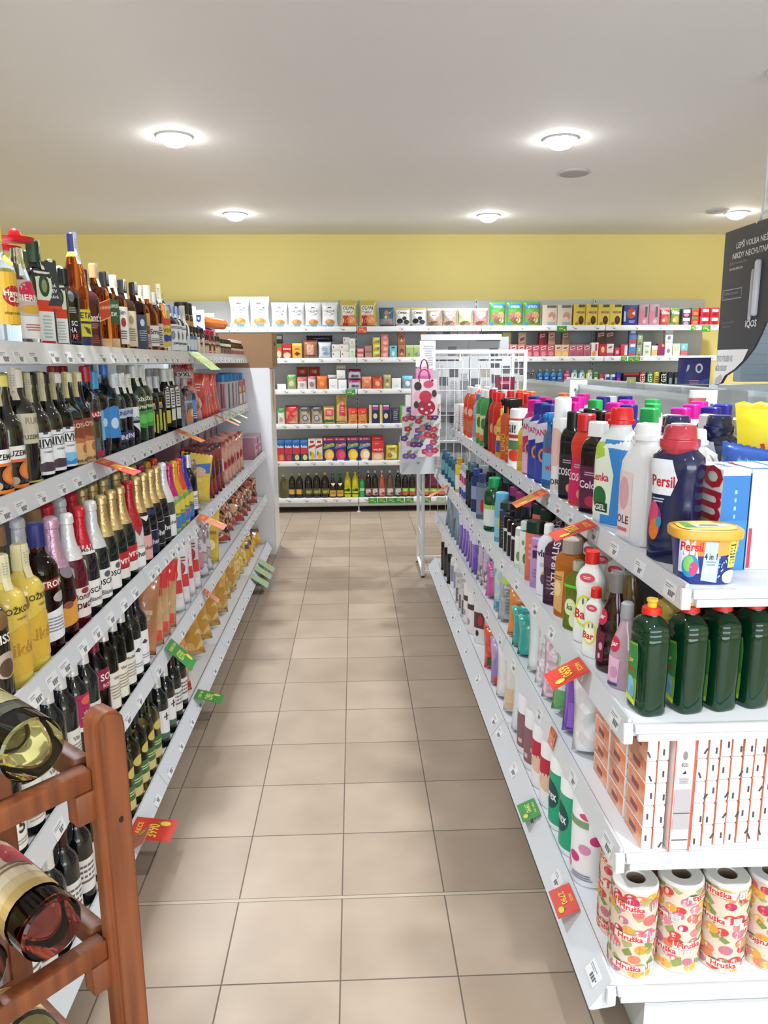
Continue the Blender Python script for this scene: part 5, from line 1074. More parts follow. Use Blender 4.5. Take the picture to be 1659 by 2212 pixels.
# front right corner of the top shelf
S = [(0, .9), (.04, .96), (.5, 1), (.78, 1.06)]
def tub_parts():
    H, R = .122, .064
    S_ = [(z*H, r*R, r*R*.72, 3.2) for z, r in ((0, .8), (.03, .84), (.5, .93), (.82, 1.0))]
    sf = LoftSurf(S_, H); bm = bmesh.new(); loft(bm, S_, 40)
    ps = [('tub', finish(bm, 'capsule_tub', [m('20307c', .3, 0, 0, .3)], 40), -1)]
    bm = bmesh.new(); r = R*1.1; q = .74
    loft(bm, [(.78*H, r*.97, r*.97*q, 3.2), (.79*H, r, r*q, 3.2), (.9*H, r*1.02, r*1.02*q, 3.2), (.94*H, r*.98, r*.98*q, 3.2), (.95*H, r*.9, r*.9*q, 3.2), (.94*H, r*.86, r*.86*q, 3.2)], 40)
    ps.append(('lid', finish(bm, 'capsule_lid', [m('dca43c', .35)], 40), -1))
    art = [('p', [(-1, .2), (-.3, .2), (-.5, .78), (-1, .78)], 'd8dce8'), ('r', -1, .5, .2, .78, 'd8863c'), ('t', 'Persil', -.6, .66, .16, 'c8202c', .34), ('e', -.6, .32, .26, .2, '2c8ab0'), ('e', -.65, .36, .16, .14, '7cc06a'), ('e', -.5, .28, .12, .12, 'c8407a'),
           ('p', [(-.25, .08), (.25, .04), (.28, .74), (-.2, .76)], 'b8c4d0'), ('t', '4 in 1', 0, .5, .11, '22303c', .2), ('e', -.1, .26, .08, .06, 'e8e8ec'), ('e', .12, .25, .08, .06, 'e8e8ec'), ('l', .02, .38, .34, .1, 2, '8a98a8'), ('p', [(.2, .5), (.98, .56), (.98, .78), (.2, .78)], 'd8a04c'),
           ('r', .55, .3, .85, .76, 'e0d060'), ('l', .7, .54, .22, .36, 7, '2a2a2c'), ('e', .66, .14, .26, .12, 'e8eaf0'), ('l', .66, .14, .34, .12, 3, '6a7090')]
    for j in range(14):
        rr = random.Random(j); art.append(('e', rr.uniform(.2, .55), rr.uniform(.1, .5), .02, .02, '8ac0f0'))
    ps.append(('label', paint(sf, art, 'tub_label'), -1))
    bm = bmesh.new(); loft(bm, [(.951*H, r*.82, r*.82*q, 3.2), (.957*H, r*.8, r*.8*q, 3.2)], 40); ps.append(('lid_label', finish(bm, 'lid_label', [m('e6d05c', .4)], 30), 1))
    class T: pass
    tp = T(); tp.hw = r*.7; tp.H = r*q*1.4; tp.step = 9; tp.pt = lambda u, v, o_: (u, v-r*q*.7, .958*H+o_)
    ps.append(('lid_print', paint(tp, [('p', [(-.8, .2), (.9, .3), (.9, .7), (-.8, .6)], 'e8ecd8'), ('p', [(-.95, .2), (-.5, .2), (-.6, .8), (-.95, .8)], '5a9a4a'), ('l', .1, .45, 1, .2, 3, '8a9070')], 'lid_print', .0003), 3))
    kind('capsule', 'capsule_tub', ps, (2*r, 2*r*q, H))
tub_parts(); put('capsule', (.722, 1.474, RZ[0]), math.radians(-6), 'dark blue washing capsule tub with orange lid on the shelf corner', 'tub')
box('omo', 'washing_powder_box', .06, .13, .222, 'e6e8ec', [('r', -1, .0, .98, .94, '2f74b8'), ('l', .0, .62, .2, .4, 5, '9cc0e0'), ('r', -1, .0, .98, .5, '3a86c8')], 'e8e8ea', 'e2e4ea',
    [('r', -.98, 0, -.4, .94, '2f74b8'), ('t', 'omo', .3, .62, .42, 'c41e30', .40, -PI/2)], [('l', 0, .5, .8, .5, 5, 'b8bcc8')])
box('omo_white', 'washing_powder_box', .06, .13, .222, 'e8eaee', [('l', .2, .55, .8, .6, 12, 'ccd0da'), ('r', -.95, .02, -.7, .42, 'c03048')], 'e4e6ea', '3a86c8', [('r', -.98, 0, .98, .96, '3a80c0')], [('r', -.9, .1, .9, .9, 'd8dce4')])
put('omo', (.815, 1.605, RZ[0]), math.radians(0), 'white washing powder box with red vertical word behind the capsule tub', 'box')
for i, x in enumerate((.879, .942, 1.005)): put('omo_white', (x, 1.605, RZ[0]), 0, 'blue and white powder box, %s after the red lettered one' % ORD[i], 'box', 'powder boxes')
bag('yellow_store_bag', 'shopping_bag', .34, .34, .09, 'e8d22c', [('t', 'Hruška', -.3, .62, .15, 'cf1f2c', .62, .15), ('p', [(-.5, .66), (-.2, .7), (.1, .66), (-.2, .74)], '3a8a34'), ('r', -1, .0, 1, .36, 'e8e6e4'), ('e', .3, .8, .5, .1, 'e8dc5a')], .5)
put('yellow_store_bag', (1.16, 1.85, RZ[0]), math.radians(-14), 'yellow white plastic shopping bag with red lettering at the picture edge', 'bag', None, -.2)
bag('blue_pouch', 'detergent_pouch', .22, .21, .09, '274f9c', [('e', .2, .5, .6, .2, '4a90cc'), ('p', [(.2, .2), (.9, .1), (.9, .4)], 'c9a070'), ('e', -.4, .55, .2, .1, '6ab0dc')], .5)
bag('navy_pouch', 'detergent_pouch', .20, .25, .07, '1c2c6a', [('e', .2, .4, .6, .2, '3c70b8'), ('e', 0, .7, .4, .1, '2a4a9a')], .5)
put('blue_pouch', (.935, 1.735, RZ[0]+.104), math.radians(-10), 'slumped blue detergent pouch behind the powder boxes', 'pouch', None, -.35, .2, .02, .62); put('navy_pouch', (1.145, 1.72, RZ[0]), math.radians(5), 'dark blue pouch before the yellow shopping bag', 'pouch', None, -.2)
bag('white_pouch', 'detergent_pouch', .2, .10, .13, 'e6e6ea', (), .5); put('white_pouch', (.945, 1.735, RZ[0]), 0, 'white crumpled pack lying behind the powder boxes', 'pouch')
# --- second shelf: shower gel, soap, dish soap
def cosm(key, prof, H, R, c, capc, art=(), ay=.6, n=3, v0=.82, rf=.7, name='shampoo_bottle', **kw): cleaner(key, prof, H, R, c, capc, art, ay, n, v0, rf, name, **kw)
cosm('razor_blue', 'waist', .17, .022, m('3a6a80', .2, .3), '4a7a90', [('r', -.6, .2, .6, .6, '6aa0b0')], name='razor_pack')
cosm('pk_yellow', 'tube', .20, .03, 'e0c040', 'c8982c', [('r', -.8, .1, .8, .5, 'e8e0d0')]); cosm('tp_white', 'tube', .19, .026, 'd8d0d4', 'a8b4b8', [('r', -1, .5, 1, .7, 'b04060'), ('r', -1, .1, 1, .3, '3a50a0')])
cosm('sh_black', 'tube', .23, .032, '1c1c20', '4a6a70', [('r', -.8, .2, .8, .6, '2c3c40')], .7); cosm('sh_navy', 'tube', .22, .034, '2c3a6a', '34428c', [('r', -.7, .3, .7, .6, '8a98c8')], .7); cosm('sh_grey', 'tube', .22, .033, '5a6478', '3a3e6a', [('r', -.7, .1, .7, .7, '7a8498'), ('e', .3, .3, .3, .15, 'c03048')], .7)
cosm('sh_green', 'gel', .238, .045, m('0f4626', .06, 0, 0, .6), '138a4c', [('r', -.8, .1, .8, .5, 'd8e0d8'), ('r', -.7, .42, .7, .5, '8ab83c')], 1, 2, .82, .62)
cosm('sh_ltblue', 'tube', .21, .03, '6aa8c0', '6cb0d0', [('r', -.7, .1, .7, .5, '8ac0d0'), ('e', .2, .4, .4, .1, 'c8c070')], .8, v0=.8, rf=.95)
cosm('sh_darkgrey', 'tube', .19, .03, '34383e', '2c3036', [('l', 0, .4, 1, .4, 6, '5a6068')], .8, v0=.84, rf=.95)
cosm('sh_pinkcap', 'tube', .20, .03, '2a2a2e', 'a8407c', [('r', -.7, .1, .7, .6, '3a3a40')], .8, v0=.8, rf=.9)
cosm('roll_on', 'gel', .15, .026, 'd8d8da', m('101012', .12, 0, 0, .6), [('r', -.9, .05, .9, .6, '2a2426')], .8, 3, .62, 1.0, name='roll_on')
cosm('roll_white', 'tube', .15, .028, 'e2e0dc', 'c8c8c6', [('r', -.7, .1, .7, .6, 'e6e0d8'), ('e', 0, .3, .4, .12, '7a8a5a')], .7, v0=.8, rf=.95)
cosm('sh_floral', 'tube', .19, .032, 'dde4d8', 'c8d4d0', [('e', .1, .3, .3, .1, '5a7a50'), ('e', -.2, .6, .2, .05, '7a9a6a'), ('e', .2, .5, .14, .04, '4a6a44')], .7, v0=.84, rf=.95)
cosm('sh_coral', 'tube', .21, .033, 'd8705c', '12301e', [('l', 0, .5, .8, .3, 3, 'e8a090')], .8, v0=.8, rf=.96)
cosm('sh_lilac', 'tube', .17, .03, 'b48cc0', 'b08abc', [('r', -.4, .6, .4, .76, '3a2a44'), ('l', 0, .3, .8, .2, 3, '8a6a98')], .7, v0=.86, rf=.95)
cosm('sh_white', 'gel', .235, .036, 'e4e2e8', 'f0f0f0', [('t', 'vlna', 0, .6, .1, '2a3040', .8), ('e', .1, .26, .4, .09, 'd8b060'), ('e', 0, .24, .25, .07, '5a4a80'), ('l', 0, .44, .9, .06, 2, 'b0b0bc')], .7, 3, .86, .46)
cosm('soap_purple', 'gel', .24, .042, m('4a2840', .1, .25, 0, .3), '8a7078', [('p', [(-.9, .5), (.3, .5), (.3, .66), (-.9, .66)], '5a3850'), ('t', 'NATURALIS', .15, .5, .1, 'e0d0d8', .42, PI/2), ('l', -.3, .3, .6, .2, 4, '8a6a80')], .66, 4, .84, .5, 'soap_bottle')
cosm('soap_orange', 'gel', .238, .05, m('c87428', .1, .3, 0, .3), m('d8c4b4', .2, .4), [('p', [(-.9, .1), (-.1, .06), (0, .6), (-.9, .56)], 'd8a468'), ('e', -.5, .36, .3, .1, 'e8c890'), ('l', -.45, .5, .6, .06, 2, '8a5a30')], .66, 3, .82, .6, 'soap_bottle')
cosm('soap_green', 'waist', .20, .038, m('7a8a22', .06, .4, 0, .3), m('d8e0c8', .2, .4), [('e', -.2, .34, .5, .12, 'd8e0b0'), ('t', 'ka', -.2, .34, .08, '4a6a20', .4), band(.62, .66, '5ac83c'), ('e', .2, .16, .4, .1, 'e0e8b8')], .66, 3, .86, .42, 'soap_bottle')
cosm('bar_white', 'waist', .255, .043, 'ecebe4', 'd2241e', [('e', -.1, .36, .66, .17, 'd8dc50'), ('e', -.1, .36, .5, .14, 'eef0d0'), ('t', 'Bar', -.2, .32, .1, 'c8283c', .55), ('e', -.2, .46, .08, .035, '6a8070'), ('e', .15, .47, .08, .035, '6a8070'), ('e', 0, .72, .5, .045, 'd04a5c'), ('l', 0, .72, .6, .03, 2, 'ecd0d4')], .62, 3, .86, .44, 'cleaner_bottle')
cosm('dish_wine', 'slope', .25, .038, m('2a0c14', .06, 0, 0, .6), m('8a8480', .2, .3), [('e', -.5, .55, .4, .08, 'c8304c'), ('t', 'Jar', -.5, .55, .06, 'f0e0e4', .3), ('p', [(-.9, .1), (-.2, .1), (-.1, .4), (-.9, .42)], '6a2038'), ('e', -.4, .26, .14, .04, 'c89ab0'), ('e', -.5, .16, .1, .03, 'd8b0c0')], .8, 3, .8, .45, 'dish_soap_bottle')
cosm('dish_amber', 'slope', .26, .038, m('8a7048', .06, .4, 0, .4), m('a8a098', .2, .3), [('e', -.5, .5, .4, .08, 'c8304c'), ('p', [(-.9, .1), (-.2, .1), (-.1, .4), (-.9, .42)], 'c8a878')], .8, 3, .8, .45, 'dish_soap_bottle')
cosm('dish_pink', 'slope', .205, .033, m('d4b4c0', .08, .3, 0, .3), m('b8b8bc', .2, .3), [('e', -.5, .52, .4, .09, 'c8304c'), ('t', 'Jar', -.5, .52, .07, 'f0e0e4', .3), ('p', [(-.9, .08), (-.1, .08), (0, .36), (-.9, .38)], 'e0b0c4'), ('e', -.4, .2, .3, .07, 'c890b0'), ('r', -.9, .04, -.1, .07, '4a4a8c')], .8, 3, .82, .45, 'dish_soap_bottle')
def dish_big(key, liq, with_cap):
    H, R = .25, .041
    S_ = [(z*H, r*R, r*R*.78, 3.4 if r > .6 else 2) for z, r in [(0, .9), (.015, .98), (.04, 1), (.2, .97), (.3, 1), (.6, 1), (.66, 1.0), (.68, .97), (.69, 1.0), (.72, 1.0), (.735, .96), (.75, .98), (.78, .92), (.83, .68), (.86, .46), (.885, .42)]]
    sf = LoftSurf(S_, H); bm = bmesh.new(); loft(bm, S_, 36)
    ps = [('body', finish(bm, key, [liq], 35), -1)]
    if with_cap:
        bm = bmesh.new(); loft(bm, [(.87*H, .019, .019, 2), (.875*H, .0205, .0205, 2), (.925*H, .0195, .0195, 2), (.93*H, .012, .012, 2)], 24); ps.append(('cap', finish(bm, key+'cap', [m('d6261c', .35)], 40), -1))
        bm = bmesh.new(); loft(bm, [(.93*H, .0095, .0095, 2), (.972*H, .0095, .0095, 2), (.98*H, .012, .012, 2), (1.0*H, .0115, .0115, 2)], 20); ps.append(('nozzle', finish(bm, key+'nz', [m('e8b82c', .35)], 40), -1))
    ps.append(('label', paint(sf, [('p', [(-.9, .10), (.25, .06), (.3, .5), (.2, .62), (-.9, .6)], '86b03c'), ('p', [(-.9, .3), (.28, .3), (.28, .5), (.18, .6), (-.9, .58)], '3a8a44'), ('t', 'Jar', -.3, .45, .06, 'd8e060', .4), ('t', 'Expert', -.3, .37, .05, 'c83a30', .5), ('e', -.25, .22, .34, .09, '8ac0d8'), ('e', -.1, .17, .2, .06, '6aa8d0'), ('p', [(-.9, .1), (.25, .06), (.25, .1), (-.9, .16)], 'd8d840')], key+'_label'), -1))
    kind(key, 'dish_soap_bottle', ps, (2*R, 2*R*.78, H))
dish_big('dish_green', m('0a3a22', .05, .35, 0, .6, 1.36), True)
dish_big('dish_gold', m('d8c060', .06, .4, 0, .4, 1.36), True)
for a in [('razor_blue', [960, 967, 974, 981, 988], 'blue-green razor pack', 'pack'), ('pk_yellow', [993], 'cream bottle with yellow cap', 'bottle'), ('tp_white', [1001, 1006, 1011], 'white upright tube with pink and blue print', 'tube'), ('sh_black', [1017, 1023], 'black shampoo bottle with teal cap', 'bottle'),
          ('sh_navy', 1031, 'navy shampoo bottle', 'bottle'), ('sh_grey', 1043, 'grey shampoo tube with red dot', 'bottle'), ('sh_green', 1066, 'dark green shampoo bottle with bright green cap', 'bottle'), ('sh_ltblue', 1083, 'light blue shampoo bottle', 'bottle'), ('sh_darkgrey', 1094, 'dark grey deodorant', 'bottle'),
          ('roll_on', [1103, 1112, 1121], 'black-topped roll-on deodorant', 'roll-on'), ('roll_white', 1126, 'white roll-on with olive picture', 'roll-on'), ('sh_floral', 1137, 'pale bottle printed with green leaves', 'bottle'), ('sh_coral', 1152, 'coral shampoo bottle with dark green cap', 'bottle'),
          ('sh_lilac', 1164, 'lilac shampoo bottle', 'bottle'), ('sh_white', 1183, 'white lotion bottle with white cap', 'bottle'), ('soap_purple', 1202, 'purple soap refill bottle', 'bottle'), ('soap_orange', 1222, 'orange soap refill bottle with clear cap', 'bottle')]:
    right(1, a[0], a[1], a[2], a[3], turn=-50)
right(1, 'soap_green', 1245, 'clear green hand soap bottle', 'bottle', turn=-50); right(1, 'bar_white', 1266, 'white cleaner bottle with yellow label and red cap', 'bottle', turn=-48)
right(1, 'bar_white', 1288, 'smaller white cleaner bottle with yellow label', 'bottle', turn=-48, s=.72, dx=-.005); right(1, 'dish_wine', 1315, 'dark burgundy dish soap bottle', 'bottle', turn=-48); right(1, 'dish_pink', 1344, 'small pale pink dish soap bottle', 'bottle', turn=-48)
right(1, 'sh_pinkcap', [1112, 1126, 1140], 'black bottle with pink cap', 'bottle', row=1, turn=-50); right(1, 'sh_coral', [1166, 1182], 'coral bottle with dark green cap', 'bottle', row=1); right(1, 'soap_purple', [1216], 'purple soap bottle', 'bottle', row=1); right(1, 'soap_orange', [1236, 1252], 'olive soap bottle', 'bottle', row=1)
right(1, 'bar_white', [1272, 1300, 1330], 'white cleaner bottle with red cap', 'bottle', row=1, turn=-48); right(1, 'sh_black', [1062, 1078, 1094], 'black shampoo bottle', 'bottle', row=1)
put('dish_amber', (.735, 1.67, RZ[1]), -.9, 'grey-brown dish soap bottle behind the near green one', 'bottle'); put('dish_amber', (.70, 1.80, RZ[1]), -.9, 'amber dish soap bottle behind burgundy bottle', 'bottle')
for i, (x, y) in enumerate(((.622, 1.475), (.707, 1.482), (.782, 1.49), (.858, 1.50))):
    put('dish_green', (x, y, RZ[1]), math.radians(-80+2*i), ('large dark green dish soap bottle with red-yellow cap at shelf corner' if i == 0 else 'large dark green dish soap bottle, %s along the open shelf end' % ORD[i]), 'bottle', 'green dish soap bottles')
put('dish_gold', (.945, 1.50, RZ[1]), -1.4, 'pale yellow dish soap bottle at the picture edge of the picture', 'bottle')
for i, (x, y) in enumerate(((.80, 1.585), (.888, 1.59), (.974, 1.60), (.712, 1.58))):
    put('dish_green' if i != 3 else 'dish_gold', (x, y, RZ[1]), -1.45, ('dark green dish soap bottle in the row behind,%s' % nth(i, 3, 'corner')) if i != 3 else 'golden dish soap bottle half hidden behind the first green one', 'bottle', 'green dish soap bottles' if i != 3 else None)
# --- third shelf: tissues, napkins, pads
TI_W = m('eae4e2', .55); TI_O = blend('e0825a', 'ecb494', 14, .4, 'noise', None, .2)
def packet(key, side_m):
    bm = bmesh.new(); bbox(bm, -.0118, .0118, -.052, .052, 0, .0515, 0, .004)
    for f in bm.faces:
        f.normal_update()
        if abs(f.normal.x) > .8: f.material_index = 1
    return finish(bm, key, [TI_W, side_m], 30)
PK = packet('tissue_packet', TI_O)
bmt = bmesh.new(); bbox(bmt, -.002, .002, -.0528, -.0522, .012, .026); TABM = finish(bmt, 'tab', [m('4a4648', .6)], 0)
bmt = bmesh.new(); bbox(bmt, -.01215, -.0119, -.02, .02, .018, .032); FANM = finish(bmt, 'print', [m('8a5a5c', .6)], 0)
RED = m('d8584a', .35, 0, 0, .3)
def bundle(x, y, rz, lab, cols=2):
    t = root('tissue_bundle', (x, y, RZ[2]+.0005), lab, 'tissues', rz, 'bundles of paper tissues')
    for c in range(cols):
        for r in range(5):
            pk = bpy.data.objects.new('tissue_packet', PK); COL.objects.link(pk); pk.parent = t; pk.location = (-.0125*(cols-1)+.025*c, random.uniform(-.001, .001), .0526*r)
            tb = bpy.data.objects.new('tab', TABM); COL.objects.link(tb); tb.parent = pk; tb.location = (random.uniform(-.005, .007), 0, random.uniform(-.006, .014)); tb.rotation_euler = (0, random.choice((0, 0, 0, .5, -.4)), 0)
            if c == 0: fm = bpy.data.objects.new('print', FANM); COL.objects.link(fm); fm.parent = pk
    return t
bd = 'tissue bundle at the open shelf end, %s from the corner'
xs = [.633, .744, .797, .850, .903]
for i, x in enumerate(xs):
    b_ = bundle(x, 1.47+.004*i, 0, 'stacked white paper ' + bd % ORD[i])
for i in range(2): bundle(.633, 1.585+.112*i, 0, 'orange sided paper tissue bundle behind the near corner one, %s along the aisle' % ORD[i])
bm = bmesh.new(); bbox(bm, -.0235, .0235, -.05, .05, 0, .262, 0, .006); me = finish(bm, 'tissue_pack', [m('e8e2e2', .35, 0, 0, .3)], 30)
kind('tissue_wrap', 'tissue_pack', [('wrapper', me, -1), ('front_print', paint(FlatSurf(.047, .262, -.05), [('r', -1, 0, -.86, 1, 'd8584a'), ('r', .86, 0, 1, 1, 'd8584a'), ('e', 0, .86, .22, .04, '8a8484'), ('t', 'ECO', 0, .78, .03, '3a3638', .3), ('p', [(-.2, .7), (.2, .7), (.1, .73)], '3a3638'), ('r', -.75, .2, .75, .56, 'b4aeb0'), ('l', 0, .64, 1.2, .06, 4, 'a8a2a4'), ('r', -.75, .345, .75, .352, '4a4648'), ('r', -.75, .1, .75, .108, '3a3638')], 'wrap_print'), -1)], (.047, .1, .262))
put('tissue_wrap', (.689, 1.462, RZ[2]), 0, 'tissue pack showing its plain printed back between white stacks', 'tissues', None)
foodbag('pads_green', .22, .26, .095, '5a9a5c', 'a8c8a0', None, [('r', -.9, .3, .0, .9, 'c8d8d0'), ('p', [(-.6, .1), (.1, .2), (.1, .6), (-.6, .5)], '4a5a6a'), ('t', 'naty', -.25, .35, .1, 'e0e8e8', .4, PI/2)], 10, sag=.9, name='pads_pack')
foodbag('pads_purple', .22, .26, .095, '5a2c9a', '7a48b0', None, [('r', -.9, .1, .9, .4, '8a5ac0'), ('r', -.9, .7, .9, .95, '3a2070')], 10, sag=.9, name='pads_pack')
bag('cotton_clear', 'cotton_bag', .2, .24, .09, blend('dcd8d8', 'e8e6e6', 30, .25, 'vor', 'c8c4c8'), (), .9)
bag('napkins_pink', 'napkin_pack', .2, .25, .085, blend('d8b8c4', 'e6d4da', 70, .35, 'vor', 'b88aa0'), [('r', -.5, .1, .5, .75, '5a3a78'), ('l', 0, .4, .6, .4, 5, '8a70a8')], .9)
bag('napkins_white', 'napkin_pack', .2, .255, .085, blend('dcdadc', 'e8e6e8', 60, .35, 'vor', 'a8a0a8'), [('r', .5, .1, .9, .9, 'c8b0bc'), ('l', 0, .7, 1.2, .3, 6, '5a5658')], .9)
bag('tp_pack', 'toilet_paper_pack', .22, .255, .10, 'd8dcdc', [('e', -.2, .6, .18, .14, '4a5a5c'), ('e', .3, .4, .18, .14, '4a5a5c'), ('l', -.3, .85, .8, .06, 2, '5a6a7a'), ('e', .2, .1, .4, .1, 'd0a848')], .9)
bag('wipes_teal', 'wipes_pack', .20, .15, .07, blend('2f9a90', '5ac0b4', 8, .2, 'noise', None, .6), [('e', 0, .5, .5, .25, '8ad8d0'), ('r', -.9, .8, .9, .9, '2a8a80')], .9)
bag('pads_orange', 'pads_pack', .15, .20, .08, 'd8843c', [('r', -.1, .2, .9, .8, 'c8c0bc'), ('l', .4, .5, .7, .3, 3, '6a6468'), ('r', -.9, .0, .9, .1, '3a3070')], .9)
foodbag('diaper_blue', .20, .24, .09, '6aa8d0', 'a8cce0', 'd8d8c0', [('r', -.6, .3, .2, .7, 'd0d0a8'), ('r', -.9, .0, .9, .2, '4a90b8')], 12, sag=.9, name='diaper_pack')
foodbag('grey_lime', .11, .22, .07, '9aa0a0', 'b8bcb8', None, [('r', -1, .72, 1, .98, 'b8d028'), ('l', 0, .4, 1.4, .5, 8, '7a8084'), ('e', 0, .86, .3, .04, '3a4a20')], 10, sag=.9, name='sponge_pack')
foodbag('purple_pk', .18, .25, .08, '6a4ab0', '8a6ac8', None, [('r', -1, .6, -.2, .9, 'd8d8e4'), ('e', .3, .2, .3, .08, 'b0409a'), ('r', -.2, 0, .2, .1, 'd03040')], 10, sag=.9, name='pads_pack')
foodbag('bw_pack', .17, .20, .09, 'd8d4d8', 'c0b0c4', '3a3438', [('e', .2, .3, .5, .16, 'c8a0c8')], 24, name='cotton_pack')
bag('pink_pads', 'pads_pack', .16, .17, .09, 'c85a9c', [('r', -.8, .6, .8, .9, 'd888b8')], .9)
bag('grey_cloth', 'cloth_pack', .17, .24, .07, blend('6a8090', '8aa0b0', 10, .3, 'noise'), [('r', -.8, .5, .2, .9, 'a8b8c0'), ('r', .3, .1, .8, .3, 'c03040')], .5)
for a in [('cotton_clear', 1243, 1268, 'clear bag of cotton balls', .09), ('pads_purple', 1218, 1240, 'purple pads pack', .085), ('pads_green', 1200, 1218, 'green and white pads pack', .085), ('napkins_pink', 1180, 1200, 'pink spotted napkin pack with purple label', .08), ('napkins_white', 1166, 1180, 'white dotted napkin pack', .08),
          ('tp_pack', 1140, 1164, 'white tissue pack printed with dark ovals', .11), ('wipes_teal', 1116, 1138, 'teal wet wipes pack', .075), ('pads_orange', 1094, 1114, 'orange pads pack', .085), ('grey_lime', 1083, 1093, 'grey sponge pack with lime top', .075), ('diaper_blue', 1065, 1082, 'light blue pack with cream panel', .095),
          ('pink_pads', 1053, 1064, 'bright pink pads pack', .095), ('bw_pack', 1034, 1052, 'black and white patterned pack', .095), ('purple_pk', 998, 1032, 'purple pads pack', .09), ('grey_cloth', 968, 997, 'grey cloth pack', .1)]:
    fill(-1, 2, a[0], a[1], a[2], a[3], 'pack', step=a[4], lean=-.1, turn=14)
fill(-1, 2, 'tp_pack', 1170, 1215, 'white paper pack', 'pack', row=1, step=.12, lean=-.05)
# --- bottom shelf: paper rolls
def roll(key, H, R, body, wrap_art, hole=.021, sleeve=None, v0=0, v1=1.0, name='kitchen_roll'):
    bm = bmesh.new(); N = 40
    P = [(hole, .003), (R-.004, 0), (R, .004), (R, H-.006), (R-.004, H), (hole+.002, H), (hole, H-.002)]
    rg_ = [[bm.verts.new((r*math.sin(2*PI*k/N), -r*math.cos(2*PI*k/N), z)) for k in range(N)] for r, z in P]
    for A, B in zip(rg_, rg_[1:]+rg_[:1]):
        for k in range(N): bm.faces.new((A[k], A[(k+1) % N], B[(k+1) % N], B[k]))
    ps = [('paper', finish(bm, key, [body], 40), -1)]
    bm = bmesh.new(); loft(bm, [(.004, hole-.0005, hole-.0005, 2), (H-.003, hole-.0005, hole-.0005, 2)], 24, caps=False); ps.append(('core', finish(bm, key+'core', [m('8a7868', .8)], 60), -1))
    S_ = [(0, R, R, 2), (H, R, R, 2)]; sf = LoftSurf(S_, H)
    if sleeve:
        bm = bmesh.new(); loft(bm, [(v0*H+.001, R+.0005, R+.0005, 2), (v1*H, R+.0005, R+.0005, 2)], N, caps=False); ps.append(('wrapper', finish(bm, key+'wrap', [sleeve], 60), -1))
    if wrap_art: ps.append(('print', paint(sf, wrap_art, key+'print', .0009), len(ps)-1 if sleeve else -1))
    kind(key, name, ps, (2*R, 2*R, H))
def tulips(seed, words):
    rr = random.Random(seed); A = []; cols = ['c8403c', 'd86a6a', 'd0848c', 'd8a03c', 'dca848', 'b83458', 'd8805c', 'b8708a']
    P = [(u+rr.uniform(-.12, .12), v+rr.uniform(-.03, .03)) for u in [-2+.36*i for i in range(12)] for v in [.05+.1*j for j in range(10)]]; rr.shuffle(P)
    for i, (u, v) in enumerate(P):
        s = rr.uniform(.8, 1.3); v = min(.9, max(.07, v))
        if i % 3 == 0:
            a = rr.uniform(-.8, .8); A.append(('p', [(u, v), (u+.16+a*.1, v+.03*s), (u+a*.3, min(.965, v+.1*s)), (u-.14+a*.1, v+.045*s)], rr.choice(['7a8a4a', '8a9658', 'a0a468'])))
        else:
            c = rr.choice(cols); q = rr.choice(['e8c0a8', 'd8785c', 'ecd0c0'])
            A += [('e', u, v, .17*s, .045*s, c), ('e', u-.05, v-.004, .07*s, .036*s, q), ('e', u+.06, v, .06*s, .034*s, c)]
    for k, (u, v) in enumerate(words):
        A.append(('r', u-.46, v-.04, u+.46, v+.036, 'e4d6c8')); A.append(('t', 'Hruška', u, v, .062, 'cf2f30', .44, PI if (seed+k) % 4 == 0 else 0)); A.append(('p', [(u-.42, v+.036), (u-.2, v+.04), (u-.22, v+.056), (u-.4, v+.052)], '4a5a38')); A.append(('r', u+.55, v-.03, u+.8, v+.05, 'd4d0cc')); A.append(('l', u+.67, v+.01, .2, .06, 5, 'a0a0a0'))
    return A
WP = m('dcc6b2', .5)
roll('hr_a', .225, .051, m('eceae6', .8), tulips(1, [(-.1, .12), (-.1, .46), (-.1, .8), (-1.2, .3), (1.1, .64)]), sleeve=WP, v1=.97)
roll('hr_b', .225, .051, m('eceae6', .8), tulips(2, [(-.6, .25), (.1, .33), (.4, .86), (-1.0, .62), (1.3, .2)]), sleeve=WP, v1=.97)
roll('hr_c', .225, .051, m('eceae6', .8), tulips(5, [(-.2, .1), (-.6, .6), (-.5, .9), (.6, .55), (1.4, .3)]), sleeve=WP, v1=.97)
for i, (k, x, y, r_) in enumerate((('hr_a', .628, 1.478, -.3), ('hr_b', .738, 1.488, 0), ('hr_c', .843, 1.482, 0), ('hr_a', .950, 1.485, 1.2))):
    put(k, (x, y, RZ[3]), r_, 'tulip patterned kitchen roll at the open shelf end, %s from the corner' % ORD[i], 'kitchen roll', 'tulip patterned kitchen rolls')
put('hr_c', (.640, 1.592, RZ[3]), -.8, 'tulip patterned kitchen roll behind the near corner one, along the aisle', 'kitchen roll', 'tulip patterned kitchen rolls')
put('hr_b', (.752, 1.603, RZ[3]), -.8, 'tulip kitchen roll in the second row, beside the aisle one', 'kitchen roll', 'tulip patterned kitchen rolls')
FL = [('e', -.6+.35*i, .2+.13*(i % 5), .2, .06, 'c83a7a' if i % 2 else 'd88ab0') for i in range(8)] + [('r', -.7, .72, .2, .8, '7a9a70'), ('e', .2, .86, .3, .04, 'd04a6a'), ('l', 0, .12, 1, .08, 3, '7a7aa0')]
roll('flower_roll', .24, .056, m('e4e2e2', .5), FL, .016, name='paper_roll')
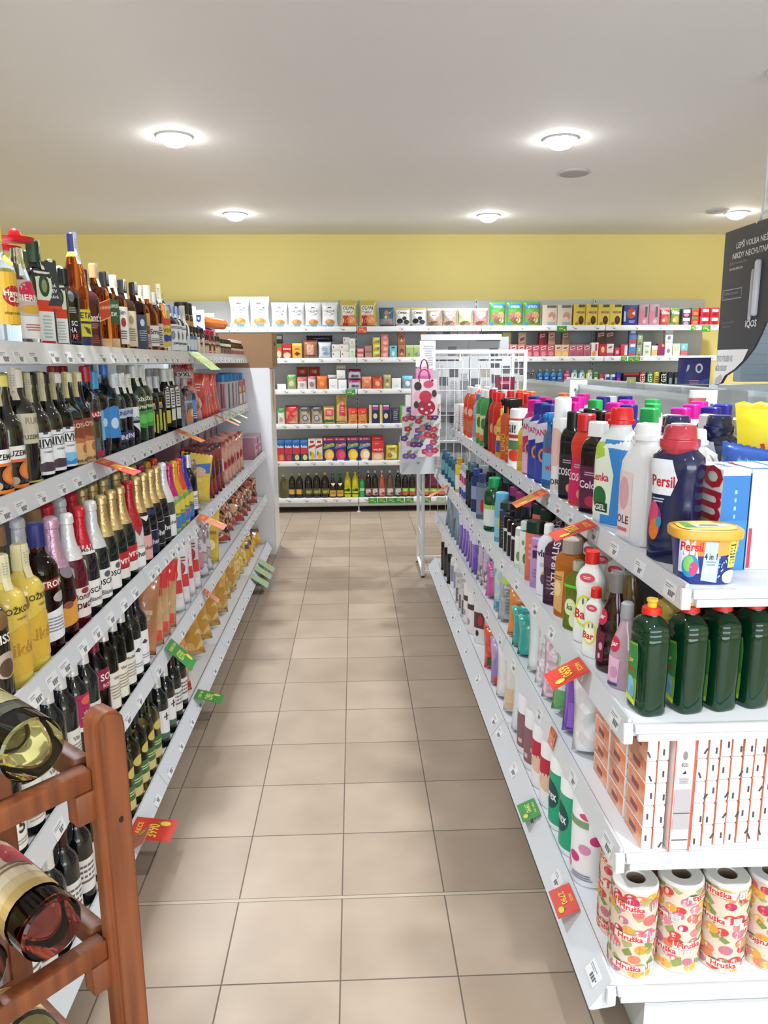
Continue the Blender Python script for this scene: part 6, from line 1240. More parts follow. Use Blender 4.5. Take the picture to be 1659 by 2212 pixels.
roll('perex', .23, .055, m('e8e8e6', .6), [('e', -.5, .48, .45, .2, '1c4a4c'), ('t', 'Perex', -.5, .48, .13, 'e8ecec', .36), ('r', .1, .1, 1.2, .18, 'd8a83c'), ('e', .4, .3, .1, .04, '8ae0c0')], sleeve=m('12a078', .3, 0, 0, .3), v0=.08, v1=.80, name='paper_roll')
roll('brown_roll', .22, .052, m('e4e0e0', .6), [('r', -1.9, .12, 1.9, .7, '8a6068')] + [('r', -1.6+.4*i, .2+.13*(i % 3), -1.36+.4*i, .27+.13*(i % 3), 'd8c0b8') for i in range(9)], name='paper_roll')
roll('red_roll', .22, .052, m('e6e2e2', .6), [('r', -1.9, .5, 1.9, .76, 'b8283c'), ('e', 0, .4, .5, .14, 'e0b8a0')], name='paper_roll')
bag('roll_blue', 'paper_pack', .18, .285, .13, 'dfe4e8', [('p', [(-.5, .2), (.3, .2), (.4, .6), (-.5, .64)], '2c5a9c'), ('e', -.1, .5, .1, .05, '8ab8e0'), ('e', .1, .4, .06, .03, '8ab8e0')], .9)
foodbag('tp_orange', .2, .285, .13, 'd8d2c8', 'e4e0d8', None, [('r', .3, .04, .9, .5, 'd8882c'), ('e', .6, .62, .3, .08, 'd89a28'), ('r', -.9, .1, .2, .4, 'd8b890')], 8, sag=.9, name='toilet_paper_pack')
bag('tp_white_or', 'toilet_paper_pack', .18, .24, .12, 'e2dcda', [('r', -.4, .6, .5, .92, 'd8a03c'), ('e', .1, .7, .16, .06, '6a4a2c')], .9)
bag('bin_red', 'bin_bag_pack', .15, .22, .09, blend('c8301e', 'e0583c', 18, .18, 'noise', None, .7), [('r', -.8, 0, .8, .3, '4a5a30')], .5)
bag('purple_pack', 'pads_pack', .16, .22, .09, blend('8a78b0', 'b0a0c8', 10, .25, 'noise'), [('e', .1, .4, .4, .14, 'c04a8a'), ('r', -.8, .05, .8, .2, 'd8502c')], .9)
bottle('jar_white', 'cleaner_bottle', 'gel', .27, .045, m('e2dedc', .3), None, [('r', -.8, .3, .6, .6, '5a4440'), ('e', .1, .45, .3, .1, 'c83030'), ('e', -.3, .2, .2, .06, '3a3438')], .8, 3)
roll('cat_roll', .22, .052, m('e0dcdc', .6), [('p', [(-.8, .6), (.2, .6), (.3, .74), (-.7, .72)], '4a3a3a'), ('e', -.4, .3, .2, .08, 'a89a9a'), ('e', .3, .2, .14, .06, '6a5a5c')], name='paper_roll')
box('insect_box', 'insecticide_box', .07, .05, .19, 'd0cccc', [('r', -.8, .08, .8, .5, '6a6468'), ('l', 0, .3, 1.2, .3, 6, 'e0dcdc'), ('r', -1, .86, 1, 1, 'c0bcbc'), ('t', 'stop', 0, .7, .1, 'c03038', .7)])
bottle('wc_blue', 'cleaner_bottle', 'gel', .25, .036, m('e2e0e2', .3), ('24349c', .86, .42), [('r', -.7, .2, .7, .6, '8a90a8')], .7, 3)
bottle('black_can', 'spray_can', 'tube', .24, .03, '1c1c1e', ('e0dcda', .82, .9), [('r', -.8, .2, .8, .6, '3a3a3e')])
for a in [('flower_roll', 1263, 'tall white paper roll with pink flowers'), ('perex', [1228, 1204], 'white paper roll in green wrapper'), ('red_roll', [1182, 1172], 'white paper roll with red band'), ('brown_roll', [1163, 1155], 'paper roll with brown check wrapper'), ('cat_roll', [1020, 1031], 'white paper roll with dark patches')]:
    right(3, a[0], a[1], a[2], 'paper roll', turn=-45)
for a in [('jar_white', [1043], 'white bottle with brown picture', 'bottle'), ('insect_box', [999, 1006, 1013], 'grey and white narrow carton', 'box'), ('wc_blue', [985, 992], 'white bottle with pointed blue cap', 'bottle'), ('black_can', [962, 968, 975], 'black spray can with pale cap', 'can')]:
    right(3, a[0], a[1], a[2], a[3], turn=-45)
for a in [('roll_blue', 1118, 1146, 'white paper pack with dark blue patch', .13), ('tp_orange', 1098, 1126, 'clear pack with orange strips', .13), ('tp_white_or', 1078, 1096, 'white paper pack with orange patch', .12), ('purple_pack', 1062, 1077, 'lilac pack', .09), ('bin_red', 1048, 1061, 'shiny red pack', .09)]:
    fill(-1, 3, a[0], a[1], a[2], a[3], 'pack', step=a[4], lean=-.08, turn=14)
right(3, 'perex', [1206, 1228, 1250], 'green wrapped paper roll', 'paper roll', row=1, dx=.015); right(3, 'brown_roll', [1158, 1172, 1188], 'brown check paper roll', 'paper roll', row=1, dx=.11); right(3, 'cat_roll', [1040, 1056], 'white paper roll', 'paper roll', row=1, dx=.11)
box('orange_pad', 'charcoal_box', .2, .06, .14, 'd0582c', [('t', 'TUHÁ', 0, .4, .14, '5a2018', .7), ('r', -.8, .6, .8, .9, 'd88048'), ('r', -.9, .7, -.5, .95, 'b83a28')]); put('orange_pad', (.70, 5.07, RZ[3]), -.1, 'orange carton at the far end of bottom detergent shelf', 'box')
flush()
# cards on the right rails
def rp(c, k, px, label, **kw):
    X = RXR[k]-.004; promo(c, (X, y_at(px, X, RZ[k]), RZ[k]+.0125), -1, label=label, **kw)
rp('orange', 0, 1178, 'orange price card on top detergent rail, farther of two', drop=25, l_=.12); rp('red', 0, 1280, 'red-orange price card on top detergent rail, nearer of two', drop=20, l_=.12)
rp('red', 1, 1262, 'red price card on second detergent rail', drop=28, l_=.1); rp('pink', 1, 968, 'small pale orange card at far end of second detergent rail', drop=30, w_=.07)
rp('green', 3, 1160, 'green price card on bottom detergent rail', drop=25, l_=.06, w_=.09); rp('red', 3, 1240, 'red price card on bottom detergent rail', drop=25, l_=.06, w_=.1); rp('pink', 2, 1196, 'pale red strip on third detergent rail', drop=78, l_=.05, w_=.05)
# ================================================================== goods on the back wall
BN = ['top back-wall shelf', 'second back-wall shelf', 'third back-wall shelf', 'fourth back-wall shelf', 'fifth back-wall shelf', 'bottom back-wall shelf']
_n = [0]
def bk(k, p0, p1, hp, typ, col, art, desc, cat, n=1, stack=1, dep=None, dz=0, dy=0, name=None, yaw=0, side=None, top=None, rx=0, vars=None, sart=()):
    W = (p1-p0)/211/n*.97; H = hp/207; _n[0] += 1
    vars = vars or [(col, art)]; keys = []
    for vi, (c, a) in enumerate(vars):
        key = 'back%d_%d' % (_n[0], vi)
        if typ == 'bag': bag(key, name or 'food_bag', W, H, dep or min(.09, W*.5), c, a, .5)
        elif typ == 'box': box(key, name or 'food_box', W, dep or .06, H, c, a, side, top, sart)
        else: bottle(key, name or 'drink_bottle', typ, H, W/2, c, col if typ != 'can' and isinstance(col, tuple) else None, a)
        keys.append(key)
    for i in range(n):
        for j in range(stack):
            px = p0+(p1-p0)*(i+.5)/n; d = KIND[keys[i % len(keys)]][2][1]
            Y = BYF+.022+d/2+dy; x = x_at(px, Y, BZ[k]+dz)
            lb = desc + ' on ' + BN[k]
            if n > 1: lb += ', %s from cardboard box' % ORD[i]
            if stack > 1: lb += ', ' + ('lower' if j == 0 else 'upper' if stack == 2 else '%s layer' % ORD[j])
            put(keys[i % len(keys)], (x, Y, BZ[k]+dz+j*(H+.001)), math.radians(yaw+random.uniform(-4, 4)), lb, cat, (desc + ', ' + BN[k]) if n*stack > 1 else None, rx)
def bbk(k, p0, p1, hp, prof, glass, cap, art, desc, n=1, cat='bottle', dy=0, name='drink_bottle'):
    W = (p1-p0)/211/n*.94; H = hp/207; _n[0] += 1; key = 'back%d' % _n[0]
    bottle(key, name, prof, H, W/2, glass, cap, art, N=20)
    for i in range(n):
        px = p0+(p1-p0)*(i+.5)/n; Y = BYF+.024+W/2+dy; x = x_at(px, Y, BZ[k])
        put(key, (x, Y, BZ[k]), random.uniform(-.2, .2), desc + ' on ' + BN[k] + (', %s from cardboard box' % ORD[i] if n > 1 else ''), cat, desc + ', ' + BN[k] if n > 1 else None)
KUK = [('e', 0, .62, .72, .15, '9a9ca0'), ('e', 0, .62, .69, .14, 'eceeee'), ('t', 'Kukuřičné', 0, .65, .08, '5a5c60', .6), ('t', 'lupínky', 0, .58, .055, '6a6c70', .4), ('e', 0, .78, .25, .03, 'b8202c'),
       ('p', [(-.5, .16), (.6, .16), (.4, .02), (-.2, .02)], '6aa8c8'), ('e', .05, .2, .62, .11, 'd8944c'), ('e', -.1, .24, .3, .07, 'e8b070'), ('e', .3, .22, .25, .06, 'c8803c'), ('r', -1, 0, -.4, .08, 'a0c8dc')]
bk(0, 497, 584, 62, 'bag', 'e9eaec', KUK, 'large white corn flakes bag with bowl picture', 'bag', 2, name='cereal_bag'); bk(0, 587, 731, 50, 'bag', 'e9eaec', KUK, 'white corn flakes bag with bowl picture', 'bag', 4, name='cereal_bag')
CF = [('r', -1, 0, -.85, 1, '6aa0b8'), ('r', -.66, .46, .66, .8, 'ecebe6'), ('t', 'CORN', 0, .70, .13, '23262c', .6), ('t', 'FLAKES', 0, .55, .10, 'a82030', .6), ('e', .35, .24, .6, .2, 'd88a4c'), ('e', .4, .26, .4, .12, 'e8b07c'), ('r', -.62, .06, -.02, .42, 'c0202a'), ('t', '1:1', -.32, .24, .16, 'f0d8d0', .25), ('r', -.9, 0, .9, .05, '4a8a3c')]
bk(0, 732, 815, 54, 'bag', 'c9b85c', CF, 'yellow-green corn flakes bag with black red lettering', 'bag', 2, name='cereal_bag')
bk(0, 818, 851, 39, 'bag', '2f5a6a', [('r', -1, 0, 1, .42, '8a8890'), ('e', 0, .72, .3, .14, 'b8705c'), ('e', -.1, .5, .2, .07, 'e0d060'), ('e', .3, .2, .4, .1, 'b06a70')], 'teal and grey cereal bag with picture', 'bag', name='cereal_bag')
bk(0, 852, 921, 38, 'bag', 'd8d8d6', [('t', 'Cereals', 0, .76, .13, '2a2c30', .85), ('r', -1, 0, 1, .12, '4a4a4e'), ('e', -.4, .3, .4, .14, '1e1c1e'), ('e', .2, .45, .3, .1, '242224'), ('e', .5, .25, .4, .12, '3a383a'), ('r', -1, .9, 1, 1, 'c8b060')], 'black and white chocolate cereal bag', 'bag', 2, name='cereal_bag')
def MUS(c): return (c, [('e', -.25, .66, .36, .14, 'eee8dc'), ('e', .25, .66, .36, .14, 'eee8dc'), ('p', [(-.58, .62), (.58, .62), (0, .36)], 'eee8dc'), ('t', 'MÜSLI', 0, .62, .1, '4a4038', .5), ('e', -.4, .16, .4, .1, '7a5a40'), ('e', .4, .14, .4, .09, 'a88a60'), ('l', 0, .2, 1.4, .2, 3, '6a5040'), ('r', -1, .88, 1, 1, 'c0ccb0')])
bk(0, 921, 1054, 37, 'bag', None, None, 'small muesli bag with heart-shaped panel', 'bag', 4, name='cereal_bag', vars=[MUS('a8907c'), MUS('ac9480'), MUS('b0b888'), MUS('b8807c')])
NUT = [('p', [(-.85, .72), (.8, .78), (.85, .92), (-.8, .88)], '3a70b8'), ('l', 0, .8, 1.4, .1, 3, 'd8e4f0'), ('e', -.3, .4, .5, .16, 'a86a5c'), ('e', .35, .44, .45, .15, 'c89a70'), ('e', 0, .26, .5, .12, '8a5a4a'), ('e', .4, .24, .3, .1, 'd8c8a0'), ('e', -.7, .1, .22, .07, '4a74b4'), ('r', -.5, .02, .9, .1, '8a9a50')]
bk(0, 1055, 1167, 50, 'bag', '5a9a44', NUT, 'green cereal bag with blue lettering', 'bag', 3, name='cereal_bag')
bk(0, 1169, 1233, 43, 'box', 'cdbfa8', [('r', -.4, .86, .9, .98, '55604a'), ('e', .3, .46, .5, .2, 'b88474'), ('r', -.3, .06, .8, .18, '8a9ab4'), ('e', .2, .34, .3, .1, 'd8b8a0')], 'beige oat cereal box', 'box', 2, dep=.07, name='cereal_box', side='b8a88c')
bk(0, 1235, 1340, 44, 'box', 'dcc050', [('r', -.2, .86, .9, .98, '4a5c34'), ('t', 'NESQUIK', .2, .62, .12, '3a3474', .7), ('e', .3, .26, .45, .2, '3a2418'), ('e', .3, .3, .3, .1, '5a3820'), ('e', -.4, .1, .3, .08, 'a8782c')], 'yellow chocolate cereal box', 'box', 4, dep=.07, name='cereal_box', side='c8a840')
bk(0, 1342, 1373, 42, 'box', '2c3480', [('e', .1, .6, .66, .26, 'a04a38'), ('p', [(.1, .6), (.6, .7), (.6, .5)], 'e0c8a8'), ('l', .2, .2, 1, .12, 2, 'c8d0e8'), ('r', -1, .2, -.7, .7, 'a8b8c8')], 'dark blue cake mix box with round cake', 'box', name='food_box', dep=.08)
bk(0, 1375, 1420, 43, 'box', 'a8808c', [('r', .2, .4, .7, .9, '4a5a54'), ('r', -.9, .0, .2, .7, 'b8707c'), ('e', .2, .2, .4, .1, 'c8a0a4')], 'mauve grey cereal box', 'box', 2, dep=.07, name='cereal_box', side='8a8a88')
bk(0, 1422, 1467, 36, 'bag', 'c8404c', None, 'small muesli bag with white lettering', 'bag', 2, name='cereal_bag', vars=[('b83a44', [('t', 'Vitalo', 0, .72, .18, 'eef0e8', .85), ('e', .1, .34, .6, .2, 'd0604c'), ('e', -.3, .3, .3, .1, 'e8b898'), ('r', -1, .9, 1, 1, 'c87a80')]), ('6a8a3c', [('t', 'Vitalo', 0, .72, .18, 'eef0e8', .85), ('e', .1, .34, .6, .2, 'd89a4c'), ('e', -.3, .3, .3, .1, 'e8d098')])])
bk(0, 1468, 1488, 17, 'box', '3c3844', [('r', -.7, .5, .8, .9, 'd8d0d8'), ('e', 0, .25, .6, .2, 'c07a9a')], 'dark small carton', 'box', 1, 2, name='food_box', dep=.08)
bk(0, 1489, 1505, 18, 'box', 'c8382c', [('r', -1, .7, .6, 1, '5a7a40'), ('r', -.5, .2, .6, .5, 'e08060')], 'red and green small carton', 'box', 1, 2, name='food_box', dep=.08)
bk(0, 1507, 1548, 18, 'box', 'b82838', [('r', -.6, .5, .8, .85, 'e0c0c0'), ('e', 0, .25, .5, .16, '8a1c28')], 'red small carton', 'box', 2, 2, name='food_box', dep=.08)
# second shelf
bk(1, 597, 610, 30, 'box', 'c8402c', [('r', -1, .75, 1, 1, '3a7a3c'), ('e', 0, .3, .7, .25, 'd8b890')], 'red and green box next to the end board', 'box', name='food_box'); bk(1, 611, 631, 31, 'box', '9c2024', [('t', 'PUDING', 0, .62, .12, 'e8d0c0', .8), ('e', 0, .2, .8, .2, 'd8b088')], 'dark red pudding box', 'box', name='food_box')
bk(1, 632, 653, 31, 'box', 'dc9c34', [('l', 0, .62, 1.2, .16, 2, 'a02820'), ('p', [(-.6, .3), (0, .45), (.7, .3), (0, .16)], '4a2c14'), ('r', -1, .8, 1, 1, 'e0c04c')], 'yellow-orange baking mix box', 'box', name='food_box')
bk(1, 655, 687, 37, 'bag', 'a0684c', [('r', -.5, .2, .5, .75, 'c8a090'), ('r', -.8, .1, .8, .18, '7a3c2c')], 'copper brown bag', 'bag'); bk(1, 688, 716, 33, 'bag', 'c8d0d8', [('l', 0, .6, 1.2, .3, 3, '7a8aa0'), ('e', .2, .3, .5, .12, '8aa0b8')], 'white and pale blue flour bag', 'bag')
bk(1, 660, 720, 12, 'bag', '1c2034', (), 'navy bag lying on top of the brown bag', 'bag', dz=.17, dy=.1, dep=.08)
DIA = [('p', [(-.6, .8), (-.4, .6), (-.6, .4), (-.8, .6)], 'a85a60'), ('r', -1, 0, 1, .06, 'c8c4c0')]
bk(1, 717, 754, 14, 'box', 'd8d4d0', DIA, 'white carton with red diamond', 'box', 2, 2, name='sugar_box'); bk(1, 741, 755, 14, 'box', 'c8c4c0', DIA, 'single white carton on top of the stack', 'box', dz=.14, name='sugar_box')
bk(1, 755, 768, 20, 'box', 'd4d8c8', [('l', 0, .6, 1, .3, 2, '8a9a80'), ('e', .2, .2, .6, .2, 'b8c89a')], 'white green tea box', 'box', 1, 2, name='tea_box')
bk(1, 771, 786, 10, 'box', None, None, 'low carton', 'box', 1, 2, name='tea_box', vars=[('c0605c', [('r', -.8, .3, .8, .8, 'e0a8a4')])])
bk(1, 788, 803, 13, 'box', 'a8887c', [('e', 0, .5, .6, .3, 'c86a6c'), ('r', -1, .85, 1, 1, '6a6a58')], 'brownish pink tea box', 'box', 1, 2, name='tea_box'); bk(1, 805, 821, 14, 'box', 'c8b844', [('p', [(-.9, .2), (.9, .6), (.9, .2)], '7a6a30'), ('r', -.6, .65, .7, .9, 'e0d880')], 'yellow tea box', 'box', 1, 3, name='tea_box')
bk(1, 823, 839, 12, 'box', 'd08078', [('e', .1, .5, .5, .3, 'e8a8a8'), ('r', -1, 0, 1, .2, 'd8783c')], 'pink and orange tea box', 'box', 1, 4, name='tea_box'); bk(1, 841, 857, 25, 'box', '6ab0bc', [('r', -.5, .78, .5, .92, '2c4a5a'), ('e', 0, .35, .4, .2, 'c0d8d8')], 'turquoise tea box', 'box', name='tea_box')
bk(1, 859, 875, 27, 'box', 'a0644c', [('e', 0, .5, .6, .2, '6a3a28'), ('p', [(-.5, .2), (.5, .2), (0, .5)], 'c89070')], 'brown cocoa box', 'box', 1, 2, name='tea_box'); bk(1, 876, 908, 26, 'box', '9aac6c', [('r', -1, .8, 1, 1, 'b8c88a'), ('e', -.2, .25, .4, .14, '6a8a40')], 'light green tea box', 'box', 2, name='tea_box')
bk(1, 907, 923, 54, 'bag', 'b88a60', [('e', 0, .6, .6, .14, 'd8a88c'), ('e', .1, .4, .5, .1, 'c05a4c')], 'tall orange-brown bag', 'bag', dy=.08)
PNK = [('p', [(-.7, .55), (.6, .65), (.6, .9), (-.7, .8)], 'd8d0d0'), ('p', [(-.55, .62), (.5, .7), (.5, .84), (-.55, .76)], 'a02c44')]
bk(1, 940, 956, 54, 'box', 'a89c9c', PNK, 'pale tea box above the newspapers', 'box', dy=.14, name='tea_box'); bk(1, 971, 1034, 54, 'box', 'b8a4a4', PNK, 'tea box above the newspapers', 'box', 4, dy=.14, name='tea_box')
bk(1, 1052, 1078, 50, 'box', '9aa49a', PNK, 'grey green tea box', 'box', 2, dy=.1, name='tea_box'); bk(1, 1083, 1102, 51, 'box', 'b8b878', PNK + [('e', 0, .3, .7, .2, '8a9a48')], 'tall lime tea box', 'box', dy=.06, name='tea_box'); bk(1, 1117, 1135, 51, 'box', 'b8b880', PNK + [('e', 0, .3, .7, .2, 'a0a858')], 'tall lime green tea box, farther from cardboard box,', 'box', dy=.06, name='tea_box')
bk(1, 1083, 1132, 26, 'box', 'b0706c', PNK, 'reddish tea box behind the wire rack', 'box', 3, name='tea_box')
bk(1, 1133, 1196, 25, 'box', 'b04c58', PNK + [('e', .1, .25, .7, .2, 'c87880')], 'pinkish red tea box', 'box', 4, name='tea_box'); bk(1, 1162, 1178, 26, 'box', '8c2030', PNK, 'dark red tea box stacked on pink boxes', 'box', dz=.122, dy=.03, name='tea_box'); bk(1, 1182, 1197, 26, 'box', 'b0907c', PNK, 'beige tea box stacked on pink box', 'box', dz=.122, dy=.03, name='tea_box'); bk(1, 1212, 1227, 26, 'box', '8a705c', PNK, 'brown tea box stacked on beige boxes', 'box', dz=.122, dy=.03, name='tea_box')
bk(1, 1196, 1227, 25, 'box', 'd0a87c', PNK + [('e', .1, .25, .7, .2, 'e0b868')], 'beige orange tea box', 'box', 2, name='tea_box'); bk(1, 1227, 1273, 25, 'box', 'b86470', PNK + [('e', .1, .25, .7, .2, 'a05068')], 'rosy tea box', 'box', 3, name='tea_box'); bk(1, 1274, 1290, 29, 'box', 'd8d0c8', [('r', .1, .4, .6, .9, 'b82c38'), ('e', -.2, .2, .6, .2, 'd88a3c')], 'white tea box with orange fruit', 'box', name='tea_box')
bk(1, 1291, 1307, 26, 'box', 'c02c38', [('e', 0, .55, .5, .25, 'c8b878'), ('r', -1, .85, 1, 1, '9c1c28')], 'red tea box with round emblem', 'box', name='tea_box'); bk(1, 1308, 1323, 26, 'box', 'd8ccc8', PNK + [('r', -1, 0, 1, .3, 'b8404c')], 'white red tea box', 'box', name='tea_box'); bk(1, 1324, 1336, 18, 'box', 'a83848', [('r', -.5, .3, .6, .7, 'd8a0a4')], 'short crimson tea box', 'box', name='tea_box'); bk(1, 1337, 1353, 25, 'box', 'c83444', [('r', .1, .1, .9, .9, 'd8d0d0')], 'half red half white tea box', 'box', name='tea_box')
bk(1, 1286, 1326, 26, 'box', '5a4440', PNK, 'dark brown tea box stacked high', 'box', 2, dz=.13, dy=.05, name='tea_box')
bk(1, 1355, 1371, 28, 'box', '5a7ab0', [('r', -.6, .7, .7, .9, 'd8e0f0'), ('r', -1, .0, 1, .22, 'c04048')], 'blue and red tea box', 'box', 1, 2, name='tea_box'); bk(1, 1372, 1384, 24, 'box', '8aa078', [('l', 0, .6, 1, .3, 2, 'd8e0c8'), ('r', -.5, 0, .5, .2, 'b04040')], 'sage green tea box', 'box', 1, 2, name='tea_box')
bk(1, 1385, 1403, 30, 'box', 'c8d0c0', [('e', 0, .3, .4, .1, '8aa080'), ('l', 0, .7, 1, .1, 2, '7a8a78')], 'pale green white tea box', 'box', name='tea_box'); bk(1, 1404, 1417, 22, 'box', 'd8b078', [('r', -1, .6, 1, 1, 'e0d8cc')], 'small orange white tea box', 'box', name='tea_box'); bk(1, 1417, 1432, 26, 'box', '8a2858', [('e', .5, .85, .4, .12, 'e09048')], 'magenta tea box', 'box', name='tea_box')
bk(1, 1432, 1449, 27, 'box', 'd0d0d0', [('e', 0, .4, .4, .16, '7a7a80'), ('r', -1, .8, 1, 1, 'e4e4e4')], 'white grey tea box tower', 'box', 1, 2, name='tea_box'); bk(1, 1450, 1466, 26, 'box', 'd8d8b0', [('e', 0, .6, .4, .16, '8a8a58'), ('e', 0, .6, .3, .12, 'd8d8b0')], 'cream tea box', 'box', name='tea_box'); bk(1, 1467, 1482, 26, 'box', '6ab0b8', [('r', -1, 0, 1, .45, 'c05a64'), ('e', -.2, .7, .3, .1, 'e8e8e8')], 'turquoise and pink tea box', 'box', name='tea_box')
bk(1, 597, 611, 18, 'box', '2f4a38', [('r', -.8, .5, .8, .9, 'c8d0c8')], 'dark green tray stacked behind', 'box', dz=.15, dy=.08)
# third shelf: soups, sweets, drinks
bk(2, 601, 620, 12, 'box', 'e0dedb', [('r', -.9, 1.0, .9, 1.0, 'c04040')], 'white open tray', 'box', dep=.14, top='6a4034', name='display_tray'); bk(2, 620, 641, 31, 'bag', '8a9a5c', [('r', -1, .76, 1, 1, '4a8a2c'), ('e', 0, .4, .6, .2, 'c8c8a0')], 'green and clear vegetable soup bag', 'bag')
bk(2, 642, 664, 25, 'bag', 'd8ccc4', [('r', -1, .72, 1, 1, 'b03c34'), ('l', 0, .4, 1.3, .3, 4, 'a89088')], 'white soup bag with red top', 'bag'); bk(2, 665, 683, 27, 'bag', 'c8c0bc', [('r', -1, .8, 1, 1, 'a02c44'), ('e', 0, .4, .6, .2, '8a7478')], 'white grey soup bag with crimson top', 'bag')
bk(2, 684, 708, 28, 'bag', 'd8682c', [('e', 0, .4, .5, .2, 'e08c4c')], 'bright orange soup bag', 'bag'); bk(2, 640, 692, 20, 'bag', 'b0402c', [('l', 0, .5, 1, .4, 3, 'd08870')], 'red brown bag stacked behind', 'bag', 2, dz=.13, dy=.12)
bk(2, 711, 730, 22, 'box', 'e0e0de', [('l', 0, .3, 1, .2, 2, 'c8c8c8')], 'plain white carton', 'box', name='food_box'); bk(2, 731, 749, 20, 'box', 'e4e4e2', [('l', 0, .2, 1, .2, 2, 'd0d0d0')], 'plain white carton second in row', 'box', name='food_box'); bk(2, 727, 746, 18, 'box', 'e2e2e0', [('l', 0, .2, 1, .2, 2, 'd0d0d0')], 'plain white carton on top', 'box', dz=.107, name='food_box')
bk(2, 725, 749, 10, 'bag', 'b8b8b8', (), 'silver bag on top of white cartons', 'bag', dz=.2, dep=.06); bk(2, 707, 728, 8, 'bag', 'c0c0c0', (), 'crumpled silver bag on white carton', 'bag', dz=.108, dep=.06)
bk(2, 751, 781, 21, 'bag', 'b8b4b8', [('r', -1, .68, 1, 1, '8a2060'), ('e', -.2, .3, .3, .14, '55505a'), ('e', .4, .3, .3, .12, '6a646c')], 'silver bag with purple top', 'bag', 1, 2)
bk(2, 781, 803, 26, 'bag', 'd8805c', [('l', 0, .6, 1, .2, 2, 'ecc0a4'), ('r', -.8, 0, .8, .14, 'a83c2c')], 'orange pasta bag', 'bag'); bk(2, 804, 827, 27, 'bag', 'd05028', [('e', 0, .4, .5, .2, 'e8a07c'), ('r', -1, .8, 1, 1, '8a2c1c')], 'deep orange bag', 'bag'); bk(2, 828, 845, 30, 'bag', 'a89c70', [('e', 0, .3, .5, .12, 'd8d0a0'), ('e', 0, .6, .4, .1, '6a6a48')], 'khaki sweets bag', 'bag'); bk(2, 846, 866, 22, 'box', 'dededc', [('l', 0, .3, 1, .2, 2, 'c8c8c8')], 'white carton beside the khaki bag', 'box', name='food_box'); bk(2, 868, 892, 27, 'bag', '8a9aa4', [('r', -1, .7, 1, 1, '6ab0c8'), ('e', 0, .4, .5, .2, 'd8dce0')], 'grey sweets bag with light blue top', 'bag')
bbk(2, 1131, 1157, 38, 'pet', 'water', ('c8d0d4', .88, .4), [band(.3, .5, '8aa8a0', 1.6), ('e', 0, .42, .4, .08, 'c86a4c')], 'small clear water bottle', 2); bbk(2, 1158, 1215, 39, 'pet', m('3f86b8', .08, .35, 0, .4, 1.36), ('a8c8e0', .88, .4), [band(.42, .62, '1c4c90', 1.6), ('t', 'Jupí', 0, .52, .1, 'e0ecf4', .6)], 'small blue drink bottle', 4)
bbk(2, 1216, 1230, 36, 'tube', 'c87898', ('c05a88', .86, .8), [band(.5, .66, 'b0285c', 1.6), band(.1, .36, 'e0c8d0', 1.6)], 'pink drink bottle'); 
for i, (a, c, c2) in enumerate(((1231, '9ac8c8', '7ab0b4'), (1247, '70b8b4', '58a09c'), (1263, 'c8cc58', 'b0b844'))):
    bbk(2, a, a+15, 37, 'tube', c, (c2, .86, .8), [('r', -.5, .1, .5, .84, 'e0e6e0'), ('t', 'DrWitt', 0, .46, .16, '20343c', .4, PI/2)], ('pale blue', 'teal', 'lime')[i] + ' tall drink bottle with vertical lettering')
bbk(2, 1280, 1291, 32, 'tube', '2a7a30', ('5ab04c', .86, .8), [('e', 0, .55, .5, .12, 'c8e0c0')], 'green drink bottle')
def cans(a, b, n, c, art, desc, h=27): bbk(2, a, b, h, 'can', m(c, .3, 0, .2, .3), None, art, desc, n, 'can', name='drink_can')
cans(1292, 1303, 1, 'c42030', [('r', -.5, .3, .5, .7, 'e8c8c8')], 'red drink can'); cans(1304, 1328, 2, 'c8ccd4', [('p', [(-.9, .1), (.2, .1), (.9, .8), (-.3, .8)], '2a3a8a')], 'white and blue energy drink can'); cans(1328, 1340, 1, '2c3a90', [('e', 0, .5, .4, .12, 'c83040')], 'royal blue energy drink can', 32)
bk(2, 1341, 1376, 29, 'box', '2a1416', [('r', -1, .86, 1, 1, 'a82028'), ('e', -.4, .4, .22, .2, 'c8b8b4'), ('e', .3, .4, .22, .2, 'c8b8b4'), ('e', -.4, .4, .15, .14, '2a1416'), ('e', .3, .4, .15, .14, '2a1416')], 'black and red can multipack', 'box', dep=.1, name='can_multipack')
for i, (a, c, q, d_) in enumerate(((1377, 'b02430', 'f0e8e4', 'red'), (1393, '2f7a44', 'e8f0e4', 'green'), (1423, '141416', 'f0f0ee', 'black'))):
    cans(a, a+15, 1, c, [('t', 'TIGER', 0, .48, .36, q, .42, PI/2)], d_ + ' tall drink can with white vertical word', 31)
cans(1408, 1422, 1, 'c8b430', [('l', 0, .5, 1, .5, 4, '4a4020'), ('e', .2, .3, .4, .1, '6a5c28')], 'yellow tall drink can', 31); cans(1439, 1478, 3, '20242a', [('r', -.3, .2, .3, .6, '7a8084')], 'dark tall drink can', 31)
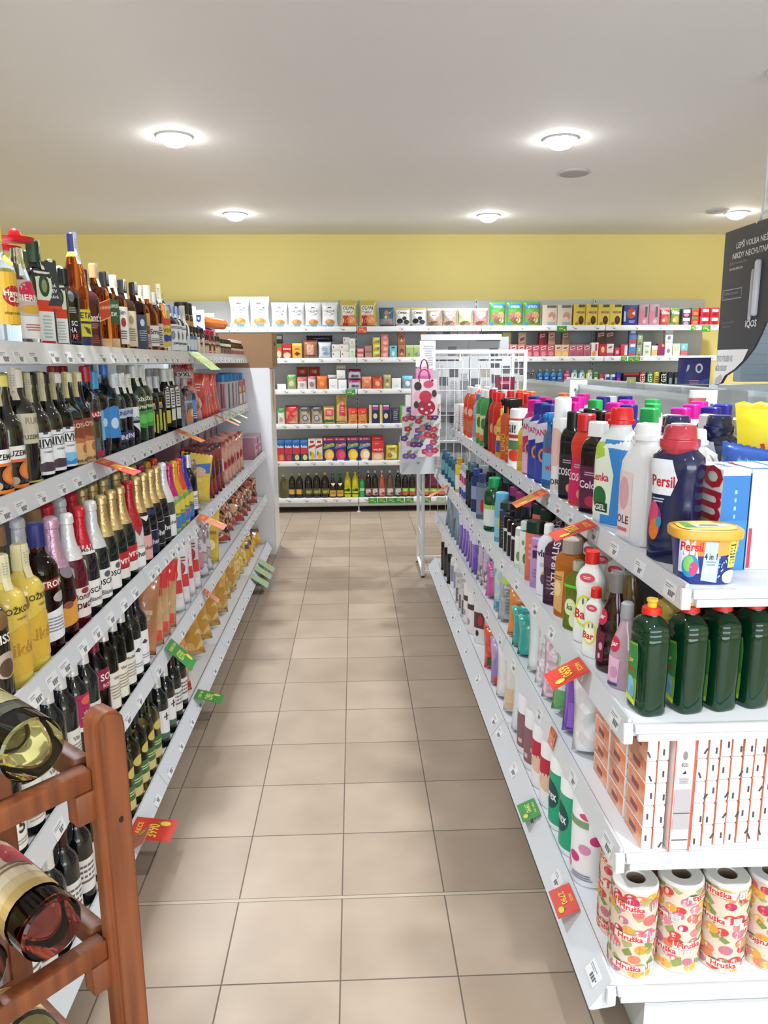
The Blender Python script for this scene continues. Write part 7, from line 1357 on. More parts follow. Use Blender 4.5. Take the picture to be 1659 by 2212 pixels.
# fourth shelf: pasta and rice
bk(3, 600, 616, 34, 'bag', 'd8d4cc', [('r', -1, .74, 1, 1, '3a8a3c'), ('e', 0, .3, .5, .15, 'b8a088')], 'white rice bag with green top', 'bag'); bk(3, 617, 646, 40, 'bag', blend('c8343c', 'd8a478', 8, .25, 'noise'), [('r', -1, .7, 1, 1, 'b82c34')], 'red pasta bag', 'bag')
CL = blend('a89478', 'd0bc94', 40, .2, 'vor', '6a6458', .6)
bk(3, 647, 698, 38, 'bag', CL, [('e', 0, .34, .5, .18, '5a5c6c'), ('e', 0, .34, .36, .12, 'b8bcc8'), ('r', -1, .72, 1, 1, '4a4a48')], 'clear pasta bag with round grey label', 'bag', 2); bk(3, 699, 724, 37, 'bag', blend('c8a060', 'd8b878', 40, .2, 'vor', None, .6), [('r', -.7, .45, .7, .85, 'c84450'), ('l', 0, .65, 1, .24, 3, 'e8b8b4'), ('r', -1, 0, 1, .24, '2c6a38')], 'pasta bag with red label and green bottom', 'bag')
bk(3, 726, 751, 60, 'bag', blend('d0a458', 'dcbc74', 40, .2, 'vor', None, .6), [('p', [(-.5, .3), (.7, .26), (.7, .66), (-.4, .7)], 'c8404c'), ('l', .1, .5, .9, .2, 3, 'ecc0bc'), ('r', -1, 0, 1, .1, '3a6a3c')], 'tall pasta bag with slanted red label', 'bag')
bk(3, 752, 794, 33, 'bag', 'd88a48', [('r', -1, .62, 1, 1, 'c82c24'), ('l', .1, .75, 1, .1, 1, 'ecb090'), ('r', -.4, 0, .5, .14, '3a1c14')], 'orange lentil bag with red top', 'bag', 2); bk(3, 797, 843, 40, 'box', '23285c', [('r', -1, 0, -.5, 1, 'd0b868'), ('r', -.3, .72, .8, .92, 'b83c78'), ('e', .2, .4, .4, .14, 'd8c890'), ('r', -.3, .9, .8, .98, 'c8ccd8')], 'navy pasta box with yellow side', 'box', 2, name='pasta_box')
bk(3, 845, 863, 33, 'bag', '3a3c4c', [('l', 0, .5, 1.4, .6, 5, '8a8c9c')], 'dark silver pasta bag', 'bag'); bk(3, 863, 876, 40, 'bag', '5aa044', [('e', 0, .3, .5, .2, 'd8d8a0')], 'lime green bag beside the gift bags', 'bag'); bk(3, 960, 1000, 22, 'bag', 'c8ccc0', [('l', 0, .5, 1.2, .5, 4, '6a6a60')], 'pale pack behind the wire rack', 'bag', 2)
# fifth shelf: juice cartons
def RLX(c1, c2): return ('3b74b4', [('r', -1, .3, 1, .62, 'c0303c'), ('p', [(-1, .66), (1, .72), (1, .9), (-1, .82)], '2a5ca8'), ('t', 'Relax', 0, .68, .12, 'eef2f8', .85), ('r', -1, 0, 1, .34, c1), ('e', .2, .18, .6, .13, c2)])
bk(4, 600, 666, 47, 'box', None, None, 'blue and red juice carton', 'carton', 4, name='juice_carton', dep=.08, vars=[RLX('b8503c', 'd88058'), RLX('8a2c44', 'b0405c'), RLX('3a3c3c', 'c8c878'), RLX('343838', 'c8cc80')])
bk(4, 667, 698, 49, 'box', 'd8d4c8', [('r', -.5, .8, .6, .9, 'b02430'), ('p', [(-.9, .55), (.9, .66), (.9, .76), (-.9, .66)], 'a82838'), ('e', .2, .24, .6, .14, 'd8a43c'), ('e', -.4, .34, .3, .1, '6a8a4c'), ('r', -1, 0, 1, .08, '5a5a50')], 'white juice carton with red script', 'carton', 2, name='juice_carton', dep=.08)
def CAP(c1, c2, c3): return ('2c2c6a', [('r', -1, .86, 1, 1, 'b82c40'), ('t', '2l', -.7, .92, .08, 'f0dce0', .2), ('l', .2, .92, 1.2, .06, 1, 'e8b8c0'), ('p', [(-1, .5), (1, .62), (1, .74), (-1, .6)], c3), ('t', 'Caprio', .05, .68, .14, 'e8c23c', .8, .2), ('e', .05, .26, .85, .24, c1), ('e', .2, .26, .55, .16, c2), ('r', -.6, 0, .6, .05, 'c8ccd8')])
bk(4, 698, 801, 51, 'box', None, None, 'large purple juice carton with yellow script', 'carton', 4, name='juice_carton', dep=.1, side='2c2c64', top='b03044', vars=[CAP('e0a43c', 'f0c870', '5aa04c'), CAP('c02c4c', 'd8506c', '8a5aa0'), CAP('e0b028', 'f0d058', '3a9a70'), CAP('e8b878', 'f4e0c0', '5a8ab8')])
bk(4, 802, 829, 43, 'box', 'c42c28', [('t', 'HALUŠKY', .1, .56, .11, 'f4ece4', .8), ('r', -1, 0, 1, .4, 'c89878'), ('e', 0, .2, .7, .14, 'e0c0a0'), ('l', -.2, .84, .8, .08, 1, 'e8a090')], 'red dumpling mix box', 'box', dep=.09, name='food_box'); bk(4, 802, 828, 9, 'box', 'c8302c', [('l', 0, .5, 1, .3, 1, 'e0a090')], 'red box on top of the dumpling mix', 'box', dz=.2085, dep=.09, name='food_box')
bk(4, 831, 861, 36, 'bag', 'c8b040', [('e', .3, .3, .5, .2, 'd8dca0'), ('e', -.3, .3, .4, .14, 'a87c3c'), ('l', 0, .7, 1.2, .14, 2, '7a6a28'), ('r', -1, .9, 1, 1, '6a7a34')], 'yellow potato mix bag', 'bag'); bk(4, 860, 890, 40, 'bag', 'c8c038', (), 'yellow green bag next to the gift bags', 'bag', 2)
# bottom shelf: oils and syrups
GRD = m('1c1208', .08, 0, 0, .6)
bbk(5, 605, 622, 52, 'pet', 'straw', ('d8cc60', .91, .4), [], 'clear pale bottle next to the end board'); bbk(5, 624, 656, 54, 'pet', GRD, ('c8b83c', .91, .38), [('r', -1, .16, .3, .36, 'd0a040'), ('r', .3, .16, 1, .36, '6a7038')], 'large dark oil bottle with yellow label', 2)
bbk(5, 658, 712, 55, 'pet', GRD, ('cdbb40', .91, .38), [band(.14, .38, '4a5428', 1.6), ('e', 0, .26, .5, .08, '9a9c50'), ('r', .5, .16, 1.2, .36, 'c89c40')], 'dark oil bottle with olive label', 3)
bbk(5, 712, 743, 51, 'rum', GRD, ('2c7a4a', .88, .5), [band(.06, .32, 'd0a43c', 1.6), ('p', [(-.5, .62), (.5, .62), (0, .5)], 'd8d4b8'), ('e', 0, .2, .5, .06, 'b07c2c')], 'dark syrup bottle with green cap', 2)
bbk(5, 743, 776, 56, 'pet', m('d8cc2c', .1, .2, 0, .4), ('c8b428', .92, .4), [band(.18, .38, 'c8cc3c', 1.6), ('e', .2, .3, .4, .06, '2c3418'), ('e', -.4, .28, .3, .05, '4a7a2c'), band(.14, .17, '2a3018', 1.6)], 'bright yellow lemon drink bottle', 2, name='drink_bottle')
bbk(5, 777, 788, 48, 'pet', '1f9a4c', ('c02c24', .86, .5), [band(.3, .42, 'a8d8a8', 1.6)], 'small green bottle with red cap')
SY = lambda c: [band(.08, .34, c, 1.6), ('e', 0, .24, .6, .07, 'd8d4cc'), ('e', .3, .14, .4, .05, '8a3040'), ('l', 0, .24, .8, .05, 2, '5a6a50')]
SYR = [(789, 803, GRD, 'c06a78', 'black syrup bottle with pink label'), (804, 817, GRD, '98a090', 'black syrup bottle with grey label'), (818, 832, m('d0643c', .08, .3, 0, .5), 'd8907c', 'orange syrup bottle'), (835, 850, m('7a5848', .08, .3, 0, .5), 'a8988c', 'brown syrup bottle'), (853, 867, GRD, 'a8a098', 'black syrup bottle with pale label')]
for a, b_, g, c, d_ in SYR: bbk(5, a, b_, 58, 'pet', g, ('c8c4c0', .92, .42), SY(c), d_)
bbk(5, 868, 898, 53, 'pet', GRD, ('2a2a2a', .9, .42), [band(.08, .22, 'b85a34', 1.6), band(.22, .36, '7ab03c', 1.6), ('e', 0, .3, .5, .06, 'c8d868')], 'black bottle with green and orange label', 2); bbk(5, 911, 962, 50, 'pet', GRD, ('2a2a2a', .9, .42), [band(.08, .22, 'c06a3c', 1.6), band(.22, .36, '8ab83c', 1.6), ('e', 0, .3, .5, .06, 'd0d868')], 'dark bottle with lime label', 3)
# cards on the back rails
def bp(c, k, px, label, **kw): promo(c, (x_at(px, BYF-.017, BZ[k]-.002), BYF-.0153, BZ[k]+.0), 0, drop=90, label=label, **kw)
bp('red', 0, 782, 'red orange price card under the corn flakes bags', w_=.095, l_=.06); bp('green', 0, 1214, 'green price card under the beige oat boxes', w_=.1, l_=.055); bp('green', 0, 1498, 'small green price card on back top rail', w_=.05, l_=.055); bp('green', 0, 1526, 'green price card beside the small one on back top rail', w_=.09, l_=.065)
bp('green', 2, 757, 'green price card on back third rail under silver bags', w_=.1, l_=.06)
for i, px in enumerate((1348, 1364, 1377)): bp('green', 1, px, 'green price card under the tea boxes, %s of three' % ORD[i], w_=.06, l_=.055)
for i, px in enumerate((805, 825, 845, 863, 884)): bp('green', 5, px, 'green price card on back bottom rail, %s of five' % ORD[i], w_=.09, l_=.055)
bp('green', 5, 922, 'green price card on back bottom rail behind rack post', w_=.09, l_=.055); bp('glass', 5, 953, 'white price card on back bottom rail', w_=.1, l_=.06)
# ================================================================== wire rack with newspapers and gift bags
WW = m('e8e8ea', .3)
t = root('wire_display_rack', (.485, 5.24, 0), 'white wire display rack holding newspapers at the far end of the detergent shelves', 'rack')
XR, ZR, DR = .71, 1.625, .42
def wirepart(nm, paths, r, n=8):
    bm = bmesh.new()
    for p in paths: tube(bm, p, r, n)
    return link(nm, finish(bm, nm, [WW], 60), t)
for nm, x, y in (('post', 0, 0), ('post', XR, 0), ('post', 0, DR), ('post', XR, DR)):
    bm = bmesh.new(); bbox(bm, x-.011, x+.011, y-.011, y+.011, .012, ZR, 0, .002); link('post', finish(bm, 'post', [WW], 30), t)
    bm = bmesh.new(); loft(bm, [(0, .014, .014, 2), (.006, .016, .016, 2), (.0115, .009, .009, 2)], 16, cx=x, cy=y); link('foot', finish(bm, 'foot', [m('2a2a2c')], 40), t)
bm = bmesh.new(); bbox(bm, -.011, XR+.011, -.013, .013, ZR-.024, ZR+.002, 0, .002); link('top_rail', finish(bm, 'top_rail', [WW], 30), t)
bm = bmesh.new(); bbox(bm, -.011, XR+.011, DR-.013, DR+.013, ZR-.024, ZR+.002, 0, .002); link('top_rail', finish(bm, 'top_rail', [WW], 30), t)
for y in (0, DR): bm = bmesh.new(); bbox(bm, .011, XR-.011, y-.009, y+.009, .03, .05); link('bottom_rail', finish(bm, 'bottom_rail', [WW], 0), t)
for x in (0, XR): bm = bmesh.new(); bbox(bm, x-.009, x+.009, .011, DR-.011, .03, .05); link('bottom_rail', finish(bm, 'bottom_rail', [WW], 0), t)
wirepart('front_grid', [[(x, -.004, .3), (x, -.004, ZR-.02)] for x in [.05+.0555*i for i in range(12)]] + [[(.0, -.008, z), (XR, -.008, z)] for z in (.35, .48, .64, .82, 1.0, 1.18, 1.35, 1.50, 1.58)], .0022, 6)
wirepart('side_grid', [[(.0, y, .1), (.0, y, ZR-.03)] for y in (.1, .2, .3)] + [[(.0, 0, z), (.0, DR, z)] for z in (.3, .6, .9, 1.2)], .0022, 6)
wirepart('paper_holder', [[(.13+.27*i, .02, 1.30), (.13+.27*i, .02, 1.52), (.13+.27*i, -.01, 1.53)] for i in range(3)], .003, 6)
for i, (x, z) in enumerate(((.52, 1.46), (.60, 1.46), (.5, 1.32))): wirepart('hook', [[(x-.03, -.012, z), (x-.03, -.05, z), (x+.06, -.05, z), (x+.06, -.012, z)]], .0035, 8)
for i, x in enumerate((.25, .455)): bm = bmesh.new(); loft(bm, [(-.055, .004, .004, 2), (-.05, .009, .009, 2), (-.01, .005, .005, 2), (0, .004, .004, 2)], 14); link('price_clip', finish(bm, 'price_clip', [m('f0f0f0')], 40), t, (x, -.02, ZR-.02))
NEWS = m('a9aaab', .8)
def newspaper(key, seed, w_=.30, h_=.40):
    rr = random.Random(seed); bm = bmesh.new(); bbox(bm, -w_/2, w_/2, 0, .012, 0, h_, 0, .003)
    art = [('l', 0, .94, 1.6, .06, 1, '3a3a3c')]
    for c in range(4):
        u = -.75+.5*c
        art.append(('l', u, rr.uniform(.3, .5), .4, .5, 16, '8a8a8c'))
        if rr.random() < .8: v = rr.uniform(.3, .7); art.append(('r', u-.2, v, u+.22, v+.16, rr.choice(['55585a', '6a6c70', '8a8478', '4a4c50'])))
        if rr.random() < .5: art.append(('r', u-.22, .8, u+.2, .88, rr.choice(['3a3a3e', '55555a'])))
    kind(key, 'newspaper', [('pages', finish(bm, key, [NEWS], 30), -1), ('front_print', paint(FlatSurf(w_, h_, 0), art, key+'p'), -1)], (w_, .012, h_))
for i in range(4): newspaper('news%d' % i, i)
newspaper('news_red', 9); bm = bmesh.new()
px0, py0 = .485, 5.24
put('news0', (px0+.20, py0+.30, 1.33), 0, 'newspaper standing up behind the rack top on the gift bag side', 'newspaper', None, -.05); put('news1', (px0+.505, py0+.30, 1.325), 0, 'newspaper standing up behind the rack top on the far side', 'newspaper', None, -.05)
bm = bmesh.new(); bbox(bm, -.32, .27, -.004, .004, 0, .045, 0, .001); o = link('header_strip', finish(bm, 'header_strip', [m('c8cacc')], 0), t, (.325, .275, 1.70))
o.rotation_euler = (-.35, 0, 0)
for r_, z in enumerate((1.19, .965, .77)):
    for c in range(2):
        put('news%d' % ((r_+c*2+1) % 4), (px0+.20+.305*c, py0+.05+.05*0+.1, z), 0, 'newspaper in the wire rack, %s row from top, %s column' % (ORD[r_], ('gift bag side', 'outer')[c]), 'newspaper', None, -.22)
bag('maroon_mag', 'magazine', .15, .22, .02, '6a1c34', [('l', 0, .8, 1.2, .1, 2, 'c8909c'), ('r', -.6, .1, .6, .6, '8a2c48')]); put('maroon_mag', (px0+.12, py0+.22, .62), -.2, 'dark red magazine low in the wire rack', 'magazine', None, -.1); put('maroon_mag', (px0+.60, py0+.12, 1.22), .1, 'maroon magazine at the outer side of wire rack', 'magazine', None, -.1)
# paper gift bags hanging on the near corner of the rack
def giftbag(key, w_, h_, d_, paper, art, side='e0dcd8', hc='b03a6a', handle=True, base='c8c4c4'):
    bm = bmesh.new()
    P = [(-w_/2, -d_/2), (w_/2, -d_/2), (w_/2, d_/2), (-w_/2, d_/2)]
    lo = [bm.verts.new((x, y, 0)) for x, y in P]; hi = [bm.verts.new((x, y*.5, h_)) for x, y in P]
    for i in range(4):
        f = bm.faces.new((lo[i], lo[(i+1) % 4], hi[(i+1) % 4], hi[i])); f.material_index = 0 if i % 2 == 0 else 1
    bm.faces.new(lo[::-1]).material_index = 2
    me = finish(bm, key, [paper, side, base], 0)
    class S: pass
    sf = S(); sf.hw = w_/2; sf.H = h_; sf.step = 9; sf.pt = lambda u, v, o_: (u, -d_/2*(1-.5*v/h_)-o_, v)
    ps = [('sack', me, -1), ('front_print', paint(sf, art, key+'_art', .0008), -1)]
    if handle:
        bm = bmesh.new()
        for y in (-d_*.25, d_*.25): tube(bm, [(-w_*.2, y, h_-.02), (-w_*.22, y, h_+.015), (-w_*.14, y, h_+.05), (0, y, h_+.062), (w_*.14, y, h_+.05), (w_*.22, y, h_+.015), (w_*.2, y, h_-.02)], .003, 8)
        ps.append(('handle', finish(bm, key+'_h', [m(hc, .6)], 60), -1))
    kind(key, 'gift_bag', ps, (w_, d_, h_))
rr = random.Random(4); FLO = []
for i in range(30):
    u, v = -.8+.4*(i % 5)+rr.uniform(-.2, .2), .07+.165*(i//5)+rr.uniform(-.06, .06); c = rr.choice(['c83a5a', 'd87a98', 'b0304c', '7a5aa8', 'c04a70', '5a3a8a'])
    FLO += [('p', [(u, v), (u+.25, v+.05), (u+.34, v+.13), (u+.08, v+.1)], rr.choice(['8aa080', '6a8a6c', 'a8b8a0']))]
    FLO += [('e', u+.12*math.cos(a), v+.032*math.sin(a), .11, .03, c) for a in (0, 1.26, 2.5, 3.77, 5.0)] + [('e', u, v, .05, .014, 'e0b050')]
giftbag('gift_floral', .24, .33, .10, 'eae6e4', FLO, 'd8d4d4', base='8a5050')
giftbag('gift_floral_small', .235, .23, .09, 'e8e2e0', FLO[:70], 'd8d0d0', base='b89070')
DOT = [('e', -.55, .8, .3, .12, '2a2428'), ('e', -.5, .55, .4, .14, 'e8b4c4'), ('e', .3, .85, .4, .1, 'd0486c'), ('e', .1, .22, .72, .22, 'a8203c'), ('e', .05, .52, .5, .16, 'c02c44'), ('e', -.25, .18, .12, .035, 'ecd8d8'), ('e', .35, .3, .12, .035, 'ecd8d8'), ('e', .1, .08, .12, .035, 'ecd8d8'), ('e', .5, .14, .1, .03, 'ecd8d8'), ('e', -.7, .3, .2, .1, '3a2c34'), ('e', .75, .6, .2, .1, '3a2c34'), ('e', .6, .95, .1, .03, '2a2428'), ('e', -.8, .1, .3, .07, 'e0a0b4')]
giftbag('gift_dot', .165, .235, .07, 'ecd9de', DOT, 'e0b8c4', base='b88a60')
giftbag('gift_pink', .115, .09, .05, 'd88ab4', [('r', -.7, .3, .7, .5, 'c05a94')], 'c87aa4', 'b02c5c')
giftbag('gift_white', .235, .26, .10, 'dcdee0', [('l', 0, .3, .2, .06, 2, '6a6a6e'), ('p', [(-.98, .02), (-.5, .32), (-.98, .3)], 'c8cacc')], 'd0d2d4', handle=False)
def hang(key, px, py, Y, label, rz=0): p = on_y(px, py, Y); put(key, (p.x, p.y, p.z), rz, label, 'gift bag', None, 0, 0, 0)
hang('gift_white', 901, 1022, 5.175, 'plain white gift bag, lowest of the hanging stack', math.radians(4))
hang('gift_floral', 909, 985, 4.95, 'white gift bag with red and purple flowers, in the middle of the hanging stack', math.radians(6)); hang('gift_floral_small', 913, 926, 5.06, 'flowered gift bag behind the dotted one in the hanging stack', math.radians(4))
hang('gift_dot', 916, 897, 4.88, 'pink gift bag with dark red dotted balls hanging in front', math.radians(6)); hang('gift_pink', 916, 826, 5.06, 'small pink gift bag at the top with loop handles', math.radians(6))
bm = bmesh.new(); bbox(bm, -.06, .05, -.002, .002, 0, .2, 0); me = finish(bm, 'paper_sheet', [m('e8e8ea')], 0)
p = on_y(925, 800, 5.222); o = link('paper_sheet', me, None, (p.x, p.y, p.z), (0, 0, .1)); tag(o, 'white sheet with grey print hanging above the gift bags', 'sheet'); sf = FlatSurf(.11, .2, -.002); link('print', paint(sf, [('l', 0, .5, 1.4, .7, 9, 'b0b2b6')], 'sheet_print'), o)
p = on_y(912, 789, 5.22); o = link('price_tag', box_mesh('price_tag', (-.045, .035, -.006, -.003, -.01, .055), m('f4f4f4')), None, (p.x, p.y, p.z)); tag(o, 'blank bright white tag at the top of the gift bags', 'tag')
# ================================================================== clear bins with white posts to the right of the gondola
CLR = thin('f6f9f9', .025)
bins = root('acrylic_bin_rack', (1.535, 0, 0), 'row of clear acrylic bins with white posts behind the detergents', 'bins')
PY = (3.25, 5.1, 7.0)
for y in PY:
    bm = bmesh.new(); bbox(bm, -.055, .055, -.02, .02, .0, 1.42, 0, .003)
    for x in (-.03, .03):
        for k in range(1): bbox(bm, x-.006, x+.006, -.0225, -.02, 1.35, 1.362, 1)
    link('post', finish(bm, 'post', [m('e6e8e8', .35), m('8a8c8e', .3, 0, .8)], 30), bins, (0, y, 0))
for a, b_ in zip(PY, PY[1:]):
    link('clear_panel', box_mesh('clear_panel', (-.005, .0, a+.021, b_-.021, 1.10, 1.385), CLR), bins); link('clear_panel', box_mesh('clear_panel', (.45, .455, a, b_, 1.05, 1.40), CLR), bins)
    for q in range(1, 3): y = a+(b_-a)*q/3; link('divider', box_mesh('divider', (.001, .449, y-.003, y+.003, 1.05, 1.39), CLR), bins)
    link('bin_base', box_mesh('bin_base', (.0, .46, a+.021, b_-.021, 1.0, 1.045), WHITE), bins)
    bm = bmesh.new(); bbox(bm, -.012, -.006, a+.021, b_-.021, 1.386, 1.396); link('top_edge', finish(bm, 'top_edge', [thin('e8eeee', .4)], 0), bins)
link('clear_panel', box_mesh('clear_panel', (-.03, .45, 3.22, 3.226, 1.05, 1.36), CLR), bins); link('clear_panel', box_mesh('clear_panel', (-.03, .45, 5.07, 5.076, 1.05, 1.40), CLR), bins)
link('lower_body', box_mesh('lower_body', (.05, .5, 3.25, 7.0, .0, .999), m('d0d2d4', .4)), bins)
bag('sw_pink', 'sweets_bag', .16, .17, .07, 'c83a84', [('e', 0, .5, .5, .25, 'e08ab4')]); bag('sw_purple', 'sweets_bag', .16, .17, .07, '5a4a9a', [('e', 0, .5, .5, .25, '9a8ac8')]); bag('sw_red', 'sweets_bag', .16, .17, .07, 'b0443c', [('e', 0, .5, .5, .25, 'd89080')]); bag('sw_grey', 'sweets_bag', .16, .17, .07, '8a8a90', [('e', 0, .5, .5, .25, 'b8b8bc')])
k = 0
for a, lst in ((3.45, ['sw_pink', 'sw_grey', 'sw_pink', 'sw_purple', 'sw_red', 'sw_grey']), (5.3, ['sw_red', 'sw_grey', 'sw_purple', 'sw_red', 'sw_pink', 'sw_grey'])):
    for i, q in enumerate(lst):
        put(q, (1.665+.16*(i % 2), (3.25 if a < 4 else 5.1)+(.616 if a < 4 else .633)*(i//2)+.19+.24*(i % 2), 1.0465), random.uniform(-.2, .2), {'sw_pink': 'pink', 'sw_purple': 'purple', 'sw_red': 'red', 'sw_grey': 'grey'}[q] + ' sweets bag in the clear bins, %s in its row, %s section' % (ORD[i], 'near' if a < 4 else 'far'), 'bag', 'sweets in the clear bins', sz=1.7)
sl = root('glass_counter', (1.75, 2.35, 0), 'glass topped display counter with pink goods near the yellow shopping bag', 'counter')
link('body', box_mesh('body', (-.1, 1.6, 0, .75, 0, .95), m('8a8c94', .4)), sl); link('glass_panel', box_mesh('glass_panel', (-.1, 1.6, 0, .006, .951, 1.42), thin('eef4f6', .08)), sl); link('glass_panel', box_mesh('glass_panel', (-.1, -.094, .0065, .75, .951, 1.42), thin('eef4f6', .08)), sl)
link('glass_shelf', box_mesh('glass_shelf', (-.09, 1.6, .02, .74, 1.19, 1.196), thin('e4ecf0', .15)), sl); link('post', box_mesh('post', (.25, .28, .03, .06, .951, 1.5), m('a8b0b8', .4)), sl)
for i in range(9):
    q = ('sw_pink', 'sw_pink', 'sw_purple', 'sw_red')[i % 4]; x = 1.80+.18*(i % 5); z = .951 if i < 5 else 1.197
    put(q, (x, 2.62+.1*(i % 2), z), random.uniform(-.3, .3), {'sw_pink': 'pink', 'sw_purple': 'purple', 'sw_red': 'red'}[q] + ' packet in the glass counter, %s on its %s level' % (ORD[i % 5], 'lower' if i < 5 else 'upper'), 'packet', 'packets in the glass counter')
tg = root('price_holder', (1.60, 4.3, 1.40), 'grey price holder with small green display on the clear bins', 'price display')
link('stem', box_mesh('stem', (-.006, .006, -.004, .004, -.35, .0), m('b0b4b8', .3)), tg); link('frame', box_mesh('frame', (-.026, .026, -.008, .003, -.02, .055), m('9a9ea2', .4), .003), tg); link('screen', box_mesh('screen', (-.016, .016, -.0095, -.0085, .022, .046), m('b8c048', .4)), tg)
# blue display with leaflets behind the hanging sign, red basket
ct = root('checkout_counter', (3.0, 6.6, 0), 'grey checkout counter under the blue display', 'counter'); link('body', box_mesh('body', (-.4, .6, -.3, .4, 0, .97), m('a8acb0', .5)), ct); link('top', box_mesh('top', (-.42, .62, -.32, .42, .9705, 1.005), m('c8ccd0', .4), .004), ct)
bd_ = root('leaflet_display', (3.02, 6.6, 1.15), 'dark blue counter display with white emblem behind the hanging sign', 'display')
link('body', box_mesh('body', (-.11, .12, -.05, .1, 0, .42), m('2c2f7c', .35), .004), bd_)
link('front_print', paint(FlatSurf(.22, .42, -.05), [('e', .15, .78, .3, .1, 'd8dcf0'), ('e', .15, .78, .16, .06, '2c2f7c'), ('p', [(-1, .3), (1, .5), (1, .58), (-1, .4)], '3c50a8'), ('e', .55, .26, .2, .07, 'd8dcf0'), ('e', .55, .26, .12, .04, '2c2f7c'), ('p', [(-.9, .7), (-.7, .74), (-.6, .84), (-.8, .86)], 'c8d0f0'), ('l', -.2, .5, 1, .1, 2, 'b080a8')], 'display_print'), bd_)
link('lower_tray', box_mesh('lower_tray', (-.22, .12, -.12, -.052, -.14, .02), m('25307a', .4), .004), bd_)
p = on_y(1505, 862, 3.16); bk_ = root('wire_basket', (p.x, p.y, p.z-.04), 'small pale red basket beside the white post', 'basket')
bm = bmesh.new(); loft(bm, [(0, .024, .024, 3), (.045, .036, .036, 3), (.045, .033, .033, 3), (.004, .022, .022, 3)], 24); link('bowl', finish(bm, 'bowl', [m('c87870', .4)], 40), bk_)
bm = bmesh.new(); tube(bm, [(.005, 0, -.26), (.005, 0, 0)], .006, 10); link('stand', finish(bm, 'stand', [m('c8ccd0', .3)], 40), bk_)
# ================================================================== hanging sign at the right
XS, YA, YB_ = 1.947, 4.0, 3.15
def sp(px, py): d = ray(px, py); q = Vector((0, 0, EYE))+d*(XS/d.x); return (q.y, q.z)
sg = root('hanging_sign', (XS, 3.6, 1.4), 'black hanging advertising sign with white lettering above the counter', 'sign')
out = [sp(1570, 503), sp(1546, 832), sp(1560, 828), sp(1569, 812), sp(1590, 798), sp(1610, 778), sp(1630, 752), sp(1645, 722), sp(1656, 695), (YB_, sp(1659, 690)[1]+.12), (YB_, sp(1570, 503)[1])]
bm = bmesh.new()
a = [bm.verts.new((-.006, y-3.6, z-1.4)) for y, z in out]; b_ = [bm.verts.new((.006, y-3.6, z-1.4)) for y, z in out]
for i in range(len(out)): bm.faces.new((a[i], a[(i+1) % len(out)], b_[(i+1) % len(out)], b_[i]))
bm.faces.new(a); bm.faces.new(b_[::-1]); link('board', finish(bm, 'board', [m('34343a', .45)], 0), sg)
YT, ZT = sp(1570, 503)
class SS: pass
ss = SS(); ss.hw = 1; ss.H = 1; ss.step = 9; ss.pt = lambda u, v, o_: (-.0062-o_, (4.0-3.6)-u, v+ZT-1.4)        # u metres towards the camera, v metres below the top edge
def su(px, py): y, z = sp(px, py); return (4.0-y, z-ZT)
def st(s, px, py, h, c, lim, bold=True): u, v = su(px, py); return ('t', s, u, v, h, c, lim, 0, bold)
WHT = 'd8d8da'
art = [st('LEPŠÍ VOLBA NEŽ CIGARETY.', 1652, 512, .036, WHT, .26), st('NIKDY NECHUTNALA LÉPE.', 1640, 538, .036, WHT, .25), st('Zjistěte víc o produktu IQOS', 1597, 567, .018, '8a8a90', .085, False), st('na www.iqos.com', 1593, 580, .02, 'b8b8bc', .065), st('IQOS', 1625, 700, .04, 'e0e0e2', .06), st('IQOS je určen výhradně', 1575, 697, .012, '77777c', .06, False), st('pro dospělé osoby', 1572, 706, .012, '77777c', .05, False)]
u0, v0 = su(1565, 630); u1, v1 = su(1604, 645)
v0t = su(1565, 628)[1]; v1b = su(1563, 650)[1]
for q in (('r', u0, v0t, u1, v0t-.004, '9a9a9e'), ('r', u0, v1b, u1, v1b+.004, '9a9a9e'), ('r', u0, v1b, u0+.004, v0t, '9a9a9e'), ('r', u1-.004, v1b, u1, v0t, '9a9a9e')): art.append(q)
art += [st('Důležitá informace:', 1583, 633, .015, '8a8a8e', .075, False), st('IQOS není bez rizika.', 1583, 645, .015, '8a8a8e', .075, False)]
art += [('p', [su(1553, 756), su(1545, 832), su(1559, 828), su(1569, 811), su(1590, 797), su(1608, 779), su(1620, 754)], 'e2e2e2')]
art += [st('TENTO VÝROBEK VÁS', 1568, 773, .04, '8a8a8c', .085), st('MŮŽE POŠKODIT', 1561, 793, .04, '8a8a8c', .06)]
art += [('p', [su(1548, 818), su(1546, 831), su(1558, 827), su(1564, 815), su(1560, 808)], 'b8b0b0')]
for me in pieces(paint(ss, art, 'lettering', .0006)): link('lettering', me, sg)
bm = bmesh.new(); tube(bm, [(-.014, 0, -.13), (-.014, 0, -.122), (-.014, 0, .122), (-.014, 0, .13)], [.010, .016, .016, .010], 12); link('device_picture', finish(bm, 'device_picture', [m('d0d0d4', .3)], 60), sg, (0, sp(1640, 622)[0]-3.6, sp(1640, 622)[1]-1.4))
bm = bmesh.new(); tube(bm, [(-.012, 0, -.14), (-.012, 0, -.13), (-.012, 0, .09), (-.012, 0, .10)], [.006, .009, .009, .006], 10); link('device_picture', finish(bm, 'device_picture', [m('c0c0c4', .3)], 60), sg, (0, sp(1629, 628)[0]-3.6, sp(1629, 628)[1]-1.4))
bm = bmesh.new()
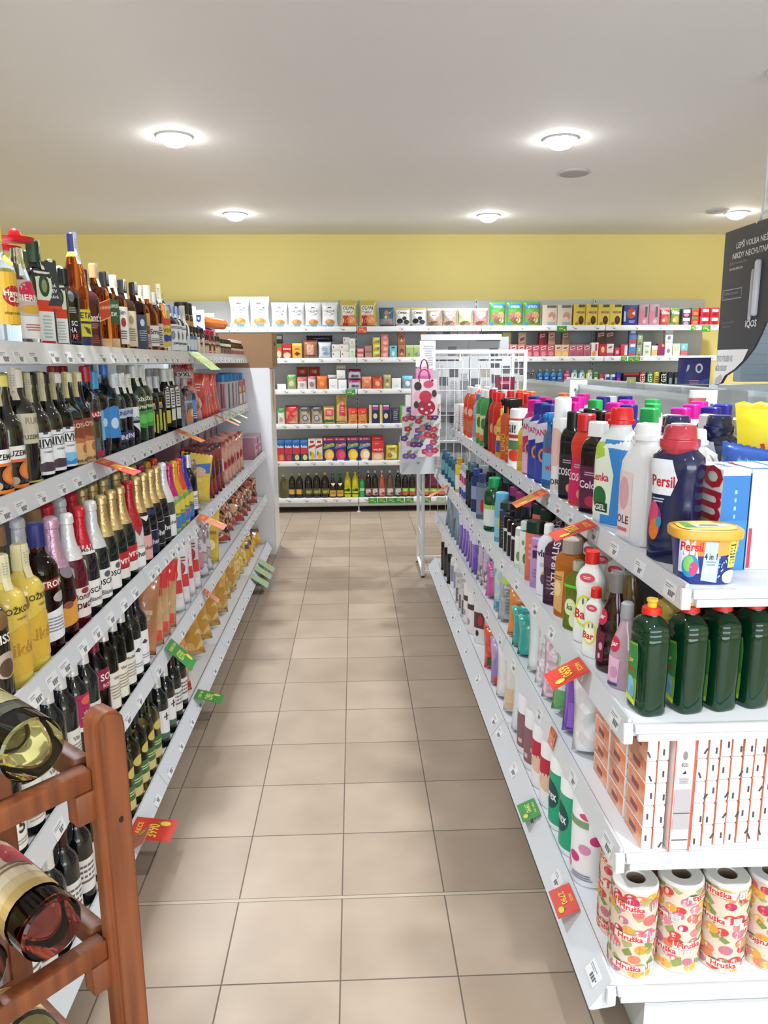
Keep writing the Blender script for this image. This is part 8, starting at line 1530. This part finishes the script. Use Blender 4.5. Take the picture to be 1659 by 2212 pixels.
tube(bm, [(0, .0, ZT-1.4-.01), (0, .01, ZT-1.4+.05), (0, .0, ZT-1.4+.10), (0, .02, ZC-1.4-.06), (0, .02, ZC-1.4-.001)], .006, 8); tube(bm, [(0, .02, ZC-1.4-.05), (0, .02, ZC-1.4-.002)], [.02, .035], 14)
link('hanger', finish(bm, 'hanger', [m('d0d0d0', .4)], 60), sg, (0, .05, 0))
bm = bmesh.new(); tube(bm, [(0, .10, ZT-1.4-.004), (0, .06, ZT-1.4+.03), (0, 0, ZT-1.4+.04), (0, -.08, ZT-1.4+.075), (0, -.12, ZT-1.4+.11), (0, -.05, ZT-1.4+.13), (0, .02, ZT-1.4+.12)], .008, 8); link('cord', finish(bm, 'cord', [m('e6e6e4', .4)], 60), sg)
# grey curved cabinet behind the sign
cb = root('grey_cabinet', (2.3, 4.42, 1.30), 'grey blue counter cabinet with pale beam behind the black sign', 'cabinet')
bm = bmesh.new(); bbox(bm, 0, .9, 0, .09, .12, .75, 0, .01)
for q in range(9): bbox(bm, .02, .88, -.001, .0, .16+.06*q, .162+.06*q, 1)
link('front', finish(bm, 'front', [m('8a98a4', .4), m('76848f', .4)], 30), cb)
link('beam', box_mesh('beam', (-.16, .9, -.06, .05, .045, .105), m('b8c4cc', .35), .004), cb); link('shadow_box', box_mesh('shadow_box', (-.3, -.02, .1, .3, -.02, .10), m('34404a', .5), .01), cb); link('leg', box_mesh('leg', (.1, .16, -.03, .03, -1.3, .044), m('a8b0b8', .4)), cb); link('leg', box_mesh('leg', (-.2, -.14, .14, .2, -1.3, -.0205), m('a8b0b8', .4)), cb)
# camera-side finish
SC.view_settings.view_transform = 'Standard'; SC.view_settings.look = 'None'; SC.view_settings.gamma = 1; SC.view_settings.use_curve_mapping = False
SC.view_settings.exposure = EXPO
cy = SC.cycles
cy.max_bounces = 8; cy.diffuse_bounces = 3; cy.glossy_bounces = 3; cy.transmission_bounces = 6; cy.transparent_max_bounces = 10
cy.caustics_reflective = False; cy.caustics_refractive = False; cy.use_denoising = True; cy.sample_clamp_indirect = 6; cy.use_adaptive_sampling = True; cy.adaptive_threshold = .03
